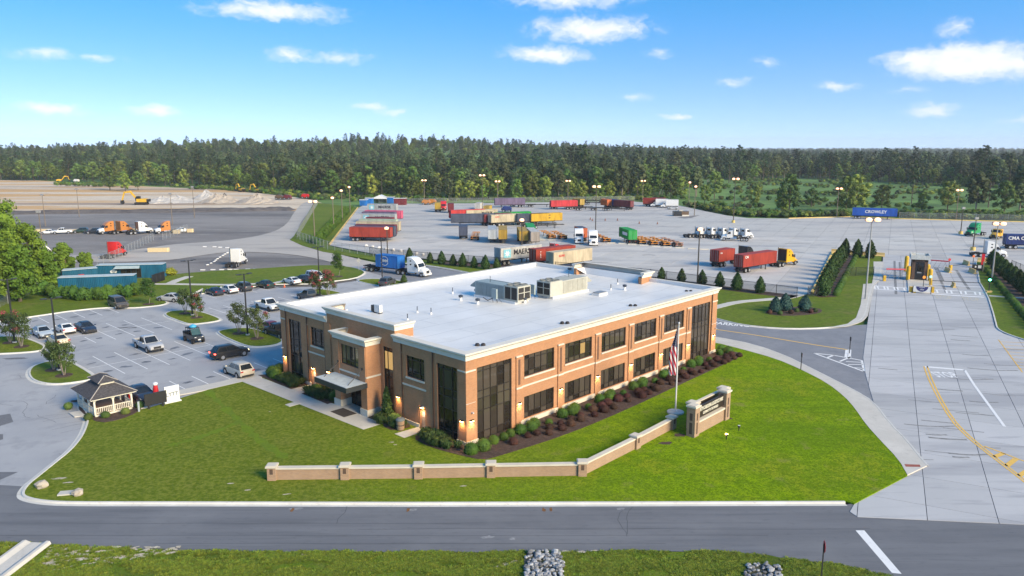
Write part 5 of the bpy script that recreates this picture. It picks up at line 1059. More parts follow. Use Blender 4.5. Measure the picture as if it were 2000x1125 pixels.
def chassis_mesh(L):
    P = {}; h = L / 2
    P['rail'] = MB().box(-h, h - 2.6, -.55, -.42, .95, 1.25).box(-h, h - 2.6, .42, .55, .95, 1.25).box(h - 2.7, h, -.5, -.38, 1.08, 1.27).box(h - 2.7, h, .38, .5, 1.08, 1.27)
    m = MB()
    for x in (-h, -h + 3, 0, h - 2.8, h - .2): m.box(x, x + .2, -1.18, 1.18, 1.12, 1.28)
    P['bolster'] = m; P['rear_bumper'] = MB().box(-h - .06, -h + .06, -1.15, 1.15, .5, .62).box(-h, -h + .1, -.7, -.6, .6, 1.1).box(-h, -h + .1, .6, .7, .6, 1.1)
    P['axle'] = MB().cyl((-h + 1.1, -1, .5), (-h + 1.1, 1, .5), .08, n=8).cyl((-h + 2.4, -1, .5), (-h + 2.4, 1, .5), .08, n=8).box(-h + .6, -h + 2.9, -.5, .5, .62, .95)
    P['landing_leg'] = [MB().box(h - 3.15, h - 3.0, s * .55 - .07, s * .55 + .07, .06, 1.1).box(h - 3.22, h - 2.93, s * .55 - .15, s * .55 + .15, .0, .07) for s in (1, -1)]
    P['tail_lamp'] = [MB().box(-h - .07, -h - .05, s * .9 - .12, s * .9 + .12, .72, .84) for s in (1, -1)]
    return P
def chassis(pos, ang, L, label, color=None, legs=True, group='container chassis in the yard', cat='chassis'):
    t = thing('container_chassis', pos, ang, label, cat, group); key = ('chassis', L)
    if key not in CACHE: CACHE[key] = {k: [x.mesh('ch' + k) for x in (v if isinstance(v, list) else [v])] for k, v in chassis_mesh(L).items()}
    fm = color or TRIMB
    for k, l in CACHE[key].items():
        if k == 'landing_leg' and not legs: continue
        for me in l: ob(k, me, TLAMP if k == 'tail_lamp' else fm if k in ('rail', 'bolster', 'rear_bumper') else TRIMB, t)
    for x in (-L / 2 + 1.1, -L / 2 + 2.4):
        for s in (1, -1): wheel(t, x, s * .95, .5, .54, None, nm='wheel')
    return t
YZ = .03
def put(mode, px, py, hd, L, color, label, H=2.6, doors=-1, ch=True, ccol=None, ztop=None, legs=True, chlab=None, **kw):
    zt = YZ + (1.28 if ch else 0) + H; P0 = G(px, py, zt); d = Vector((math.cos(R(hd)), math.sin(R(hd)), 0))
    n = Vector((-d.y, d.x, 0)) if mode == 'side' else Vector((d.y, -d.x, 0))
    c = P0 + d * (L / 2) + n * 1.22; c.z = YZ
    flip = 0 if doors < 0 else math.pi
    if 'side' not in kw: kw['side'] = -1 if not flip else 1
    cp = Vector((c.x, c.y, YZ + (1.285 if ch else .0)))
    o = shipping_container(cp, R(hd) + flip, L, color, label, H=H, **kw)
    if ch: chassis(c, R(hd) + flip, L, chlab or ('chassis under the ' + label), ccol, legs)
    return o
# left row, noses to the right
put('side', 681.6, 443.6, -9, 12.2, 'red', 'rust red container with orange front end, nearest of the left row', H=2.75)
put('side', 690, 441.6, -9, 12.2, 'slate', 'dark purple blue container second in the left row', H=2.75)
put('side', 693, 438.6, -9, 12.2, 'maroon', 'dark red container third in the left row', H=2.75)
put('side', 694.8, 432.2, -9, 13.7, 'cream', 'cream container fourth in the left row', H=2.75)
put('side', 701, 428, -9, 12.2, 'palegreen', 'pale green container fifth in the left row', H=2.75)
put('side', 714, 424.5, -9, 9.1, 'maroon', 'short dark red container sixth in the left row')
put('side', 704.4, 417.6, -9, 12.2, 'grey', 'grey container with blue star panel in the middle of the left row', text='MAERSK', tcol='black', tsize=1.35, tx=1.5, mark='star', H=2.75)
put('side', 706.5, 413.6, -9, 12.2, 'purple', 'purple container behind the middle grey one in the left row')
put('side', 712, 411, -9, 13.7, 'pink', 'pink fronted container second from the back of the left row', H=2.75)
put('side', 717, 398.2, -9, 12.2, 'grey', 'grey lettered container at the back of the left row', text='MAERSK', tcol='black', tsize=1.45, tx=1.2, mark='star', H=2.75)
# middle group
put('side', 881, 418.6, 8, 15.2, 'slate', 'dark blue box trailer at the left of the middle group', H=2.8, corr=False, doors=1)
put('side', 881, 411, 26, 13.7, 'brightred', 'bright red container behind the dark blue trailer', H=2.75, doors=1)
put('side', 911, 410.8, 22, 12.2, 'cream', 'cream lettered container in the middle group', text='MAERSK', tcol='black', tsize=1.2, tx=2)
put('end', 937.5, 418.4, 40, 12.2, 'maroon', 'dark red container with white marks between blue trailer and cream box', text='CAI', tsize=.7)
put('side', 959.7, 420.2, 30, 12.2, 'cream', 'cream container with small red lettering in the middle group', text=[('KLINE', .62, -3.8, 1.85)], tcol='red')
put('side', 970, 416, 26, 13.7, 'green', 'green roofed container at the back of the middle group')
put('side', 1011, 418.4, 20, 12.2, 'slate', 'slate container left of the yellow one')
put('side', 1038, 418, 25, 12.2, 'yellow', 'yellow container with black lettered mark', text=[('m\nsc', .9, 1.0, 1.55)], tcol='black')
put('side', 966.7, 387.8, 10, 13.7, 'purple', 'grey purple box trailer at the far fence', corr=False, doors=1, H=2.8)
# boxes standing end-on
put('end', 896, 442.6, 92, 6.1, 'slate', 'slate short container end-on, leftmost of the end-on boxes', doors=1)
put('end', 953, 448.7, 92, 12.2, 'silver', 'silver container end-on beside the yellow one', doors=1)
put('end', 973.6, 449, 91, 12.2, 'gold', 'yellow container end-on beside the silver one', doors=1)
put('end', 1014.5, 451.6, 93, 12.2, 'gold', 'yellow container end-on in front of the green one', doors=1)
put('end', 1030, 443.4, 92, 12.2, 'green', 'green container end-on behind the taupe one', doors=1)
put('end', 1037, 453.2, 96, 12.2, 'tan', 'taupe container with pale roof, rightmost of the end-on boxes', doors=1, roofcol='white')
put('end', 1131, 446, 98, 6.1, 'orange', 'orange container with grey cover behind the white tractors', roofcol='slate')
put('end', 1228, 450, 99, 9.1, 'green', 'bright green container with white side panel', mark='panel', side=1)
# three behind the office roof
put('side', 978, 485.2, 38.6, 12.2, 'white', 'dirty white lettered container with star nearest the left behind the office', text='MAERSK', tcol='black', tsize=1.65, tx=.7, mark='star', H=2.75)
put('side', 1047, 487.5, 39, 12.2, 'red', 'red container with white lettering in the middle behind the office', text=[('T\nE\nX', .55, -4.7, 1.45)], H=2.75)
put('side', 1081.5, 493.6, 41, 12.2, 'cream', 'weathered cream container with red lettering behind the office roof', text=[('KLINE', .68, -3.6, 1.85)], tcol='red', H=2.75)
tractor('daycab', G(1076, 499, .03), R(38), 'red', 'red tractor hidden behind the red container near the office', group=YT)
# the two trucks by the fence
put('side', 1452.6, 499, 37.6, 12.2, 'red', 'rust red container with white letters behind the yellow tractor', text=[('CAI', .75, -4.9, 2.1)], legs=True)
_p = G(1516.8, 490, 3.9); tractor('sleeper', Vector((_p.x + 3.3, _p.y + 3.1 + .9, .03)), R(37.6), 'yellow', 'yellow sleeper tractor coupled to the rust red container', group=YT, back='black')
put('side', 1405, 489.4, 40, 6.1, 'red', 'short red container behind the black tractor', text=[('CAI', .5, -2.2, 1.9)], ch=True)
_p = G(1437.6, 484.6, 3.9); tractor('sleeper', Vector((_p.x + 3.2, _p.y + 3.6, .03)), R(40), 'black', 'black sleeper tractor coupled to the short red container', group=YT, back='black')
put('side', 1666, 406, -20, 15.2, 'crowley', 'long blue trailer lettered in white at the far right fence', corr=False, text=[('CROWLEY', 1.55, .3, 1.5)], H=2.8)
put('side', 1967, 457.8, -12, 12.2, 'navy', 'navy container with white lettering at the right edge', text=[('CMA CGM', 1.25, -2.8, 1.6)], doors=-1)
# far row
put('side', 1076.8, 392, 16, 12.2, 'brightred', 'orange red container on the far row of chassis', doors=1)
put('end', 1133, 389, 120, 6.1, 'gold', 'mustard container end-on in the far row')
put('end', 1186, 390, 112, 6.1, 'orange', 'orange container beside the blue one in the far row', text=[('HL', .8, 0, 1.5)], tcol='black', side=1)
put('end', 1202, 390.6, 112, 6.1, 'navy', 'dark blue container beside the orange one in the far row')
put('end', 1231.5, 392.6, 135, 9.1, 'maroon', 'maroon container standing alone in the far row')
put('end', 849, 396.5, 95, 6.1, 'gold', 'mustard container end-on left of the red tractor', doors=1)
put('end', 874, 398, 93, 6.1, 'maroon', 'dark red container end-on right of the red tractor', doors=1)
put('side', 1256, 386.6, -20, 6.1, 'red', 'red container by the far light pole left of the box trucks')
put('side', 1272, 386.0, -20, 6.1, 'maroon', 'dark red container behind the white box trucks')
put('end', 927, 396.8, 80, 6.1, 'white', 'pale container at the far middle of the yard', ch=False); put('end', 944, 402.5, 80, 6.1, 'gold', 'small mustard container at the far middle of the yard', ch=False)
# truck on the access road
_a, _b = G(748, 531), G(838, 541)
_h = math.atan2((_b - _a).y, (_b - _a).x); _d = Vector((math.cos(_h), math.sin(_h), 0)); _f = G(836, 541) - _d * 3.6
tractor('sleeper', Vector((_f.x, _f.y, .01)), _h, 'white', 'white sleeper tractor pulling a blue container past the lawn', group='road tractors')
_c = _f - _d * 7.2; chassis(Vector((_c.x, _c.y, .01)), _h, 12.2, 'chassis under the bright blue container on the access road', legs=False); _c2 = _c + _d * .6
bc = shipping_container(Vector((_c2.x, _c2.y, 1.295)), _h, 6.1, 'blue', 'bright blue short container on the truck on the access road', text=[('HMM', .85, -.5, 1.4)])
m = MB()
for a0, a1 in ((20, 160), (200, 340)):
    ln = [Vector((1.05 * math.cos(R(a0 + (a1 - a0) * k / 12)), .95 * math.sin(R(a0 + (a1 - a0) * k / 12)), 0)) for k in range(13)]; rb = ribbon(ln, [(-.06, 0), (.06, 0)]); s = len(m.v); m.v += rb.v; m.f += [tuple(s + i for i in f) for f in rb.f]
o = ob('ring_mark', m, MATS['letter_white'], bc, (-.5, -1.235, 1.4)); o.rotation_euler = (R(90), 0, 0)
# spare chassis: orange ones end-on by the wheel stops, dark ones in rows
ORC = mat('orange_chassis_paint', (.60, .24, .03), rough=.5, var=.15); PKC = mat('faded_chassis_paint', (.42, .24, .17), rough=.6, var=.15)
def ch_end(px, py, hd, L, col, label):
    p = G(px, py); d = Vector((math.cos(R(hd)), math.sin(R(hd)), 0)); c = p + d * (L / 2); c.z = YZ; chassis(c, R(hd), L, label, col)
for k, (px, py, col) in enumerate([(927, 470, ORC), (1079, 467, ORC), (1101, 468, ORC), (1186, 474, ORC), (1256, 477.6, ORC), (1279, 480, ORC), (1303, 481.6, ORC), (1327, 483, PKC)]):
    ch_end(px, py, 101 if k else 90, 12.2, col, ('empty orange chassis ' + ('left of the silver container', 'left of the two white tractors, first', 'left of the two white tractors, second', 'just right of the white tractors', 'right beside the bright green container', 'second right of the bright green container', 'third right of the bright green container')[k]) if k < 7 else 'faded pinkish chassis at the right end of the orange chassis row')
for k, (px, py, hd) in enumerate([(1052, 443, 12), (1066, 446, 14), (1000, 441, 20), (1020, 404, 2), (1055, 404.5, 5), (1100, 408, 8), (1130, 409, 6), (1150, 411, 4), (1180, 411, 2), (1205, 412, -5), (1165, 400, -5), (1215, 405, -35), (1160, 396, 2), (1195, 397, 2)]):
    p = G(px, py); p.z = YZ; chassis(p, R(hd), 12.2, ('empty dark chassis ' + ('behind the orange chassis, left', 'behind the orange chassis, right', 'below the yellow lettered container', 'in the far row, leftmost', 'in the far row, under the trailer end', 'in the far row before the orange red container', 'in the far row below the mustard container', 'in the far row, middle', 'in the far row below the orange container', 'in the far row below the dark blue container', 'in the far row behind the middle', 'in the far row beside the maroon container', 'against the far fence, left', 'against the far fence, right')[k]))
# box trucks at the far edge
for px, lb in ((1286, 'white box truck, left of two at the far yard edge'), (1306, 'white box truck, right of two at the far yard edge')):
    p = G(px, 404.5 if px < 1300 else 406); t = thing('box_truck', Vector((p.x, p.y, YZ)), R(168), lb, 'truck', 'box trucks at the far yard edge')
    ob('cargo_box', MB().box(-4.2, 1.3, -1.2, 1.2, 1.0, 3.7), P_['white'], t); ob('cab', MB().extr([(1.4, .5), (3.4, .5), (3.45, 1.2), (2.7, 1.45), (2.2, 2.2), (1.4, 2.25)], -1.0, 1.0), P_['white'], t)
    ob('windshield', MB().quad((2.72, -.85, 1.5), (2.72, .85, 1.5), (2.24, .8, 2.15), (2.24, -.8, 2.15)), CARGLASS, t)
    for s in (1, -1): ob('side_window', MB().quad((1.6, s * 1.006, 1.5), (2.5, s * 1.006, 1.5), (2.2, s * 1.006, 2.1), (1.6, s * 1.006, 2.1)), CARGLASS, t)
    ob('frame', MB().box(-4.1, 2.5, -.5, .5, .6, .95), TRIMB, t)
    for x in (-2.6, 2.5):
        for s in (1, -1): wheel(t, x, s * .9, .42, .3)
# ================================================================== GROUNDS: walls, sign, flag, gazebo, lamps, fences, gate
TANBR = brick_mat('tan_brick', (.38, .24, .145), (.30, .19, .12), (.42, .34, .27))
bwall = thing('boundary_wall', G(533, 938), 0, 'low brown brick wall with cream coping and square piers across the lawn', 'wall')
_o = Vector(bwall.location)
wp = [G(x, y) for x, y in ((533, 938.5), (675, 937), (818, 935.5), (959, 933), (1137, 930), (1241, 877), (1311, 839))]
for i, q in enumerate(wp):
    a = 0 if i < 5 else R(47); l = q - _o; s = .34
    pr = ob('pier', MB().box(-s, s, -s, s, .0, 1.12), TANBR, bwall, (l.x, l.y, .1), a + (R(2) if i < 4 else 0))
    ob('cap', MB().box(-s - .1, s + .1, -s - .1, s + .1, 1.12, 1.25).box(-s - .03, s + .03, -s - .03, s + .03, 1.252, 1.29), CREAM, pr)
    ob('inset_panel', MB().box(-.13, .13, -s - .006, -s + .02, .55, 1.0), mat('dark_inset_brick', (.11, .07, .05), rough=.8), pr)
for i in range(6):
    a, b = wp[i] - _o, wp[i + 1] - _o; d = b - a; an = math.atan2(d.y, d.x); L_ = d.length
    sg = ob('wall_segment', MB().box(.34, L_ - .34, -.15, .15, 0, .93), TANBR, bwall, (a.x, a.y, .1), an)
    ob('coping', MB().box(.34, L_ - .34, -.24, .24, .93, 1.06), CREAM, sg)
# monument sign
sa, sb = G(1352.5, 853), G(1413, 820); d = sb - sa; sang = math.atan2(d.y, d.x); SL = d.length
sg = thing('monument_sign', sa, sang, 'brick monument sign with dark lettered panel between tall piers', 'sign')
for x in (0, SL):
    for y in (0, 1.0):
        h = 2.85 if y == 0 else 2.5
        p = ob('pier', MB().box(-.42, .42, -.42, .42, 0, h), TANBR, sg, (x + (1.7 if y else 0), y, .08))
        ob('cap', MB().box(-.52, .52, -.52, .52, h, h + .16).box(-.4, .4, -.4, .4, h + .16, h + .22), CREAM, p)
        for z0, z1 in ((.3, 1.4), (1.6, 2.3)): ob('inset_panel', MB().box(-.427, -.40, -.15, .15, z0, z1), MATS['dark_inset_brick'], p)
        for z0, z1 in ((.3, 1.4), (1.6, 2.3)): ob('inset_panel', MB().box(-.13, .13, -.427, -.40, z0, z1), MATS['dark_inset_brick'], p)
for y in (0, 1.0):
    w = ob('sign_wall', MB().box(.42, SL - .42, -.22, .22, 0, 1.22), TANBR, sg, (1.7 if y else 0, y, .08)); ob('coping', MB().box(.42, SL - .42, -.34, .34, 1.22, 1.38), CREAM, w)
bd = ob('sign_panel', MB().box(.43, SL - .43, -.10, .10, 1.52, 2.66), mat('dark_bronze_panel', (.035, .025, .02), rough=.45), sg, (0, 0, .08))
ob('sign_panel', MB().box(.43, SL - .43, -.10, .10, 1.52, 2.45), MATS['dark_bronze_panel'], sg, (1.7, 1.0, .08)); ob('top_rail', MB().box(.43, SL - .43, -.16, .16, 2.45, 2.55), CREAM, sg, (1.7, 1.0, .08))
LETW = mat('cream_letters', (.80, .74, .62), rough=.5)
for tx, sz, z in (('NORTH CAROLINA LOGISTICS PARK', .50, 2.32), ('GATEWAY TO THE WORLD', .34, 1.84)):
    me = text_mesh(tx, sz, .02); wd = max(v.co.x for v in me.vertices) - min(v.co.x for v in me.vertices); o = ob('lettering', me, LETW, bd, (SL / 2, -.125, z)); o.rotation_euler = (R(90), 0, 0); tgt = (SL - 1.15) if sz > .4 else (SL - 1.15) * .60; o.scale = (tgt / wd, 1, 1)
for px, py, lb in ((1418.5, 858, 'small lit ground spotlight nearest in front of the monument sign'), (1443, 841, 'small ground spotlight right of the monument sign')):
    t = thing('ground_spotlight', G(px, py, .12), 0, lb, 'spotlight', 'ground spotlights'); ob('stake', MB().cyl((0, 0, 0), (0, 0, .32), .05, n=8), BLACKM, t); ob('head', MB().lathe([(.07, .3), (.13, .36), (.13, .5)], 10), BLACKM, t); ob('lens', MB().lathe([(.12, .5), (.12, .52)], 10), LAMPM if px < 1430 else HLAMP, t)
# flag
fp = G(1319, 808); t = thing('flagpole', fp, 0, 'tall white flagpole on a round pale base beside the sign', 'flagpole')
WPOLE = mat('white_pole_paint', (.72, .70, .68), rough=.35); FH = 9.3
ob('base', MB().lathe([(.85, .08), (.85, .24), (.75, .27)], 24), WALKM, t); ob('pole', MB().lathe([(.085, .25), (.075, 4), (.05, FH)], 12), WPOLE, t); ob('finial', MB().lathe([(.02, FH), (.11, FH + .07), (.11, FH + .14), (.02, FH + .22)], 12), WPOLE, t); ob('collar', MB().lathe([(.2, .27), (.2, .33), (.1, .38)], 14), WPOLE, t)
def flag_mesh():
    m = MB(); nu, nv = 40, 50; mb = m
    for j in range(nv + 1):
        v = j / nv
        for i in range(nu + 1):
            u = i / nu; w = (.14 + .62 * min(1, v * 2.2) - .15 * max(0, v - .7)); x = -.08 - w * u; y = .16 * math.sin(u * 11 + v * 2.5) * (.35 + u) * min(1, v * 4 + .3); z = FH - .25 - v * 5.0 - .55 * u * (1 - v) * .6 - .35 * (1 - u) * 0
            m.v.append((x, y, z))
    for j in range(nv):
        for i in range(nu): a = j * (nu + 1) + i; m.f.append((a, a + 1, a + nu + 2, a + nu + 1))
    me = m.mesh('flag', True); uvl = me.uv_layers.new(name='UVMap')
    for p in me.polygons:
        for li in p.loop_indices: k = me.loops[li].vertex_index; uvl.data[li].uv = ((k % (nu + 1)) / nu, (k // (nu + 1)) / nv)
    return me
def flag_mat():
    m = bpy.data.materials.new('flag_cloth'); m.use_nodes = True; N = m.node_tree.nodes; L = m.node_tree.links; b = N['Principled BSDF']; b.inputs['Roughness'].default_value = .8
    u = N.new('ShaderNodeUVMap'); s = N.new('ShaderNodeSeparateXYZ'); L.new(u.outputs[0], s.inputs[0])
    def mth(op, a, c=None, d=None):
        n = N.new('ShaderNodeMath'); n.operation = op
        for i, v in enumerate((a, c, d)):
            if v is None: continue
            if isinstance(v, (int, float)): n.inputs[i].default_value = v
            else: L.new(v, n.inputs[i])
        return n.outputs[0]
    sx = mth('MULTIPLY_ADD', s.outputs[1], 5.0, mth('MULTIPLY', s.outputs[0], 2.2)); st = mth('LESS_THAN', mth('FRACT', sx), .5)
    mx = N.new('ShaderNodeMix'); mx.data_type = 'RGBA'; L.new(st, mx.inputs['Factor']); mx.inputs[6].default_value = (.62, .60, .60, 1); mx.inputs[7].default_value = (.42, .015, .03, 1)
    v = N.new('ShaderNodeTexVoronoi'); v.inputs['Scale'].default_value = 1.0; mp = N.new('ShaderNodeMapping'); mp.inputs['Scale'].default_value = (5, 26, 1); L.new(u.outputs[0], mp.inputs[0]); L.new(mp.outputs[0], v.inputs['Vector']); v.inputs['Randomness'].default_value = .1
    star = mth('LESS_THAN', v.outputs['Distance'], .24); mc = N.new('ShaderNodeMix'); mc.data_type = 'RGBA'; L.new(star, mc.inputs['Factor']); mc.inputs[6].default_value = (.012, .018, .07, 1); mc.inputs[7].default_value = (.6, .6, .62, 1)
    can = mth('LESS_THAN', mth('ADD', s.outputs[1], mth('MULTIPLY', s.outputs[0], .10)), .43); mf = N.new('ShaderNodeMix'); mf.data_type = 'RGBA'; L.new(can, mf.inputs['Factor']); L.new(mx.outputs[2], mf.inputs[6]); L.new(mc.outputs[2], mf.inputs[7]); L.new(mf.outputs[2], b.inputs['Base Color']); return m
fl = ob('flag', flag_mesh(), flag_mat(), None, fp); fl['label'] = 'United States flag hanging limp from the white flagpole'; fl['category'] = 'flag'
# gazebo
gz = thing('gazebo', W(-18.0, 33.0, .0) , BANG, 'small white gazebo with dark two-tier shingle roof beside the car park', 'gazebo')
GW = mat('gazebo_white', (.70, .66, .55), rough=.55, var=.05); SH = mat('dark_shingles', (.095, .088, .092), rough=.9, scale=5, var=.3, bump=.01, bscale=14)
hx, hy = 1.75, 2.45
ob('deck', MB().box(-hx, hx, -hy, hy, .1, .42), GW, gz); ob('floor', MB().box(-hx + .05, hx - .05, -hy + .05, hy - .05, .42, .45), mat('deck_boards', (.28, .18, .13), rough=.7), gz)
pp = [(x, y) for x in (-hx, hx) for y in (-hy, -hy / 3, hy / 3, hy)] + [(0, -hy), (0, hy)]
for x, y in pp: ob('post', cached('gpost', lambda: MB().box(-.075, .075, -.075, .075, .42, 2.45)), GW, gz, (x, y, 0))
def rail(x0, y0, x1, y1):
    d = Vector((x1 - x0, y1 - y0, 0)); an = math.atan2(d.y, d.x); L_ = d.length; n = int(L_ / .17); m = MB().box(.08, L_ - .08, -.05, .05, 1.22, 1.30).box(.08, L_ - .08, -.04, .04, .55, .61)
    r = ob('railing', m, GW, gz, (x0, y0, 0), an); bl = MB()
    for k in range(1, n): bl.box(L_ * k / n - .03, L_ * k / n + .03, -.02, .02, .61, 1.22)
    ob('balusters', bl, GW, r, kind='stuff'); br = MB().extr([(.08, 2.42), (.08, 2.0), (.2, 2.25), (L_ / 2, 2.34), (L_ - .2, 2.25), (L_ - .08, 2.0), (L_ - .08, 2.42)], -.03, .03); ob('bracket', br, GW, r)
for x in (-hx, hx):
    for a, b in ((-hy, -hy / 3), (-hy / 3, hy / 3), (hy / 3, hy)):
        if x > 0 and abs(a + hy / 3) < .01: continue
        rail(x, a, x, b)
for y in (-hy, hy):
    for a, b in ((-hx, 0), (0, hx)): rail(a, y, b, y)
ob('fascia', MB().box(-hx - .4, hx + .4, -hy - .4, hy + .4, 2.43, 2.58), GW, gz)
def hip(ex, ey, z0, z1, rx, ry): return MB().rings([[(-ex, -ey, z0), (ex, -ey, z0), (ex, ey, z0), (-ex, ey, z0)], [(-rx, -ry, z1), (rx, -ry, z1), (rx, ry, z1), (-rx, ry, z1)]])
rf = ob('roof', hip(hx + .5, hy + .5, 2.583, 3.72, .62, 1.3), SH, gz); ob('cupola', MB().box(-.66, .66, -1.33, 1.33, 3.6, 4.0), GW, rf); ob('cupola_roof', hip(.95, 1.6, 4.003, 4.6, .05, .7), SH, rf)
m = MB()
for sx in (1, -1):
    for sy in (1, -1): m.cyl((sx * (hx + .5), sy * (hy + .5), 2.6), (sx * .62, sy * 1.3, 3.74), .05, n=6).cyl((sx * .95, sy * 1.6, 4.02), (sx * .05, sy * .7, 4.62), .05, n=6)
ob('ridge_trim', m, mat('pale_ridge', (.42, .38, .34), rough=.7), rf); ob('bench', MB().box(-1.5, -1.1, -1.8, 1.8, .8, .88).box(-1.5, -1.42, -1.8, 1.8, .88, 1.35), mat('bench_wood', (.26, .15, .10), rough=.7), gz)
gz.scale = (1, 1, .80)
# boards beside the gazebo
q = G(309, 797); t = thing('notice_board', Vector((q.x, q.y, .13)), BANG + R(90) - R(60), 'black board on two short posts beside the gazebo', 'board')
t.rotation_euler[2] = math.atan2((G(326, 790) - G(294, 797)).y, (G(326, 790) - G(294, 797)).x)
ob('panel', MB().box(-1.25, .9, -.06, .06, .35, 1.6), BLACKM, t)
for x in (-.9, .5): ob('leg', MB().box(x - .08, x + .08, -.08, .08, 0, .36), BLACKM, t)
q = G(337, 787); t2 = thing('standing_sign', Vector((q.x, q.y, .13)), t.rotation_euler[2], 'white upright panel with dark lettering right of the black board', 'sign')
ob('panel', MB().box(-.75, .75, -.08, .08, .1, 1.75), P_['white'], t2); o = ob('lettering', text_mesh('LYTT', .55, .004), mat('grey_letters', (.16, .20, .26), rough=.6), t2, (0, -.09, .85)); o.rotation_euler = (R(90), 0, 0)
ob('foot', MB().box(-.85, .85, -.3, .3, 0, .1), P_['white'], t2)
RED = mat('red_paint', (.52, .02, .025), rough=.4)
o = ob('red_post', MB().cyl((0, 0, 0), (0, 0, 1.55), .16, n=12).lathe([(.16, 1.55), (.06, 1.66)], 12), RED, None, Vector((*G(255, 787)[:2], .12)), label='stout red post at the corner of the gazebo', category='post')
t = thing('red_object', Vector((*G(306, 783)[:2], .0)), 0, 'red object with a white top behind the black board', 'bundle'); ob('bundle', MB().lathe([(.32, 0), (.36, .5), (.26, 1.3), (.2, 1.75)], 12), RED, t); ob('white_top', MB().lathe([(.2, 1.75), (.27, 1.85), (.25, 2.0), (.06, 2.08)], 12), P_['white'], t)  # stand-in for an unidentified red object with a white top
t = thing('letter_post', Vector((*G(272, 806)[:2], .12)), 0, 'short pale post with dark cap in front of the gazebo', 'post'); ob('post', MB().box(-.07, .07, -.07, .07, 0, 1.1), mat('pale_blue_post', (.50, .56, .58), rough=.5), t); ob('cap', MB().box(-.1, .1, -.1, .1, 1.1, 1.2), BLACKM, t)
t = thing('litter_bin', W(-1.6, 7.1, .12), BANG, 'round tan litter bin with grey lid beside the side door', 'bin'); ob('drum', MB().lathe([(.30, 0), (.36, .1), (.40, .95)], 16), mat('tan_pebble', (.34, .23, .15), rough=.8, scale=9, var=.2), t); ob('lid', MB().lathe([(.44, .95), (.44, 1.05), (.30, 1.2), (.1, 1.25)], 16), mat('grey_lid', (.15, .17, .18), rough=.4), t); ob('collar', MB().lathe([(.41, .5), (.41, .56)], 16), TRIMB, t)
for u, v, du, dv, lb in ((-2.6, 14.7, .75, 1.2, 'dark doormat on the plaza before the main entrance'), (-1.3, 11.4, .5, .6, 'small dark mat beside the entrance pier')): o = ob('doormat', MB().box(-du, du, -dv, dv, 0, .025), mat('mat_brown', (.06, .05, .045), rough=.95), None, W(u, v) + Vector((0, 0, .142)), BANG, label=lb, category='doormat')
o = ob('utility_cover', MB().box(-.7, .7, -.45, .45, 0, .05), WALKM, None, G(573, 789.5, .115), BANG, label='pale rectangular cover set in the lawn by the walk', category='cover')
def rock_mesh(seed, r=1.0, n=7, sq=.75):
    rr = random.Random(seed); ringsl = []
    for k in range(5):
        th = math.pi * (k + .35) / 5.2; ringsl.append([(r * math.sin(th) * math.cos(2 * math.pi * j / n) * (.75 + .5 * rr.random()), r * math.sin(th) * math.sin(2 * math.pi * j / n) * (.75 + .5 * rr.random()), -r * sq * math.cos(th) * (.85 + .3 * rr.random())) for j in range(n)])
    return MB().rings(ringsl)
STONE = mat('pale_boulder', (.48, .42, .34), rough=.85, scale=2.5, var=.18, bump=.03)
for k, (px, py, r, lb) in enumerate([(82, 947, .52, 'grey white boulder in the lawn corner by the drive'), (152, 962, .42, 'cream boulder beside the flat slab in the lawn corner')]): ob('boulder', rock_mesh(40 + k, r), STONE, None, G(px, py, .3), k, label=lb, category='boulder')
ob('flat_slab', MB().box(-.55, .55, -.35, .35, 0, .1), WALKM, None, G(130, 964, .12), .2, label='flat pale slab beside the cream boulder', category='slab')
# riprap
RIP = mat('riprap_stone', (.34, .345, .36), rough=.8, scale=2.5, var=.25, rnd=.55)
def riprap(pxs, n, label, seed):
    rr = random.Random(seed); poly = gp(pxs); cx = sum(p.x for p in poly) / len(poly); cy = sum(p.y for p in poly) / len(poly); t = thing('riprap', (cx, cy, .05), 0, label, 'stones', 'riprap beds by the road')
    x0, x1 = min(p.x for p in poly), max(p.x for p in poly); y0, y1 = min(p.y for p in poly), max(p.y for p in poly); k = 0
    ob('bed', sheet([(p.x - cx, p.y - cy, 0) for p in poly], .03), mat('dark_gravel', (.07, .07, .075), rough=.9, scale=6), t)  # gravel bed, darker than the stones lying on it
    def inside(x, y):
        c = False
        for i in range(len(poly)):
            a, b = poly[i], poly[i - 1]
            if (a.y > y) != (b.y > y) and x < (b.x - a.x) * (y - a.y) / (b.y - a.y) + a.x: c = not c
        return c
    while k < n:
        x, y = rr.uniform(x0, x1), rr.uniform(y0, y1)
        if not inside(x, y): continue
        s = rr.uniform(.08, .21); o = ob('stone', cached(('rock', k % 7), lambda: rock_mesh(60 + k % 7, 1.0, 6, .6)), RIP, t, (x - cx, y - cy, .05 + rr.uniform(0, .16)), rr.uniform(0, 6)); o.scale = (s, s * rr.uniform(.6, 1), s * .85); k += 1
riprap([(1030, 1081), (1090, 1080), (1101, 1105), (1098, 1150), (1026, 1150), (1024, 1095)], 290, 'bed of blue grey riprap stones at the road edge, bottom middle', 1)
riprap([(1462, 1106), (1500, 1103), (1525, 1114), (1530, 1150), (1452, 1150), (1454, 1115)], 90, 'smaller bed of riprap stones left of the stop sign', 2)
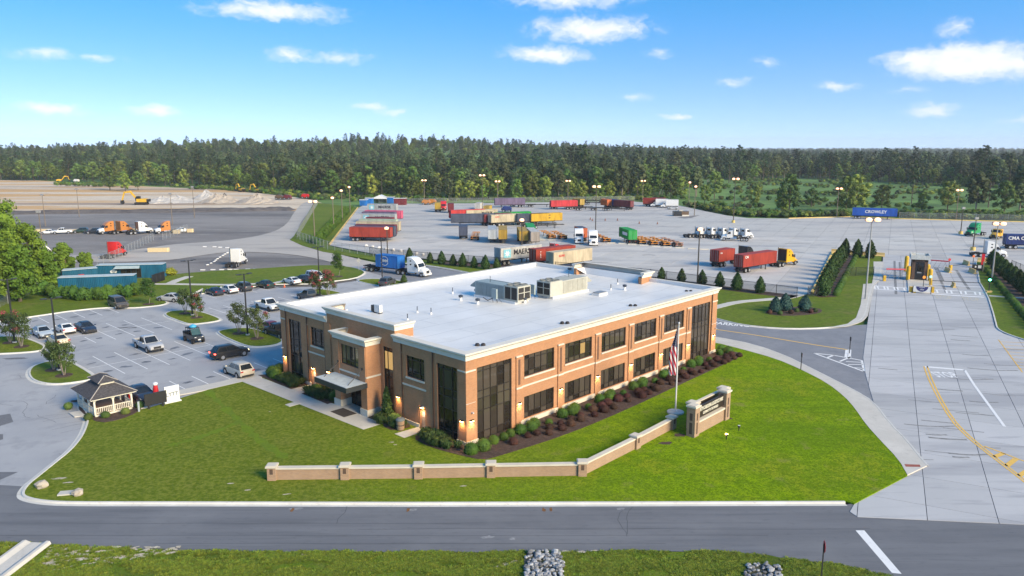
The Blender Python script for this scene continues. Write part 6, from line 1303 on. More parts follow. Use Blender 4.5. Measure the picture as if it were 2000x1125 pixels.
# concrete flume
fa, fb = G(72, 1064), G(-70, 1170); dd = (fb - fa); an = math.atan2(dd.y, dd.x); ob('drain_flume', MB().rings([[(0, -1.05, 0.02), (0, -.95, .22), (0, -.75, .24), (0, -.4, .08), (0, .4, .08), (0, .75, .24), (0, .95, .22), (0, 1.05, .02)], [(14, -1.05, -.02), (14, -.95, .2), (14, -.75, .2), (14, -.4, .02), (14, .4, .02), (14, .75, .2), (14, .95, .2), (14, 1.05, -.02)]]), WALKM, None, Vector((fa.x, fa.y, .1)), an, label='pale concrete drainage flume running off the road, bottom left', category='flume')
# road signs
t = thing('stop_sign', G(1604, 1131, .03), R(0), 'red stop sign on a thin dark post, edge-on at the bottom right', 'road sign'); ob('post', MB().box(-.03, .03, -.03, .03, 0, 2.4), TRIMB, t)
oc = [(.38 * math.cos(math.pi / 8 + k * math.pi / 4), .38 * math.sin(math.pi / 8 + k * math.pi / 4)) for k in range(8)]
o = ob('sign_plate', MB().prism(oc, -.01, .01), mat('sign_red', (.38, .02, .03), rough=.4), t, (.035, 0, 2.2)); o.rotation_euler = (R(90), 0, R(78)); l = ob('lettering', text_mesh('STOP', .26, .003), P_['white'], o, (0, 0, .013))
for px, py, h, lb in ((1564, 722, 2.1, 'thin dark sign post on the lawn edge by the access road'), (1659, 690, 2.2, 'thin sign post at the hatched junction')): t = thing('sign_post', G(px, py, .1), 0, lb, 'post', 'thin sign posts'); ob('post', MB().box(-.04, .04, -.04, .04, 0, h), TRIMB, t); ob('plate', MB().box(-.02, .02, -.18, .18, h - .5, h), TRIMB, t)
t = thing('diamond_sign', G(701, 528, .1), R(20), 'grey diamond road sign at the tip of the back lawn', 'road sign'); ob('post', MB().box(-.05, .05, -.05, .05, 0, 2.0), mat('galvanised', (.35, .36, .37), rough=.5, metal=.4), t); o = ob('plate', MB().box(-.4, .4, -.01, .01, -.4, .4), MATS['galvanised'], t, (0, -.06, 2.2)); o.rotation_euler = (0, R(45), 0)
t = thing('traffic_cone', G(555.5, 561, .01), 0, 'orange traffic cone beside the white coupe', 'cone'); ob('cone', MB().lathe([(.2, .04), (.04, .75)], 12), mat('cone_orange', (.75, .16, .05), rough=.5), t); ob('base', MB().box(-.25, .25, -.25, .25, 0, .04), MATS['cone_orange'], t); ob('band', MB().lathe([(.125, .36), (.1, .5)], 12), P_['white'], t)

# ---------------- lamp posts
def lot_lamp(px, py, label, h=9.0, ang=BANG):
    t = thing('lamp_post', G(px, py, .0), ang, label, 'lamp post', 'black lamp posts of the car park')
    ob('footing', MB().lathe([(.28, 0), (.28, .3)], 12), WALKM, t); ob('pole', MB().cyl((0, 0, .1), (0, 0, h), .13, .09, n=10), BLACKM, t); ob('arm', MB().box(-.75, .75, -.04, .04, h - .15, h - .07), BLACKM, t)
    for s in (1, -1): ob('lamp_head', MB().box(min(s * .5, s * 1.15), max(s * .5, s * 1.15), -.2, .2, h - .08, h + .02), BLACKM, t)
for px, py, lb in ((116, 725, 'black lamp post on the island nearest the gazebo'), (29, 671, 'black lamp post on the island at the left edge'), (376, 617, 'black lamp post on the myrtle island in the middle of the lot'), (484, 656, 'black lamp post on the island next to the office corner'), (625, 578, 'black lamp post between the two pink myrtles'), (747, 556, 'black lamp post beside the blue container truck')): lot_lamp(px, py, lb)
FLOOD = mat('floodlight_glow', (1, .85, .7), emit=(1, .40, .14), estr=1.0)
def flood(px, py, ty, label, lamps=2, col=None, lit=True, base=False, r=.14, yell=True):
    p = G(px, py, .0); D = p.length; d = Vector((0, CP, -SP))
    z = 0.0     # height so that the top reaches the surveyed point
    ry = -(ty - 562.5) / F_PX; dirv = Vector((0, CP + ry * SP, -SP + ry * CP)); h = CAM_H + dirv.z / dirv.y * p.y
    t = thing('floodlight_pole', p, 0, label, 'lamp post', 'floodlight poles round the yard'); ob('pole', MB().cyl((0, 0, 0), (0, 0, h), r * 1.2, r * .7, n=8), col or mat('pole_brown', (.20, .16, .12), rough=.7), t)
    if base: ob('footing', MB().lathe([(.6, 0), (.6, .9)], 12), MATS['yellow_kerb_paint'] if yell else WALKM, t)
    ob('arm', MB().box(-.8, .8, -.05, .05, h - .35, h - .25), BLACKM, t)
    for k in range(lamps):
        x = (k - (lamps - 1) / 2) * 1.5; l = ob('lamp_head', MB().box(x - .45, x + .45, -.35, .1, h - .32, h + .25), mat('lamp_housing', (.30, .30, .30), rough=.5), t)
        if lit: ob('lens', MB().lathe([(.05, -.36), (.46, -.25), (.54, .02), (.4, .26), (.05, .36)], 10, (x, -.45, h - .05)), FLOOD, l)
GREYP = mat('pole_grey', (.38, .38, .37), rough=.5, metal=.3)
for a in [(829, 397, 352, 'floodlight pole behind the orange machines', 2), (972, 398, 354, 'floodlight pole left behind the grey purple trailer', 2), (1109, 395, 353, 'floodlight pole behind the orange red container', 2), (1255, 393, 353, 'floodlight pole by the far red container', 2), (1345, 404, 356, 'farther floodlight pole of the pair behind the black bin', 1), (1356, 421, 364, 'nearer floodlight pole of the pair beside the black bin', 1), (1634, 424, 368, 'floodlight pole left of the long blue trailer', 2), (1867, 430, 371, 'floodlight pole at the right far fence', 2), (615, 471, 393, 'twin-lamp pole on the grass bank, nearest of four', 2), (652, 445, 386, 'second lamp pole along the grass ditch', 1), (669, 431, 372, 'third lamp pole along the grass ditch', 1), (684, 415, 365, 'fourth lamp pole at the end of the grass ditch', 1)]: flood(*a)
for a in [(757, 500, 445, 'floodlight pole at the yard fence above the blue container', 1), (1019, 512, 429, 'floodlight pole in front of the white lettered container', 1), (1362, 552, 447, 'floodlight pole at the fence by the conifers', 1), (942, 414, 342, 'tall dark pole left of the middle containers', 2), (1163, 459, 364, 'tall dark floodlight pole beside the white tractors', 2)]: flood(*a, col=mat('pole_dark', (.07, .06, .05), rough=.6))
flood(1432, 435, 349, 'dark floodlight pole on a yellow footing behind the day cabs', 2, col=MATS['pole_dark'], base=True)
for a in [(1690, 585, 428, 'grey double-lamp pole in the planted bed by the gate', 2), (1937, 547, 436, 'grey double-lamp pole right of the gate', 2)]: flood(*a, col=GREYP, lit=True)
for a in [(1876, 457, 406, 'dark pole on a yellow footing left of the green tractor', 1), (1900, 489, 426, 'dark pole on a yellow footing behind the gate', 1)]: flood(*a, col=MATS['pole_dark'], base=True, lit=False)
for px, py, ty, lb in ((155, 424, 369, 'brown pole on the gravel lot, second from left'), (89, 442, 380, 'brown pole on the gravel lot, leftmost'), (337, 439, 378, 'brown pole behind the orange tractor'), (380, 425, 365, 'brown pole on the gravel lot before the stone piles'), (87, 518, 413, 'leaning grey utility pole by the big tree')): flood(px, py, ty, lb, 1, lit=False, r=.12)

# ---------------- fences
WIRE = see_through('chain_link', (.42, .44, .43), .30); WIREB = see_through('black_chain_link', (.03, .03, .03), .5); GALV = MATS['galvanised']
def fence(pts, h, step, label, wire, postm, z=0.0, cat='fence'):
    p = [G(*q) for q in pts]; o = p[0]; t = thing('chain_link_fence', Vector((o.x, o.y, z)), 0, label, cat, 'chain-link fences')
    for i in range(len(p) - 1):
        a, b = p[i] - o, p[i + 1] - o; d = b - a; L_ = d.length; an = math.atan2(d.y, d.x); n = max(1, int(L_ / step))
        for k in range(n + (1 if i == len(p) - 2 else 0)): q = a + d * (k / n); ob('post', cached(('fpost', h), lambda: MB().cyl((0, 0, 0), (0, 0, h + .1), .05, n=6)), postm, t, (q.x, q.y, 0))
        ob('mesh_panel', MB().quad((0, 0, .05), (L_, 0, .05), (L_, 0, h), (0, 0, h)), wire, t, (a.x, a.y, 0), an); ob('top_rail', MB().cyl((0, 0, h), (L_, 0, h), .035, n=5), postm, t, (a.x, a.y, 0), an)
fence([(-60, 630), (0, 601), (74, 569)], 2.2, 3, 'galvanised fence behind the left lawn by the trees', WIRE, GALV)
fence([(190, 520), (226, 506), (300, 469)], 2.2, 3, 'galvanised fence from the red tractor to the gravel gate', WIRE, GALV, -.1)
fence([(318, 468), (366, 451)], 2.2, 3, 'galvanised gate leaf before the parked white car', WIRE, GALV, -.1, 'gate')
fence([(580, 466), (620, 399)], 2.4, 4, 'pale fence along the top of the grass bank', WIRE, GALV, -.1)
fence([(580, 466), (640, 487), (745, 503)], 2.2, 3, 'galvanised fence along the lower grass bank', WIRE, GALV, -.02)
fence([(722, 499), (860, 512), (1000, 522), (1270, 545), (1556, 583)], 2.0, 3.4, 'black fence between the conifers and the yard', WIREB, BLACKM)
fence([(1577, 582), (1598, 580)], 2.0, 2, 'short black gate beside the yellow kerb', WIREB, BLACKM, 0, 'gate')
fence([(1636, 541), (1706, 538)], 1.8, 4, 'black fence crossing the planted bed by the gate', WIREB, BLACKM)
fence([(740, 397), (870, 396), (1000, 394.5), (1240, 391.5)], 2.2, 5, 'pale fence along the far side of the yard', WIRE, GALV)
fence([(1756, 427), (2000, 433), (2200, 437)], 2.4, 5, 'pale fence at the right far side of the yard', WIRE, GALV)
fence([(1975, 522), (2000, 533), (2080, 566)], 1.6, 2.5, 'black fence beside the hedge at the right edge', WIREB, BLACKM)
fence([(298, 556), (322, 548)], 1.9, 1.2, 'black screen fence at the end of the blue container', see_through('dark_screen', (.02, .02, .022), 1.6), BLACKM)

# ---------------- gate
GY = mat('safety_yellow', (.70, .42, .03), rough=.5, var=.12); JY = mat('barrier_yellow', (.66, .48, .20), rough=.7, var=.12)
ga = R(-26); gp0 = G(1794, 549); t = thing('gatehouse', Vector((gp0.x, gp0.y, .04)), R(-24), 'small brick gatehouse with white flat roof on the entrance island', 'building')
ob('plinth', MB().box(-2.4, 2.4, -.6, 5.4, 0, .2), WALKM, t); BRN = mat('brown_brick', (.16, .095, .065), rough=.8, scale=4, var=.2)
for x0, x1, y0, y1, z0, z1 in ((-1.9, -1.1, 0, .3, .2, 4.2), (1.1, 1.9, 0, .3, .2, 4.2), (-1.9, 1.9, .0, .3, 3.7, 4.2), (-1.9, -1.6, .3, 4.6, .2, 4.2), (1.6, 1.9, .3, 4.6, .2, 4.2), (-1.9, 1.9, 4.6, 4.9, .2, 4.2)): ob('wall', MB().box(x0, x1, y0, y1, z0, z1), BRN, t)
ob('booth_panel', MB().box(-1.08, 1.08, .05, .25, .2, 1.5), BLACKM, t); ob('window', MB().box(-1.08, 1.08, .1, .16, 1.5, 3.7), CARGLASS, t); ob('desk', MB().box(-.6, .5, .0, .2, 1.5, 1.75), mat('grey_panel', (.3, .3, .3)), t)
for x in (-.35, .35): ob('mullion', MB().box(x - .04, x + .04, .04, .12, 1.5, 3.7), BLACKM, t)
r_ = ob('roof', MB().box(-2.4, 2.4, -.6, 5.3, 4.2, 4.55), mat('gate_roof_white', (.62, .62, .58), rough=.6), t)
for b_ in ((-2.4, -2.15, -.6, 5.3), (2.15, 2.4, -.6, 5.3), (-2.15, 2.15, -.6, -.4), (-2.15, 2.15, 5.1, 5.3)): ob('parapet', MB().box(b_[0], b_[1], b_[2], b_[3], 4.55, 5.0), MATS['gate_roof_white'], r_)
ob('rooftop_unit', MB().box(-1, 1, 1, 3, 4.6, 5.1), MATS['gate_roof_white'], r_)
t.scale = (.74, .8, 1.04)
def bollard(px, py, h, r, lb, m=GY): o = ob('bollard', MB().lathe([(r, 0), (r, h - r * .6), (r * .6, h)], 12), m, None, G(px, py, .04), 0, label=lb, category='bollard', group='yellow bollards at the gate')
for k, (px, py, h, r) in enumerate([(1769, 530, 3.4, .42), (1773, 547, 2.9, .38), (1811, 540, 2.6, .38), (1816, 550, 2.6, .38)]): bollard(px, py, h, r, 'yellow bollard ' + ('behind the left side of the gatehouse', 'at the front left of the gatehouse', 'behind the right side of the gatehouse', 'at the front right of the gatehouse')[k])
ob('traffic_island', sheet(gp([(1774, 572), (1772, 545), (1770, 520), (1812, 517), (1819, 548), (1820, 573)]), .16, .14), WALKM, None, kind='structure')
for x, lb in ((1782, 'yellow block at the left end of the gate banner'), (1817, 'yellow block at the right end of the gate banner')): ob('barrier_block', MB().box(-.55, .55, -.4, .4, 0, 1.05), GY, None, G(x, 571, .04), R(-20), label=lb, category='barrier')
q = G(1800, 573.5); t = thing('gate_banner', Vector((q.x, q.y, .04)), R(-22), 'white banner with dark blue half-round emblem in front of the gatehouse', 'banner')
ob('board', MB().box(-1.45, 1.45, -.03, .03, .25, 1.3), P_['white'], t); hc = [(1.0 * math.cos(math.pi + math.pi * k / 16), .95 * math.sin(math.pi + math.pi * k / 16)) for k in range(17)]
o = ob('emblem', MB().prism(hc, -.004, .004), mat('emblem_blue', (.04, .045, .16), rough=.5), t, (0, -.04, 1.27)); o.rotation_euler = (R(90), 0, 0)
for x0, x1, z in ((-.5, .45, 1.12), (-.25, .1, .82), (.15, .35, .78), (-.35, .3, .66)): ob('emblem_mark', MB().box(x0, x1, -.052, -.046, z - .03, z + .03), P_['white'], t)
for x in (-1.5, 1.5): ob('leg', MB().box(x - .06, x + .06, -.06, .06, 0, 1.35), BLACKM, t)
def jersey(px, py, an, L_, lb):
    an = an if an < 0 else math.atan2(.91, .42) + an * .0 + R(14); ob('jersey_barrier', MB().rings([[(-L_ / 2, y, z) for y, z in ((-.32, 0), (-.28, .2), (-.12, .4), (-.1, .95), (.1, .95), (.12, .4), (.28, .2), (.32, 0))], [(L_ / 2, y, z) for y, z in ((-.32, 0), (-.28, .2), (-.12, .4), (-.1, .95), (.1, .95), (.12, .4), (.28, .2), (.32, 0))]]), JY, None, G(px, py, .04), an, label=lb, category='barrier', group='yellow concrete barriers')
jersey(1851, 531, R(110), 3.0, 'yellow barrier in the middle of the exit lanes'); jersey(1887, 517, R(115), 3.2, 'farther yellow barrier at the right gate edge'); jersey(1899, 533, R(112), 3.2, 'nearer yellow barrier at the right gate edge'); jersey(1862, 561, R(75), 1.4, 'short yellow barrier below the exit boom')
jersey(1640, 494, R(-25), 4, 'yellow barrier at the head of the planted bed, left'); jersey(1668, 497, R(-25), 4, 'yellow barrier at the head of the planted bed, middle'); jersey(1706, 500, R(-25), 5, 'yellow barrier at the head of the planted bed, right'); jersey(1928, 512, R(-25), 4, 'yellow barrier behind the red post by the gate')
PKB = mat('boom_red', (.62, .10, .12), rough=.5)
def boom(pa, pb, z, lb, lattice=False):
    a, b = G(*pa), G(*pb); dd = b - a; t = thing('barrier_boom', Vector((a.x, a.y, .04)), math.atan2(dd.y, dd.x), lb, 'barrier', 'boom barriers of the gate'); L_ = dd.length
    ob('cabinet', MB().box(-.25, .25, -.25, .25, 0, 1.1), GY, t); ob('arm', MB().box(.2, L_, -.05, .05, z, z + (.28 if lattice else .1)), PKB if lattice else BLACKM, t)
    if lattice:
        for k in range(4): x = L_ * (k + .5) / 4; ob('strut', MB().cyl((x, 0, z), (x - .9, 0, .3), .03, n=5), GALV, t)
        ob('lower_rail', MB().box(.2, L_, -.03, .03, .9, .96), GALV, t)
boom((1727, 549), (1767, 550), 2.3, 'red swing barrier left of the gatehouse', True); boom((1814, 530), (1851, 533), 2.3, 'red swing barrier right of the gatehouse', True); boom((1817, 558), (1914, 563), .95, 'thin dark boom across the two exit lanes'); boom((1856, 528), (1890, 526), 1.0, 'thin dark boom behind the yellow barrier')
o = ob('red_gate_post', MB().box(-.28, .28, -.2, .2, 0, 3.2), mat('signal_red', (.72, .02, .03), rough=.45), None, G(1918, 524, .1), R(-20), label='tall red panel post at the right of the gate', category='post')
t = thing('gate_notice_board', G(1908, 530, .1), R(-20), 'black board with white notices right of the gate', 'board'); ob('board', MB().box(-1.0, 1.0, -.05, .05, .2, 1.5), BLACKM, t); ob('post', MB().box(1.0, 1.25, -.12, .12, 0, 2.2), mat('grey_olive', (.25, .25, .18)), t); ob('paper', MB().box(.1, .75, -.06, -.052, .7, 1.35), P_['white'], t); ob('paper', MB().box(-.5, -.2, -.06, -.052, .8, 1.2), P_['white'], t)
for px, py, c, lb in ((1803, 561, (1, .35, .05), 'orange round marker on a thin post before the gatehouse'), (1816, 560, (.5, .8, .7), 'signal lamp post beside the yellow block'), (1853, 524, (.6, .05, .05), 'small red disc sign on the exit lane island'), (1900, 517, (.75, .2, .08), 'round orange marker beside the black notice board')):
    t = thing('marker_post', G(px, py, .05), 0, lb, 'marker'); ob('post', MB().cyl((0, 0, 0), (0, 0, 1.8), .06, n=8), BLACKM, t); ob('disc', MB().cyl((0, -.05, 1.95), (0, .05, 1.95), .3, n=14), mat('marker_%d' % px, c, rough=.4), t)
t = thing('signal_lamp', G(1931, 571, .12), 0, 'dark post with a glowing green lamp right of the drive', 'lamp post'); ob('post', MB().cyl((0, 0, 0), (0, 0, 2.2), .08, n=8), BLACKM, t); ob('lamp', MB().lathe([(.12, 2.2), (.2, 2.3), (.2, 2.4), (.08, 2.5)], 12), mat('green_glow', (.1, .9, .4), emit=(.1, 1, .4), estr=8), t); ob('foot', MB().box(-.5, .5, -.25, .25, 0, .3), JY, t)

# ---------------- yard and gravel furniture
for k, (px, py) in enumerate([(1057, 469.5), (1079, 470), (1101, 471), (1194, 475.5), (1216, 476.5), (1235, 478), (1258, 480), (1281, 482), (1304, 483.5), (1328, 485), (1352, 486.5), (1376, 488)]):
    p = G(px, py); ob('wheel_stop', MB().box(-1.15, 1.15, -.12, .12, 0, .28), WALKM, None, (p.x, p.y, YZ), R(-8), label='pale concrete wheel stop before the orange chassis row', category='wheel stop', group='wheel stops before the chassis row')
for k, (px, py) in enumerate([(396, 527), (416, 526.5), (433, 526.5), (449, 526), (461, 526.3), (484, 525.7), (499, 525.4), (517, 525), (531, 525), (550, 525), (571, 524.3), (587, 522.6), (604, 521.4), (405, 517), (412, 513.7), (418, 510.7), (421, 508), (424.5, 505), (429.4, 502), (435, 498.5), (439, 496), (444, 493.6), (454, 486), (444, 483.7), (430, 482.8), (419, 481.9), (400, 481.6)]):
    p = G(px, py); ob('wheel_stop', MB().box(-.5 if not 12 < k < 22 else -.3, .5 if not 12 < k < 22 else .3, -.14, .14, 0, .2), P_['white'], None, (p.x, p.y, -.1), R(52) if 12 < k < 22 else R(3), label='white wheel stop in the curving line round the white tractor', category='wheel stop', group='white wheel stops on the gravel lot')
for k, (px, py) in enumerate([(715, 481.5), (727.5, 483.5), (740, 485.5), (755, 488), (768, 490), (783, 492), (797, 494), (813, 497), (826, 498.5)]):
    p = G(px, py); ob('white_boulder', cached(('rock', k % 5), lambda: rock_mesh(60 + k % 5, 1, 6, .6)), mat('white_stone', (.66, .63, .60), rough=.8), None, (p.x, p.y, .3), k, label='white boulder in the row along the yard fence', category='boulder', group='white boulders along the yard fence').scale = (.55, .5, .6)
for px, py, L_, lb in ((310, 491, 5.2, 'cream concrete block beside the gravel lot gate'), (372, 452.5, 1.8, 'cream block at the nose of the white car'), (345, 455, 2, 'cream block behind the orange tractor'), (148, 454, 4, 'cream barrier behind the dark green SUV'), (84, 453, 4, 'cream barrier behind the pale yellow pickup'), (265, 452, 3, 'cream barrier between the brown backed and white tractors')):
    p = G(px, py); ob('concrete_block', MB().prism([(-L_ / 2, -.5), (L_ / 2 - .3, -.5), (L_ / 2, -.2), (L_ / 2, .5), (-L_ / 2 + .3, .5), (-L_ / 2, .2)], 0, 1.1), mat('cream_concrete', (.62, .50, .30), rough=.8, var=.08), None, (p.x, p.y, -.15), R(6), label=lb, category='block')
t = thing('open_top_bin', G(1329, 421.5, YZ), R(4), 'black open-topped bin with a pale board leaning on it', 'skip'); ob('bin', MB().box(-2.9, 2.9, -1.3, 1.3, .1, 1.9), P_['black'], t); ob('side_plate', MB().box(.1, 2.95, -1.34, -1.305, .2, 1.9), P_['brown'], t); ob('lid', MB().box(-.7, .8, -.6, .9, 1.92, 2.25), mat('pale_lid', (.5, .48, .44)), t); ob('leaning_board', MB().box(.2, 3.0, -1.62, -1.4, 0, .5), WALKM, t)
ob('dark_pad', sheet(gp([(1322, 424.5), (1368, 420), (1350, 426), (1336, 427)]), .035), mat('dark_patch', (.22, .21, .21), rough=.9), None, kind='structure')
for k, (px, py) in enumerate([(1157, 431.5), (1182, 431), (1206, 431), (1248.5, 437), (1284, 438), (1153, 429)]): p = G(px, py); t = thing('yard_cone', Vector((p.x, p.y, YZ)), 0, 'dark traffic cone standing in the open middle of the yard', 'cone', 'cones in the yard'); ob('cone', cached('ycone', lambda: MB().lathe([(.25, .05), (.06, .9)], 8)), mat('faded_cone', (.25, .10, .06), rough=.7), t); ob('base', cached('yconeb', lambda: MB().box(-.3, .3, -.3, .3, 0, .05)), TRIMB, t)
# sheds, tent, machines at the far left of the yard
def shed(px, py, w, dpt, h, m1, lb, roof=None, name='storage_shed', cat='shed'):
    p = G(px, py); t = thing(name, Vector((p.x, p.y, YZ)), R(-6), lb, cat, 'sheds at the far corner of the yard'); ob('body', MB().box(-w / 2, w / 2, 0, dpt, 0, h), m1, t); ob('roof', MB().box(-w / 2 - .15, w / 2 + .15, -.15, dpt + .15, h, h + .18), roof or P_['white'], t); ob('door', MB().box(-w * .22, w * .22, -.03, .0, .05, h * .85), m1, t); return t
shed(709, 402, 3.2, 3, 2.6, CC['blue'], 'blue shed at the far left corner of the yard'); shed(720, 401, 3.2, 3, 3.2, CC['blue'], 'taller blue shed left of the white tent'); shed(762, 397.5, 3.0, 3, 2.9, CC['blue'], 'blue shed right of the white tent'); shed(775, 400.5, 2.8, 3, 3.0, CC['maroon'], 'dark red shed, left of two'); shed(785.5, 400.5, 3.0, 3, 3.0, CC['maroon'], 'dark red shed, right of two')
p = G(741.5, 397.5); t = thing('tent', Vector((p.x, p.y, YZ)), R(-4), 'white gabled tent between the blue sheds', 'tent'); ob('canopy', MB().rings([[(-3.6, y, 2.2), (3.6, y, 2.2), (3.6, y, 2.5), (0, y, 4.0), (-3.6, y, 2.5)] for y in (0, 5)]), P_['white'], t); ob('back_wall', MB().box(-3.3, 3.3, 4.8, 4.9, 0, 2.3), mat('olive_tarp', (.14, .15, .06), rough=.9), t)
for x in (-3.4, 3.4):
    for y in (.1, 4.8): ob('leg', MB().box(x - .06, x + .06, y - .06, y + .06, 0, 2.3), GALV, t)
def excavator(px, py, an, lb, z=-.2, s=1.0, col=None):
    col = col or GY; p = G(px, py); t = thing('excavator', Vector((p.x, p.y, z)), R(an), lb, 'excavator', 'excavators on the earthworks'); t.scale = (s, s, s)
    for y in (1.0, -1.0): ob('track', MB().extr([(-2, .3), (-1.7, 0), (1.7, 0), (2, .3), (2, .7), (1.7, .95), (-1.7, .95), (-2, .7)], y - .3, y + .3), TRIMB, t)
    ob('house', MB().extr([(-2.3, 1.0), (1.2, 1.0), (1.2, 2.1), (-1.2, 2.2), (-2.3, 1.9)], -1.3, 1.3), col, t); ob('counterweight', MB().box(-2.7, -2.3, -1.25, 1.25, 1.05, 2.0), TRIMB, t); ob('cab', MB().extr([(0, 2.1), (1.5, 1.2), (1.6, 2.2), (1.2, 3.0), (0, 3.05)], .3, 1.25), CARGLASS, t)
    ob('boom', MB().extr([(.8, 1.9), (1.3, 1.9), (3.6, 4.9), (5.9, 4.5), (5.8, 4.0), (3.8, 4.2), (1.5, 1.5)], -.3, .2), col, t); ob('stick', MB().extr([(5.5, 4.6), (6.0, 4.5), (7.0, 1.5), (6.6, 1.4)], -.2, .1), col, t); ob('bucket', MB().extr([(6.4, 1.6), (7.2, 1.5), (7.3, .5), (6.5, .2), (6.2, .7)], -.5, .4), TRIMB, t)
excavator(277, 399, 180, 'yellow excavator with lowered arm on the brown earth, nearest', s=1.35); excavator(472, 374, 140, 'yellow excavator far behind the stone piles, left'); excavator(505, 376, 150, 'yellow excavator far behind the stone piles, middle', s=1.1); excavator(117, 355, 20, 'small yellow machine at the far left earthworks')
for px, py, lb, c in ((546, 389.5, 'dark dump machine, left of two beside the gravel track', P_['brown']), (562, 389.5, 'dark dump machine, right of two beside the gravel track', P_['maroon']), (597, 387.5, 'red small machine at the end of the gravel track', P_['red']), (833, 400, 'orange drum machine at the far yard fence, left', P_['orange']), (844, 399, 'orange drum machine at the far yard fence, right', P_['orange']), (990, 414, 'dark blue generator behind the green roofed container', CC['navy']), (150, 356, 'white machine at the far left earthworks', P_['white'])):
    p = G(px, py); t = thing('site_machine', Vector((p.x, p.y, -.1)), R(170), lb, 'machine'); ob('body', MB().extr([(-1.8, .7), (1.8, .7), (2.1, 1.5), (1.2, 2.6), (-1.2, 2.4), (-2.0, 1.6)], -1.0, 1.0), c, t); ob('engine_cover', MB().box(1.0, 2.3, -.7, .7, .8, 1.7), TRIMB, t)
    for x in (-1.2, 1.2):
        for s in (1, -1): wheel(t, x, s * 1.1, .6, .4)
def heap(px, py, rx, ry, h, m1, lb, seed):
    rr = random.Random(seed); p = G(px, py); m = MB(); n = 26; nr = 7; rows = []
    for k in range(nr + 1):
        t_ = k / nr; rows.append([((rx * t_ * math.cos(2 * math.pi * j / n)) * rr.uniform(.85, 1.12), (ry * t_ * math.sin(2 * math.pi * j / n)) * rr.uniform(.85, 1.12), h * (1 - t_) ** 1.1 * rr.uniform(.82, 1.15) - .3) for j in range(n)])
    m.rings(list(reversed(rows)), cap=False); ob('stone_heap', m, m1, None, (p.x, p.y, 0), 0, label=lb, category='heap', group='stone heaps on the earthworks')
HEAPG = ground_mat('crushed_stone', (.42, .40, .38), [(.5, (1, 1), .45, .62, (.52, .50, .48), .8), (2, (1, 1), .5, .7, (.28, .265, .25), .7)], bump=.25, bscale=2.5); HEAPB = ground_mat('brown_stone', (.36, .31, .26), [(.5, (1, 1), .45, .62, (.45, .40, .34), .8), (2, (1, 1), .5, .7, (.22, .19, .16), .7)], bump=.2, bscale=2.5)
for i, a in enumerate([(318, 395, 13, 7, 3.2, HEAPG, 'long grey stone heap right of the nearest excavator'), (345, 394, 14, 7, 3.6, HEAPG, 'grey stone heap second right of the excavator'), (404, 391, 9, 7, 5.4, HEAPG, 'tall pale stone heap in the middle of the earthworks'), (422, 395, 10, 7, 4.4, HEAPB, 'brown grey stone heap beside the tall pale one'), (440, 394, 9, 7, 4.2, HEAPB, 'brown stone heap right of the pale ones'), (503, 396, 13, 8, 4.6, HEAPB, 'separate brown stone heap before the far excavators'), (515, 395, 8, 6, 3.4, HEAPB, 'smaller brown heap at the right end of the heaps')]): heap(*a, seed=i)
# blue container compound
def office_box(pos, an, L_, lb, H=2.75):
    t = shipping_container(pos, an, L_, 'teal', lb, H=H, group='blue container buildings'); t['category'] = 'container'; ob('roof_sheet', MB().box(-L_ / 2 - .05, L_ / 2 + .05, -1.26, 1.26, H + .01, H + .08), mat('pale_roof_sheet', (.52, .58, .58), rough=.5), t); return t
p = G(193, 546); hd = R(8); d = Vector((math.cos(hd), math.sin(hd), 0)); c = p + d * 6.1 + Vector((-d.y, d.x, 0)) * 1.25
t = office_box(Vector((c.x, c.y, .1)), hd, 12.9, 'blue container office with glazed front and white cloud emblem')
for k in range(4): w = ob('window', MB().box(-1.7 + k * 1.0, -.8 + k * 1.0, -1.27, -1.235, .15, 2.1), FRAMEM, t); ob('pane', MB().box(-1.62 + k * 1.0, -.88 + k * 1.0, -1.285, -1.275, .3, 2.0), GLASS_D, w)
ob('awning', MB().rings([[(-2.6, -1.25, 2.55), (2.0, -1.25, 2.55), (2.0, -1.25, 2.6), (-2.6, -1.25, 2.6)], [(-2.8, -2.3, 2.15), (2.2, -2.3, 2.15), (2.2, -2.3, 2.2), (-2.8, -2.3, 2.2)]]), mat('awning_glass', (.42, .50, .50), rough=.2), t)
for x, z, r in ((-3.5, 1.45, .30), (-3.1, 1.62, .34), (-2.75, 1.45, .28)): o = ob('emblem', MB().cyl((x, -1.27, z), (x, -1.24, z), r, n=14), P_['white'], t)
for z in (.85, .6): ob('emblem', MB().box(-3.9, -2.3, -1.27, -1.24, z, z + .12), P_['white'], t)
p = G(118, 573); hd = R(13); d = Vector((math.cos(hd), math.sin(hd), 0)); c = p + d * 6.2 + Vector((-d.y, d.x, 0)) * 1.25; office_box(Vector((c.x, c.y, .1)), hd, 12.9, 'blue container nearest the hedge')
p = G(146, 556); office_box(Vector((p.x, p.y + 2, .1)), R(35), 6.1, 'short teal container with red door between the other blue ones'); ob('red_door_panel', MB().box(-.5, .5, -.04, .04, 0, 2.0), RED, None, Vector((p.x + 1.6, p.y - .2, .1)), R(35), label='red door panel of the short teal container', category='panel')
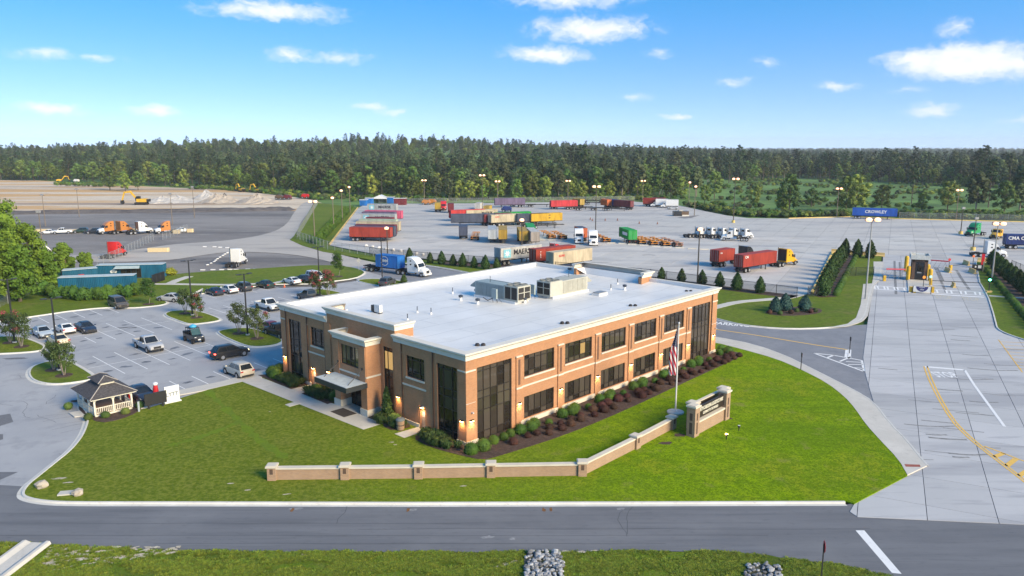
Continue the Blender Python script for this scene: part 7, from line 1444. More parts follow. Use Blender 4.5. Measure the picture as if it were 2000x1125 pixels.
# ================================================================== VEGETATION
def leaf_mat(name, c, c2, rnd=.25):
    m = mat(name, c, rough=.7, var=.2, scale=.35, spec=.2, col2=c2, rnd=rnd, detail=3); b = m.node_tree.nodes['Principled BSDF']
    return m
LF = {'oak': leaf_mat('oak_leaves', (.115, .172, .034), (.042, .075, .018), .45), 'light': leaf_mat('light_leaves', (.19, .255, .042), (.085, .135, .024), .45), 'pine': leaf_mat('pine_needles', (.050, .084, .032), (.018, .036, .016), .4), 'swamp': leaf_mat('swamp_leaves', (.090, .118, .046), (.038, .058, .023), .45), 'shrub': leaf_mat('shrub_leaves', (.08, .155, .02), (.03, .07, .012), .2), 'box': leaf_mat('boxwood_leaves', (.075, .15, .018), (.028, .065, .010), .2), 'barb': leaf_mat('barberry_leaves', (.085, .038, .026), (.035, .017, .013), .35), 'arb': leaf_mat('arborvitae_leaves', (.055, .105, .022), (.022, .05, .014), .2), 'spruce': leaf_mat('spruce_needles', (.05, .115, .10), (.022, .055, .05), .15), 'myrtle': leaf_mat('myrtle_leaves', (.085, .12, .03), (.04, .06, .018), .2), 'yel': leaf_mat('golden_leaves', (.26, .26, .02), (.13, .16, .02), .1), 'big': leaf_mat('near_tree_leaves', (.15, .25, .024), (.055, .115, .014), .2), 'grass': leaf_mat('reed_grass', (.11, .20, .02), (.055, .12, .014), .2), 'lily': leaf_mat('strappy_leaves', (.055, .095, .022), (.025, .05, .014), .25)}
BARK = mat('bark', (.13, .10, .08), rough=.9, scale=3, var=.25); BARKP = mat('pale_bark', (.28, .24, .20), rough=.9, scale=3, var=.2)
BLOOM = mat('pink_blossom', (.40, .06, .09), rough=.7, scale=4, var=.2)
def leaves(mb, c, rad, n, size, rr, shell=.55, up=.35):
    for _ in range(n):
        th = rr.uniform(0, 2 * math.pi); ph = math.acos(rr.uniform(-1, 1)); r = shell + (1 - shell) * rr.random()
        d = Vector((math.sin(ph) * math.cos(th), math.sin(ph) * math.sin(th), math.cos(ph))); p = Vector((c[0] + rad[0] * r * d.x, c[1] + rad[1] * r * d.y, c[2] + rad[2] * r * d.z))
        nn = (d + Vector((rr.uniform(-.8, .8), rr.uniform(-.8, .8), rr.uniform(-.5, .8) + up))).normalized(); t = nn.orthogonal().normalized(); a = rr.uniform(0, 6.28); e1 = t * math.cos(a) + nn.cross(t) * math.sin(a); e2 = nn.cross(e1); s = size * rr.uniform(.6, 1.3)
        k = len(mb.v); mb.v += [tuple(p - e1 * s - e2 * s * .15), tuple(p - e2 * s * .55), tuple(p + e1 * s + e2 * s * .15), tuple(p + e2 * s * .6)]; mb.f.append((k, k + 1, k + 2, k + 3))
def blob(mb, c, rad, rr, n=8, jag=.18):
    rows = []
    for k in range(6):
        th = math.pi * (k + .4) / 5.8; rows.append([(c[0] + rad[0] * math.sin(th) * math.cos(2 * math.pi * j / n) * (1 + rr.uniform(-jag, jag)), c[1] + rad[1] * math.sin(th) * math.sin(2 * math.pi * j / n) * (1 + rr.uniform(-jag, jag)), c[2] - rad[2] * math.cos(th)) for j in range(n)])
    mb.rings(rows)
def tree_meshes(kind, seed, dens=1.0):
    rr = random.Random(seed); tr, cr = MB(), MB()
    if kind in ('oak', 'light', 'swamp'):
        h = {'oak': 17, 'light': 13, 'swamp': 20}[kind]; wd = {'oak': .36, 'light': .36, 'swamp': .24}[kind] * h; z0 = h * {'oak': .25, 'light': .22, 'swamp': .32}[kind]
        tr.cyl((0, 0, 0), (rr.uniform(-.4, .4), rr.uniform(-.4, .4), h * .75), h * .020, h * .007, n=7)
        for k in range(int(24 * dens)):
            t = (k + rr.random()) / (24 * dens); z = z0 + (h - z0) * t; env = wd * math.sin(math.pi * min(.97, .18 + .80 * t)) ** .75; a = k * 2.4 + rr.uniform(-.5, .5); q = env * rr.uniform(.35, .95); s = h * rr.uniform(.085, .145)
            c = (q * math.cos(a), q * math.sin(a), z - s * .2)
            if k % 3 == 0: tr.cyl((0, 0, max(h * .18, z * .7)), c, h * .007, h * .002, n=5)
            blob(cr, c, (s * .62, s * .62, s * .5), rr, 6, .25); leaves(cr, c, (s * 1.15, s * 1.15, s * .85), int(38 * dens), h * .030, rr, .6)
    elif kind == 'pine':
        h = 24; tr.cyl((0, 0, 0), (.2, .1, h * .95), .30, .06, n=7)
        for k in range(int(17 * dens)):
            t = (k + rr.random()) / (17 * dens); z = h * (.50 + .49 * t); env = 3.9 * (1 - .62 * t) * rr.uniform(.5, 1.1); a = k * 2.4 + rr.uniform(-.6, .6); c = (env * math.cos(a), env * math.sin(a), z); s = rr.uniform(1.1, 2.0) * (1 - .3 * t)
            tr.cyl((.1, .05, z - .6), c, .08, .03, n=5); blob(cr, c, (s * .6, s * .6, s * .32), rr, 6, .3); leaves(cr, c, (s * 1.2, s * 1.2, s * .65), int(36 * dens), .55, rr, .5)
    return tr, cr
def crown_trunk(key, kind, seed, dens=1.0):
    if key not in CACHE: a, b = tree_meshes(kind, seed, dens); CACHE[key] = (a.mesh('trunk_' + kind), b.mesh('crown_' + kind))
    return CACHE[key]
PROTO = [('oak', 1), ('oak', 2), ('oak', 3), ('light', 4), ('light', 5), ('swamp', 6), ('swamp', 7), ('pine', 8), ('pine', 9), ('pine', 10)]
TREEL = {'oak': 'dark round-crowned tree', 'light': 'lighter green bushy tree', 'swamp': 'tall slim swamp tree', 'pine': 'tall pine with high layered crown'}
def tree(pos, k, sc, rz, label, group, mats=None):
    kind, seed = PROTO[k]; tm, cm = crown_trunk(('tree', k), kind, seed); t = thing({'pine': 'pine_tree'}.get(kind, 'broadleaf_tree'), pos, rz, label, 'tree', group); t.scale = (sc * random.uniform(.85, 1.15), sc * random.uniform(.85, 1.15), sc)
    ob('trunk', tm, BARKP if kind == 'swamp' else BARK, t); ob('crown', cm, mats or LF[kind], t); return t
# forest edge as surveyed on the photograph
EDGE = [(-400, 350), (-100, 351), (0, 352), (100, 352), (180, 356), (300, 361), (420, 365), (520, 371), (600, 378), (650, 383), (760, 385), (870, 390), (1000, 390), (1100, 388), (1230, 387), (1290, 384), (1330, 376), (1380, 364), (1450, 352), (1550, 348), (1650, 349), (1760, 354), (1850, 362), (1950, 366), (2100, 370), (2400, 374)]
def edge_y(px):
    for (a, ya), (b, yb) in zip(EDGE, EDGE[1:]):
        if a <= px <= b: return ya + (yb - ya) * (px - a) / (b - a)
    return 352
rr = random.Random(21); indiv = []; mass = []
def side_of(px): return 'behind the earthworks' if px < 560 else 'behind the far yard fence' if px < 1300 else 'beyond the right meadow'
px = -60.0
while px < 2070:                                   # front ranks: individuals
    py = edge_y(px) ; D = G(px, py).y
    for rank in range(2):
        p = G(px + rr.uniform(-6, 6), py - rank * rr.uniform(.6, 1.0) * 1200 / D + rr.uniform(-.5, .5)); indiv.append((p, px, rank))
    px += rr.uniform(6.2, 8.6) * 1487 / D * .95
wts_l = [0, 1, 2, 0, 1, 2, 3, 4, 7, 8, 9]; wts_m = [0, 1, 2, 5, 6, 3, 4, 5, 6, 7, 8]; wts_r = [5, 6, 5, 6, 7, 8, 9, 0, 3]
indiv = indiv[:296]
for p, px, rank in indiv:
    w = wts_l if px < 600 else wts_m if px < 1320 else wts_r; k = rr.choice(w); kind = PROTO[k][0]
    if rank == 0 and 880 < px < 1300 and rr.random() < .55: k = rr.choice((3, 4)); kind = 'light'
    tree(Vector((p.x, p.y, hgt(p.x, p.y) - .4)), k, rr.uniform(.55, 1.0), rr.uniform(0, 6.28), '%s in the forest edge %s' % (TREEL[kind], side_of(px)), '%s in the forest front, %s' % (kind, side_of(px)))
# mass of the forest behind: one object, instanced on points
def forest_points():
    pts = []; r2 = random.Random(5)
    # depth bands
    for d0, d1, step in ((0, 130, 8.0), (130, 420, 10.5), (420, 1200, 17), (1200, 2600, 30), (2600, 5200, 52)):
        x = -3600 if d1 > 3000 else -2600 if d1 > 1000 else -900
        xe = -x
        while x < xe:
            dd = d0
            while dd < d1:
                xx = x + r2.uniform(-.5, .5) * step; q = dd + r2.uniform(-.5, .5) * step
                # bearing -> forest edge distance there
                yb = 380.0
                for _ in range(3): pxx = 1000 + 1512 * xx / max(50, yb); yb = G(pxx, edge_y(max(-399, min(2399, pxx)))).y
                y = yb + 14 + q
                if abs(xx) < y * .82 + 60: pts.append((xx, y))
                dd += step
            x += step
    return pts
fp_ = forest_points(); random.Random(2).shuffle(fp_)
def scatter_object(name, pts, protos, smin, smax, kindname='forest', zfn=None, seed=0, label=None, cat=None):
    coll = bpy.data.collections.new(name + '_protos')
    for i, (mesh) in enumerate(protos): o = bpy.data.objects.new('p%02d' % i, mesh); coll.objects.link(o)
    me = bpy.data.meshes.new(name); me.from_pydata([(x, y, zfn(x, y) if zfn else 0) for x, y in pts], [], []); o = bpy.data.objects.new(name, me); COL.objects.link(o); o['kind'] = 'stuff'
    if label: o['label'] = label
    if cat: o['category'] = cat
    ng = bpy.data.node_groups.new(name, 'GeometryNodeTree'); ng.interface.new_socket('Geometry', in_out='INPUT', socket_type='NodeSocketGeometry'); ng.interface.new_socket('Geometry', in_out='OUTPUT', socket_type='NodeSocketGeometry')
    N, L = ng.nodes, ng.links; gi = N.new('NodeGroupInput'); go = N.new('NodeGroupOutput'); iop = N.new('GeometryNodeInstanceOnPoints'); ci = N.new('GeometryNodeCollectionInfo'); ci.inputs['Collection'].default_value = coll; ci.inputs['Separate Children'].default_value = True; ci.inputs['Reset Children'].default_value = True
    def rv(t, a, b, s):
        n = N.new('FunctionNodeRandomValue'); n.data_type = t
        i = {'FLOAT': (2, 3), 'FLOAT_VECTOR': (0, 1), 'INT': (4, 5)}[t]; n.inputs[i[0]].default_value = a; n.inputs[i[1]].default_value = b; n.inputs['Seed'].default_value = s; return n.outputs[{'FLOAT': 1, 'FLOAT_VECTOR': 0, 'INT': 2}[t]]
    iop.inputs['Pick Instance'].default_value = True; L.new(rv('INT', 0, len(protos) - 1, seed + 1), iop.inputs['Instance Index']); L.new(rv('FLOAT_VECTOR', (-.04, -.04, 0), (.04, .04, 6.28), seed + 2), iop.inputs['Rotation']); L.new(rv('FLOAT', smin, smax, seed + 3), iop.inputs['Scale'])
    L.new(gi.outputs[0], iop.inputs['Points']); L.new(ci.outputs[0], iop.inputs['Instance']); L.new(iop.outputs[0], go.inputs[0]); md = o.modifiers.new('scatter', 'NODES'); md.node_group = ng; return o
def joined(k):
    kind, seed = PROTO[k]; tr, cr = tree_meshes(kind, seed); m = MB(); m.v = tr.v + cr.v; n = len(tr.v); m.f = list(tr.f) + [tuple(n + i for i in f) for f in cr.f]; me = m.mesh('forest_' + kind); me.materials.append(BARKP if kind == 'swamp' else BARK); me.materials.append(LF[kind])
    me.polygons.foreach_set('material_index', [0] * len(tr.f) + [1] * len(cr.f)); return me
JP = [joined(k) for k in range(10)]
scatter_object('forest', fp_, [JP[i] for i in (0, 1, 2, 3, 4, 5, 6, 7, 8)], .45, .95, zfn=lambda x, y: hgt(x, y) - .4, label='unbroken forest stretching behind the front trees to the horizon', cat='forest')
r9 = random.Random(8); tp = [q for q in fp_ if q[1] < 900 and q[0] > -60 and r9.random() < .035] + [q for q in fp_ if q[1] < 900 and q[0] <= -60 and r9.random() < .012]
scatter_object('tall_pines', tp, [JP[7], JP[8], JP[9], JP[6]], .95, 1.2, zfn=lambda x, y: hgt(x, y) - .4, seed=40, label='scattered taller pines standing above the forest', cat='forest')
# scrub of the wet meadow
def shrub_mesh(seed, r=1.2, n=170, size=.20, lobes=5, m1=None, tall=.8):
    rr = random.Random(seed); cr = MB()
    for k in range(lobes): a = k * 2.4; q = r * .5 * rr.random(); s = r * rr.uniform(.45, .65); c = (q * math.cos(a), q * math.sin(a), s * tall * rr.uniform(.8, 1.3)); blob(cr, c, (s * .7, s * .7, s * .62), rr, 6, .25); leaves(cr, c, (s, s, s * tall), n // lobes, size, rr, .65)
    me = cr.mesh('shrub')
    if m1: me.materials.append(m1)
    return me
SHP = [shrub_mesh(70 + i, 2.0, 200, .34, 6, LF[m]) for i, m in enumerate(('shrub', 'swamp', 'light', 'oak'))]
def in_poly(x, y, poly):
    c = False
    for i in range(len(poly)):
        a, b = poly[i], poly[i - 1]
        if (a[1] > y) != (b[1] > y) and x < (b[0] - a[0]) * (y - a[1]) / (b[1] - a[1]) + a[0]: c = not c
    return c
def scatter_in(pxpoly, n, seed, clump=0.0):
    poly = [(q.x, q.y) for q in gp(pxpoly)]; r3 = random.Random(seed); out = []; x0, x1 = min(q[0] for q in poly), max(q[0] for q in poly); y0, y1 = min(q[1] for q in poly), max(q[1] for q in poly); g = 0
    while len(out) < n and g < n * 60:
        g += 1; x, y = r3.uniform(x0, x1), r3.uniform(y0, y1)
        if in_poly(x, y, poly) and mnoise.noise(Vector((x * .03, y * .03, seed))) > clump - .3: out.append((x, y))
    return out
scatter_object('meadow_scrub', scatter_in([(1300, 386), (1340, 377), (1390, 364), (1460, 352), (1560, 348), (1760, 354), (2100, 368), (2300, 380), (2300, 434), (2000, 430), (1760, 423), (1660, 419), (1540, 422), (1460, 421), (1390, 410), (1330, 398)], 800, 3, .42), SHP, .45, 1.25, label='scattered scrub over the wet meadow right of the yard', cat='scrub')
scatter_object('edge_scrub', scatter_in([(330, 368), (430, 370), (520, 378), (620, 390), (720, 394), (870, 393.5), (1230, 390.5), (1300, 396), (1300, 386), (1230, 387), (1000, 389), (760, 386), (620, 378), (430, 364), (330, 360)], 620, 4, .1) + scatter_in([(1330, 400), (1400, 415), (1460, 423), (1540, 424), (1660, 421), (1660, 417), (1540, 419), (1460, 417), (1400, 408)], 260, 6, 0) + scatter_in([(1758, 424), (2000, 430), (2250, 436), (2250, 424), (2000, 420), (1758, 416)], 330, 7, 0) + scatter_in([(100, 362), (180, 364), (230, 366), (230, 361), (110, 358)], 90, 8, 0), SHP, .5, 1.3, label='scrub along the fences and forest foot', cat='scrub')
for i, (px, py, k, s, lb) in enumerate([(1541, 419, 0, .95, 'large dark broadleaf tree alone at the yard edge right of middle'), (1526, 416, 3, .80, 'lighter tree leaning on the large dark one at the yard edge'), (1475, 404, 4, .75, 'small light tree behind the day cabs beyond the yard'), (1652, 416, 3, 1.15, 'large bright green tree behind the long blue trailer, left'), (1670, 414, 4, 1.2, 'large bright green tree behind the long blue trailer, right'), (1722, 408, 0, .62, 'small round tree right behind the blue trailer'), (1585, 404, 1, .5, 'low round tree between the large dark and bright green trees'), (1360, 384, 5, .8, 'slim tree at the meadow corner'), (1395, 388, 2, .85, 'dark tree at the left of the meadow'), (1376, 398, 4, .7, 'bushy light tree at the meadow corner by the pair of lamps'), (1310, 392, 0, .8, 'round dark tree behind the white box trucks'), (1330, 388, 3, .85, 'light tree right behind the box trucks'), (1905, 418, 6, .85, 'slim tree behind the right fence'), (1960, 420, 0, .8, 'dark tree behind the right fence near the edge'), (1990, 417, 5, .95, 'tall tree behind the right fence at the edge'), (1850, 412, 2, .75, 'dark tree behind the right fence, left'), (1800, 410, 3, .6, 'light tree behind the right fence, left'), (1930, 405, 7, .9, 'pine behind the right fence'), (1780, 398, 8, .85, 'pine in the meadow right of the blue trailer'), (215, 372, 1, .9, 'dark tree on the far earthworks edge'), (245, 374, 3, .85, 'bushy tree on the far earthworks edge'), (270, 372, 0, .7, 'low dark tree on the far earthworks edge')]):
    tree(G(px, py, -.3), k, s, i * 1.3, lb, None)
# big trees at the left edge
def near_tree(px, py, h, seed, label, n=26):
    rr = random.Random(seed); tr, cr = MB(), MB(); tr.cyl((0, 0, 0), (.3, .2, h * .8), .32, .08, n=8)
    for k in range(n):
        t = (k + rr.random()) / n; z = h * (.12 + .84 * t); env = h * .30 * math.sin(math.pi * min(.96, .15 + .8 * t)) ** .6; a = k * 2.4 + rr.uniform(-.4, .4); q = env * rr.uniform(.3, .95); s = h * rr.uniform(.08, .13); c = (q * math.cos(a), q * math.sin(a), z)
        if k % 3 == 0: tr.cyl((0, 0, z * .7), c, .1, .03, n=5)
        blob(cr, c, (s * .66, s * .66, s * .55), rr, 6, .25); leaves(cr, c, (s * 1.2, s * 1.2, s * .95), 170, .26, rr, .6)
    p = G(px, py, 0); t = thing('broadleaf_tree', p, seed, label, 'tree'); ob('trunk', tr, BARK, t); ob('crown', cr, LF['big'], t)
for a in ((8, 575, 17.5, 301, 'tallest tree of the clump at the left edge'), (62, 562, 12.5, 302, 'rounded tree at the right of the left-edge clump'), (-28, 600, 15, 303, 'tree half cut by the left edge, nearest of the clump'), (40, 590, 10, 304, 'lower leafy tree below the left-edge clump'), (-8, 545, 16, 305, 'tree at the back of the left-edge clump'), (92, 560, 7.5, 306, 'small leafy tree beside the blue containers'), (128, 535, 6.5, 307, 'leafy tree between the black pickup and the blue containers'), (170, 540, 5.0, 308, 'small tree behind the short teal container')): near_tree(*a)
def shrub(name, key, fn, material, pos, sc, rz, label, cat='shrub', group=None):
    o = ob(name, cached(key, fn), material, None, pos, rz, label=label, category=cat); o.scale = sc if isinstance(sc, tuple) else (sc, sc, sc)
    if group: o['group'] = group
    return o
rr = random.Random(33)
for k, (px, py) in enumerate([(88, 577), (102, 581), (118, 583), (133, 584), (148, 585), (163, 586), (178, 586), (193, 586), (208, 585), (222, 583), (236, 579), (250, 580), (268, 577)]):
    shrub('hedge_shrub', ('hs', k % 4), lambda: shrub_mesh(120 + k % 4, 1.6, 420, .17, 6), LF['shrub'], G(px, py, .1), (rr.uniform(1.0, 1.25), 1.0, rr.uniform(1.3, 1.75)), rr.uniform(0, 6), 'leafy green shrub in the hedge before the blue containers', 'shrub', 'hedge before the blue containers')
shrub('ornamental_grass', 'og', lambda: shrub_mesh(140, 1.8, 700, .16, 7), LF['yel'], G(333, 537, .1), (1, 1, .9), 0, 'yellow green ornamental grass beside the large blue container')
# small trees of the islands
def small_tree(px, py, h, seed, label, bloom=0, mat1='myrtle', stems=4, w=.36, ls=.12, z=.12, n=150, clumps=13):
    rr = random.Random(seed); tr, cr, bl = MB(), MB(), MB()
    for s in range(stems): a = 6.28 * s / stems + rr.random(); tr.cyl((.08 * math.cos(a), .08 * math.sin(a), 0), (h * .16 * math.cos(a), h * .16 * math.sin(a), h * .62), .055, .025, n=6)
    for k in range(clumps):
        t = (k + rr.random()) / clumps; zz = h * (.34 + .58 * t); env = h * w * math.sin(math.pi * min(.95, .22 + .72 * t)) ** .7; a = k * 2.4; q = env * rr.uniform(.3, .9); s = h * rr.uniform(.10, .16); c = (q * math.cos(a), q * math.sin(a), zz); leaves(cr, c, (s * 1.1, s * 1.1, s), n, ls, rr, .25)
        if bloom and rr.random() < bloom: leaves(bl, (c[0], c[1], c[2] + s * .5), (s * .9, s * .9, s * .7), 70, ls * .8, rr, .3)
    p = G(px, py, z); t = thing('ornamental_tree', p, 0, label, 'tree', 'small trees of the car park'); ob('trunk', tr, BARKP, t); ob('crown', cr, LF[mat1], t)
    if bl.v: ob('blossom', bl, BLOOM, t)
    ob('mulch_ring', MB().lathe([(.02, .06), (.9, .04), (1.0, -.02)], 18), MULCH, t)
for a in [(105, 722, 3.6, 1, 'small tree left of the lamp post on the island by the gazebo', 0), (125, 733, 4.2, 2, 'denser small tree right of the lamp post on the island by the gazebo', 0), (20, 669, 4.4, 3, 'left small tree on the island at the left edge', .15), (42, 677, 4.9, 4, 'right small tree on the island at the left edge', .15), (362, 612, 4.2, 5, 'left myrtle on the middle island of the lot', 0), (384, 620, 4.2, 6, 'right myrtle with a few red blooms on the middle island', .3), (467, 651, 4.6, 7, 'left myrtle on the island by the office corner', 0), (502, 661, 4.6, 8, 'right myrtle with reddish tips on the island by the office corner', .25), (616, 577, 4.6, 9, 'pink flowering myrtle left of the lamp post by the roof edge', .85), (641, 578, 4.8, 10, 'pink flowering myrtle right of the lamp post by the roof edge', .85)]: small_tree(*a)
small_tree(290, 594, 4.6, 11, 'young tree with pale stem on the grass bay by the hedge', 0, 'shrub', 1, .26, .14); small_tree(661, 540, 5.2, 12, 'young green tree on the tip of the back lawn', 0, 'shrub', 1, .24, .15)
# office planting
BXG = 'clipped green shrubs along the office'; BBG = 'burgundy shrubs along the office'
def ball(seed, n=520, size=.075, jag=.10):
    rr = random.Random(seed); m = MB(); blob(m, (0, 0, .48), (.86, .86, .80), rr, 12, .05); leaves(m, (0, 0, .48), (1.0, 1.0, .95), n, size, rr, .86); return m
for k in range(26):
    u = 3.2 + k * 1.55
    for row, v in ((0, -2.55), (1, -3.45)):
        if row == 1 and (u < 5 or u > 42): continue
        s = rr.uniform(.34, .56); uu = u + row * .75 + rr.uniform(-.35, .35)
        if rr.random() < .1: continue
        if uu > 43: continue
        shrub('round_shrub', ('bb', (k + row) % 4), lambda: ball(200 + (k + row) % 4), LF['barb'], W(uu, v + rr.uniform(-.15, .15)) + Vector((0, 0, .15)), (s * 1.1, s * 1.1, s), rr.uniform(0, 6), 'round burgundy shrub in the mulch bed along the long office front', 'shrub', BBG)
gre = [(-.9, -1.5, .72), (.35, -1.7, .76), (2.0, -1.3, .55), (3.2, -1.35, .5), (4.2, -1.2, .5)] + [(6.2 + 5.86 * j + dx, -1.35 + dv, s) for j in range(6) for dx, dv, s in ((-.9, 0, .66), (.35, -.2, .70), (1.3, .25, .62))] + [(8.8 + 5.86 * j, -1.75, .42) for j in range(6)] + [(42.9, -1.7, .7), (43.4, -.4, .6), (41.6, -1.2, .55)]
for k, (u, v, s) in enumerate(gre): shrub('round_shrub', ('bx', k % 4), lambda: ball(220 + k % 4), LF['box'], W(u, v) + Vector((0, 0, .15)), (s, s, s * 1.05), rr.uniform(0, 6), 'clipped green shrub against the wall of the long office front', 'shrub', BXG)
for k, (u, v, s) in enumerate([(-1.3, 29.9, .8), (-1.0, 31.1, .85), (.2, 31.6, .8), (-1.1, 21.9, .75), (-1.0, 18.5, .8)]): shrub('round_shrub', ('bx', k % 4), lambda: ball(220 + k % 4), LF['box'], W(u, v) + Vector((0, 0, .15)), s, k, 'clipped green shrub ' + ('at the far left end of the entrance front', 'second at the far left end of the entrance front', 'at the left office corner', 'beside the small left door', 'beside the entrance canopy')[k], 'shrub', 'clipped shrubs of the entrance front')
def tuft(seed, n=90, h=.55, r=.55):
    rr = random.Random(seed); m = MB()
    for _ in range(n):
        a = rr.uniform(0, 6.28); q = rr.random() * .25; L_ = h * rr.uniform(.6, 1.2); x, y = q * math.cos(a), q * math.sin(a); ox, oy = r * rr.uniform(.3, 1) * math.cos(a), r * rr.uniform(.3, 1) * math.sin(a); w = .03; px_, py_ = -math.sin(a) * w, math.cos(a) * w
        m.quad((x - px_, y - py_, 0), (x + px_, y + py_, 0), (x + ox * .6 + px_, y + oy * .6 + py_, L_), (x + ox * .6 - px_, y + oy * .6 - py_, L_)); m.tri((x + ox * .6 - px_, y + oy * .6 - py_, L_), (x + ox * .6 + px_, y + oy * .6 + py_, L_), (x + ox, y + oy, L_ * .72))
    return m
k = 0
for u0, u1, v0, v1, n, lb in ((-2.1, -.5, .0, 4.6, 26, 'strappy green plant in the bed at the near office corner'), (-2.0, -.5, 7.4, 10.4, 14, 'strappy green plant in the bed by the litter bin'), (-2.0, -.4, 18.4, 22.4, 22, 'strappy green plant in the bed left of the entrance'), (-2.0, -.4, 25.3, 29.2, 22, 'strappy green plant in the bed at the left end of the front')):
    for _ in range(n): k += 1; shrub('strappy_plant', ('tf', k % 4), lambda: tuft(250 + k % 4, 130), LF['lily'], W(rr.uniform(u0, u1), rr.uniform(v0, v1)) + Vector((0, 0, .14)), rr.uniform(.9, 1.35), rr.uniform(0, 6), lb, 'plant', lb)
for u, v, lb in ((-1.3, 3.9, 'golden shrub left in the corner bed'), (-1.6, 2.0, 'golden shrub right in the corner bed')): shrub('golden_shrub', 'gs', lambda: ball(260, 420), LF['yel'], W(u, v) + Vector((0, 0, .3)), .42, u, lb)
def cone_tree(seed, h=1.0, r=.34, n=900, size=.05):
    rr = random.Random(seed); m = MB(); rows = []
    for k in range(7): t = k / 6; rd = r * .82 * min(1, .55 + 1.8 * t) * max(.02, 1 - t ** 1.7) ** .8; rows.append([(rd * (1 + .15 * rr.random()) * math.cos(6.283 * j / 10), rd * (1 + .15 * rr.random()) * math.sin(6.283 * j / 10), h * (.03 + .93 * t)) for j in range(10)])
    m.rings(rows)
    for _ in range(n): t = rr.random() ** 1.3; a = rr.uniform(0, 6.283); q = r * min(1, .55 + 1.8 * t) * max(.02, 1 - t ** 1.7) ** .8 * rr.uniform(.75, 1.15); leaves(m, (q * math.cos(a), q * math.sin(a), h * (.03 + .95 * t)), (.03, .03, .04), 1, size, rr, .2, .6)
    return m
def conifer(px, py, h, label, key='arb', r=.34, pos=None, group='conifers along the yard fence', z=.15):
    k = int(px) % 3; p = pos or G(px, py, z); t = thing('conifer', p, px, label, 'conifer', group); t.scale = (h, h, h)
    ob('foliage', cached((key, k, r), lambda: cone_tree(300 + k, 1, r)), LF[key], t); ob('trunk', cached('ctrunk', lambda: MB().cyl((0, 0, -.02), (0, 0, .3), .03, n=6)), BARK, t)
for i, (px, py) in enumerate([(800, 509), (840, 514), (862.5, 516), (885, 518.5), (904, 520.5), (926, 522.5), (948, 525), (970, 526)]): conifer(px, py, 2.6 if i % 2 else 3.1, 'cone-shaped conifer along the fence above the far roof edge')
for i, (px, py) in enumerate([(1292, 546), (1331, 550), (1371, 555.5), (1405, 560.5), (1439, 566), (1484, 572)]): conifer(px, py, (2.6, 2.7, 2.9, 3.0, 3.4, 3.1)[i], ('cone-shaped conifer at the fence right of the office, ' + ('first from left', 'second from left', 'third from left', 'fourth from left', 'fifth from left', 'rightmost')[i]))
for i in range(9):
    t_ = i / 8; conifer(1606 + 36 * t_, 577 - 64 * t_ - 6 * math.sin(t_ * 3), 4.2, 'conifer in the tall row beside the yellow kerb by the gate', r=.33, group='tall conifer row by the gate')
for i, px in enumerate((1650, 1674, 1699)): conifer(px, (500, 502, 504)[i], 4.4, 'conifer at the head of the gate bed, ' + ('left', 'middle', 'right')[i], r=.30)
for i in range(11): t_ = i / 10; conifer(1938 + 90 * t_ ** 1.1, 517 + 76 * t_, 3.6, 'conifer in the thick row right of the gate', r=.40, group='conifer row right of the gate')
for i, (px, py, h) in enumerate([(1514, 609, 2.6), (1533, 606, 2.9), (1571, 607, 2.7)]): conifer(px, py, h, 'blue green spruce in the round bed, ' + ('left', 'middle', 'right')[i], 'spruce', .42, group='spruces in the round bed')
for i, (px, py) in enumerate([(1503, 612), (1523, 614), (1545, 612), (1556, 609), (1583, 611), (1592, 609)]): shrub('low_shrub', ('lb', i % 2), lambda: ball(330 + i % 2, 300), LF['lily'] if i % 2 else LF['barb'], G(px, py, .15), .5, i, 'low dark shrub among the spruces in the round bed', 'shrub', 'low shrubs in the round bed')
for i in range(16): t_ = i / 15; shrub('low_shrub', ('lb2', i % 2), lambda: ball(340 + i % 2, 420), LF['shrub'], G(1633 + 38 * t_, 577 - 72 * t_, .15), (.75, .75, .8), i, 'low green shrub in the hedge inside the gate bed', 'shrub', 'low hedge inside the gate bed')
for i in range(20): t_ = i / 19; shrub('low_shrub', ('lb2', i % 2), lambda: ball(340 + i % 2, 420), LF['shrub'], G(1928 + 92 * t_, 533 + 110 * t_, .15), (.8, .8, .8), i, 'low green shrub in the hedge right of the drive', 'shrub', 'low hedge right of the drive')
conifer(745, 0, 3.3, 'slim dark conifer in front of the tall glass right of the entrance', r=.15, pos=W(-.7, 10.3, .14), group=None)
conifer(789, 0, 1.8, 'small dark conifer at the end of the far island', r=.4, pos=G(789, 553, .1), group=None)
shrub('foundation_shrub', 'fs1', lambda: shrub_mesh(350, .8, 360, .09, 6), LF['oak'], W(-.9, 9.0, .14), (1, 1.2, 1.3), 0, 'dark green shrub beside the slim conifer by the entrance')
for i, (u, v) in enumerate([(-20.3, 30.6), (-19.0, 30.0), (-17.3, 29.7), (-15.6, 30.6), (-20.6, 35.4)]): shrub('foundation_shrub', 'fs2', lambda: ball(351, 420), LF['oak'], W(u, v, .14), (.5, .5, .48), i, 'dark round shrub at the foot of the gazebo, ' + ('first', 'second', 'third', 'fourth', 'by the rear corner')[i], 'shrub', 'shrubs round the gazebo')
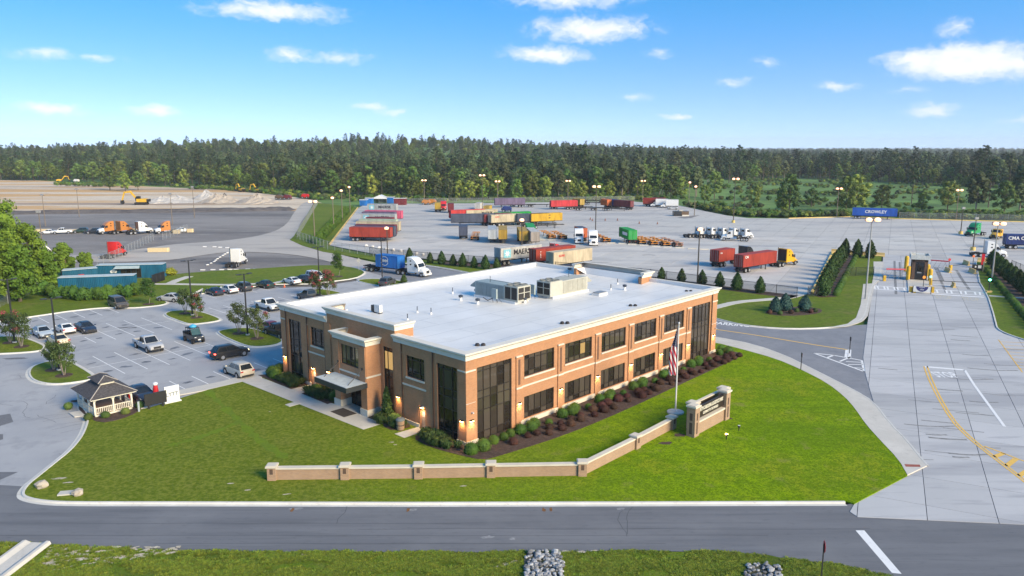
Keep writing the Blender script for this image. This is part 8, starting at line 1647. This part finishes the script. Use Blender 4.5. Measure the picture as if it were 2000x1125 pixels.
# tall bright grass in the ditch
scatter_object('ditch_grass', scatter_in([(676, 408), (688, 408), (668, 432), (640, 462), (622, 478), (605, 474), (630, 452), (655, 428)], 900, 9, -.5), [(lambda me: (me.materials.append(LF['grass']), me)[1])(tuft(400 + i, 60, .9, .6).mesh('reeds')) for i in range(3)], .8, 1.6, label='tall bright grass filling the ditch on the bank', cat='grass')
BARE = [[(v.co.x, v.co.y) for v in o.data.vertices] for o in bpy.data.objects if o.name.startswith('bare_soil') and o.data.vertices[0].co.y < 52]
# turf: short blades over the lawns in view
def turf(name, poly, n, seed, material, smin=.7, smax=1.3, z=.125, thin=None):
    r3 = random.Random(seed); pts = []; x0, x1 = min(q[0] for q in poly), max(q[0] for q in poly); y0, y1 = min(q[1] for q in poly), max(q[1] for q in poly); g = 0
    while len(pts) < n and g < n * 8:
        g += 1; x, y = r3.uniform(x0, x1), r3.uniform(y0, y1)
        if abs(x) > y * .72 + 4: continue
        if in_poly(x, y, poly) and not any(in_poly(x, y, b) for b in BARE) and mnoise.noise(Vector((x * .5, y * .9, 1))) > r3.uniform(-.5, .25): pts.append((x, y))
    ms = []
    for i in range(3): me = tuft(500 + seed * 3 + i, 16, .055, .13).mesh('blades'); me.materials.append(material); ms.append(me)
    return scatter_object(name, pts, ms, smin, smax, zfn=lambda x, y: z, seed=seed, label='short mown grass blades covering the ' + name.replace('_turf', '').replace('_', ' '), cat='grass')
TURF = leaf_mat('turf_blades', (.175, .255, .007), (.12, .20, .006), .25)
turf('road_verge_turf', [(q.x, q.y) for q in _vl] + [(20, 42), (-40, 42)], 22000, 2, leaf_mat('verge_blades', (.15, .205, .018), (.09, .13, .014), .4), .4, 1.0, .035)
# ================================================================== AIR
hz = ob('haze', MB().box(-4600, 4600, -350, 6100, -6, 90), None, None, kind='stuff'); hm = bpy.data.materials.new('pale_air'); hm.use_nodes = True; N = hm.node_tree.nodes; N.remove(N['Principled BSDF']); pv = N.new('ShaderNodeVolumePrincipled'); pv.inputs['Color'].default_value = (.88, .94, 1, 1); pv.inputs['Density'].default_value = .00011; pv.inputs['Anisotropy'].default_value = .0; hm.node_tree.links.new(pv.outputs[0], N['Material Output'].inputs['Volume']); hz.data.materials.append(hm)
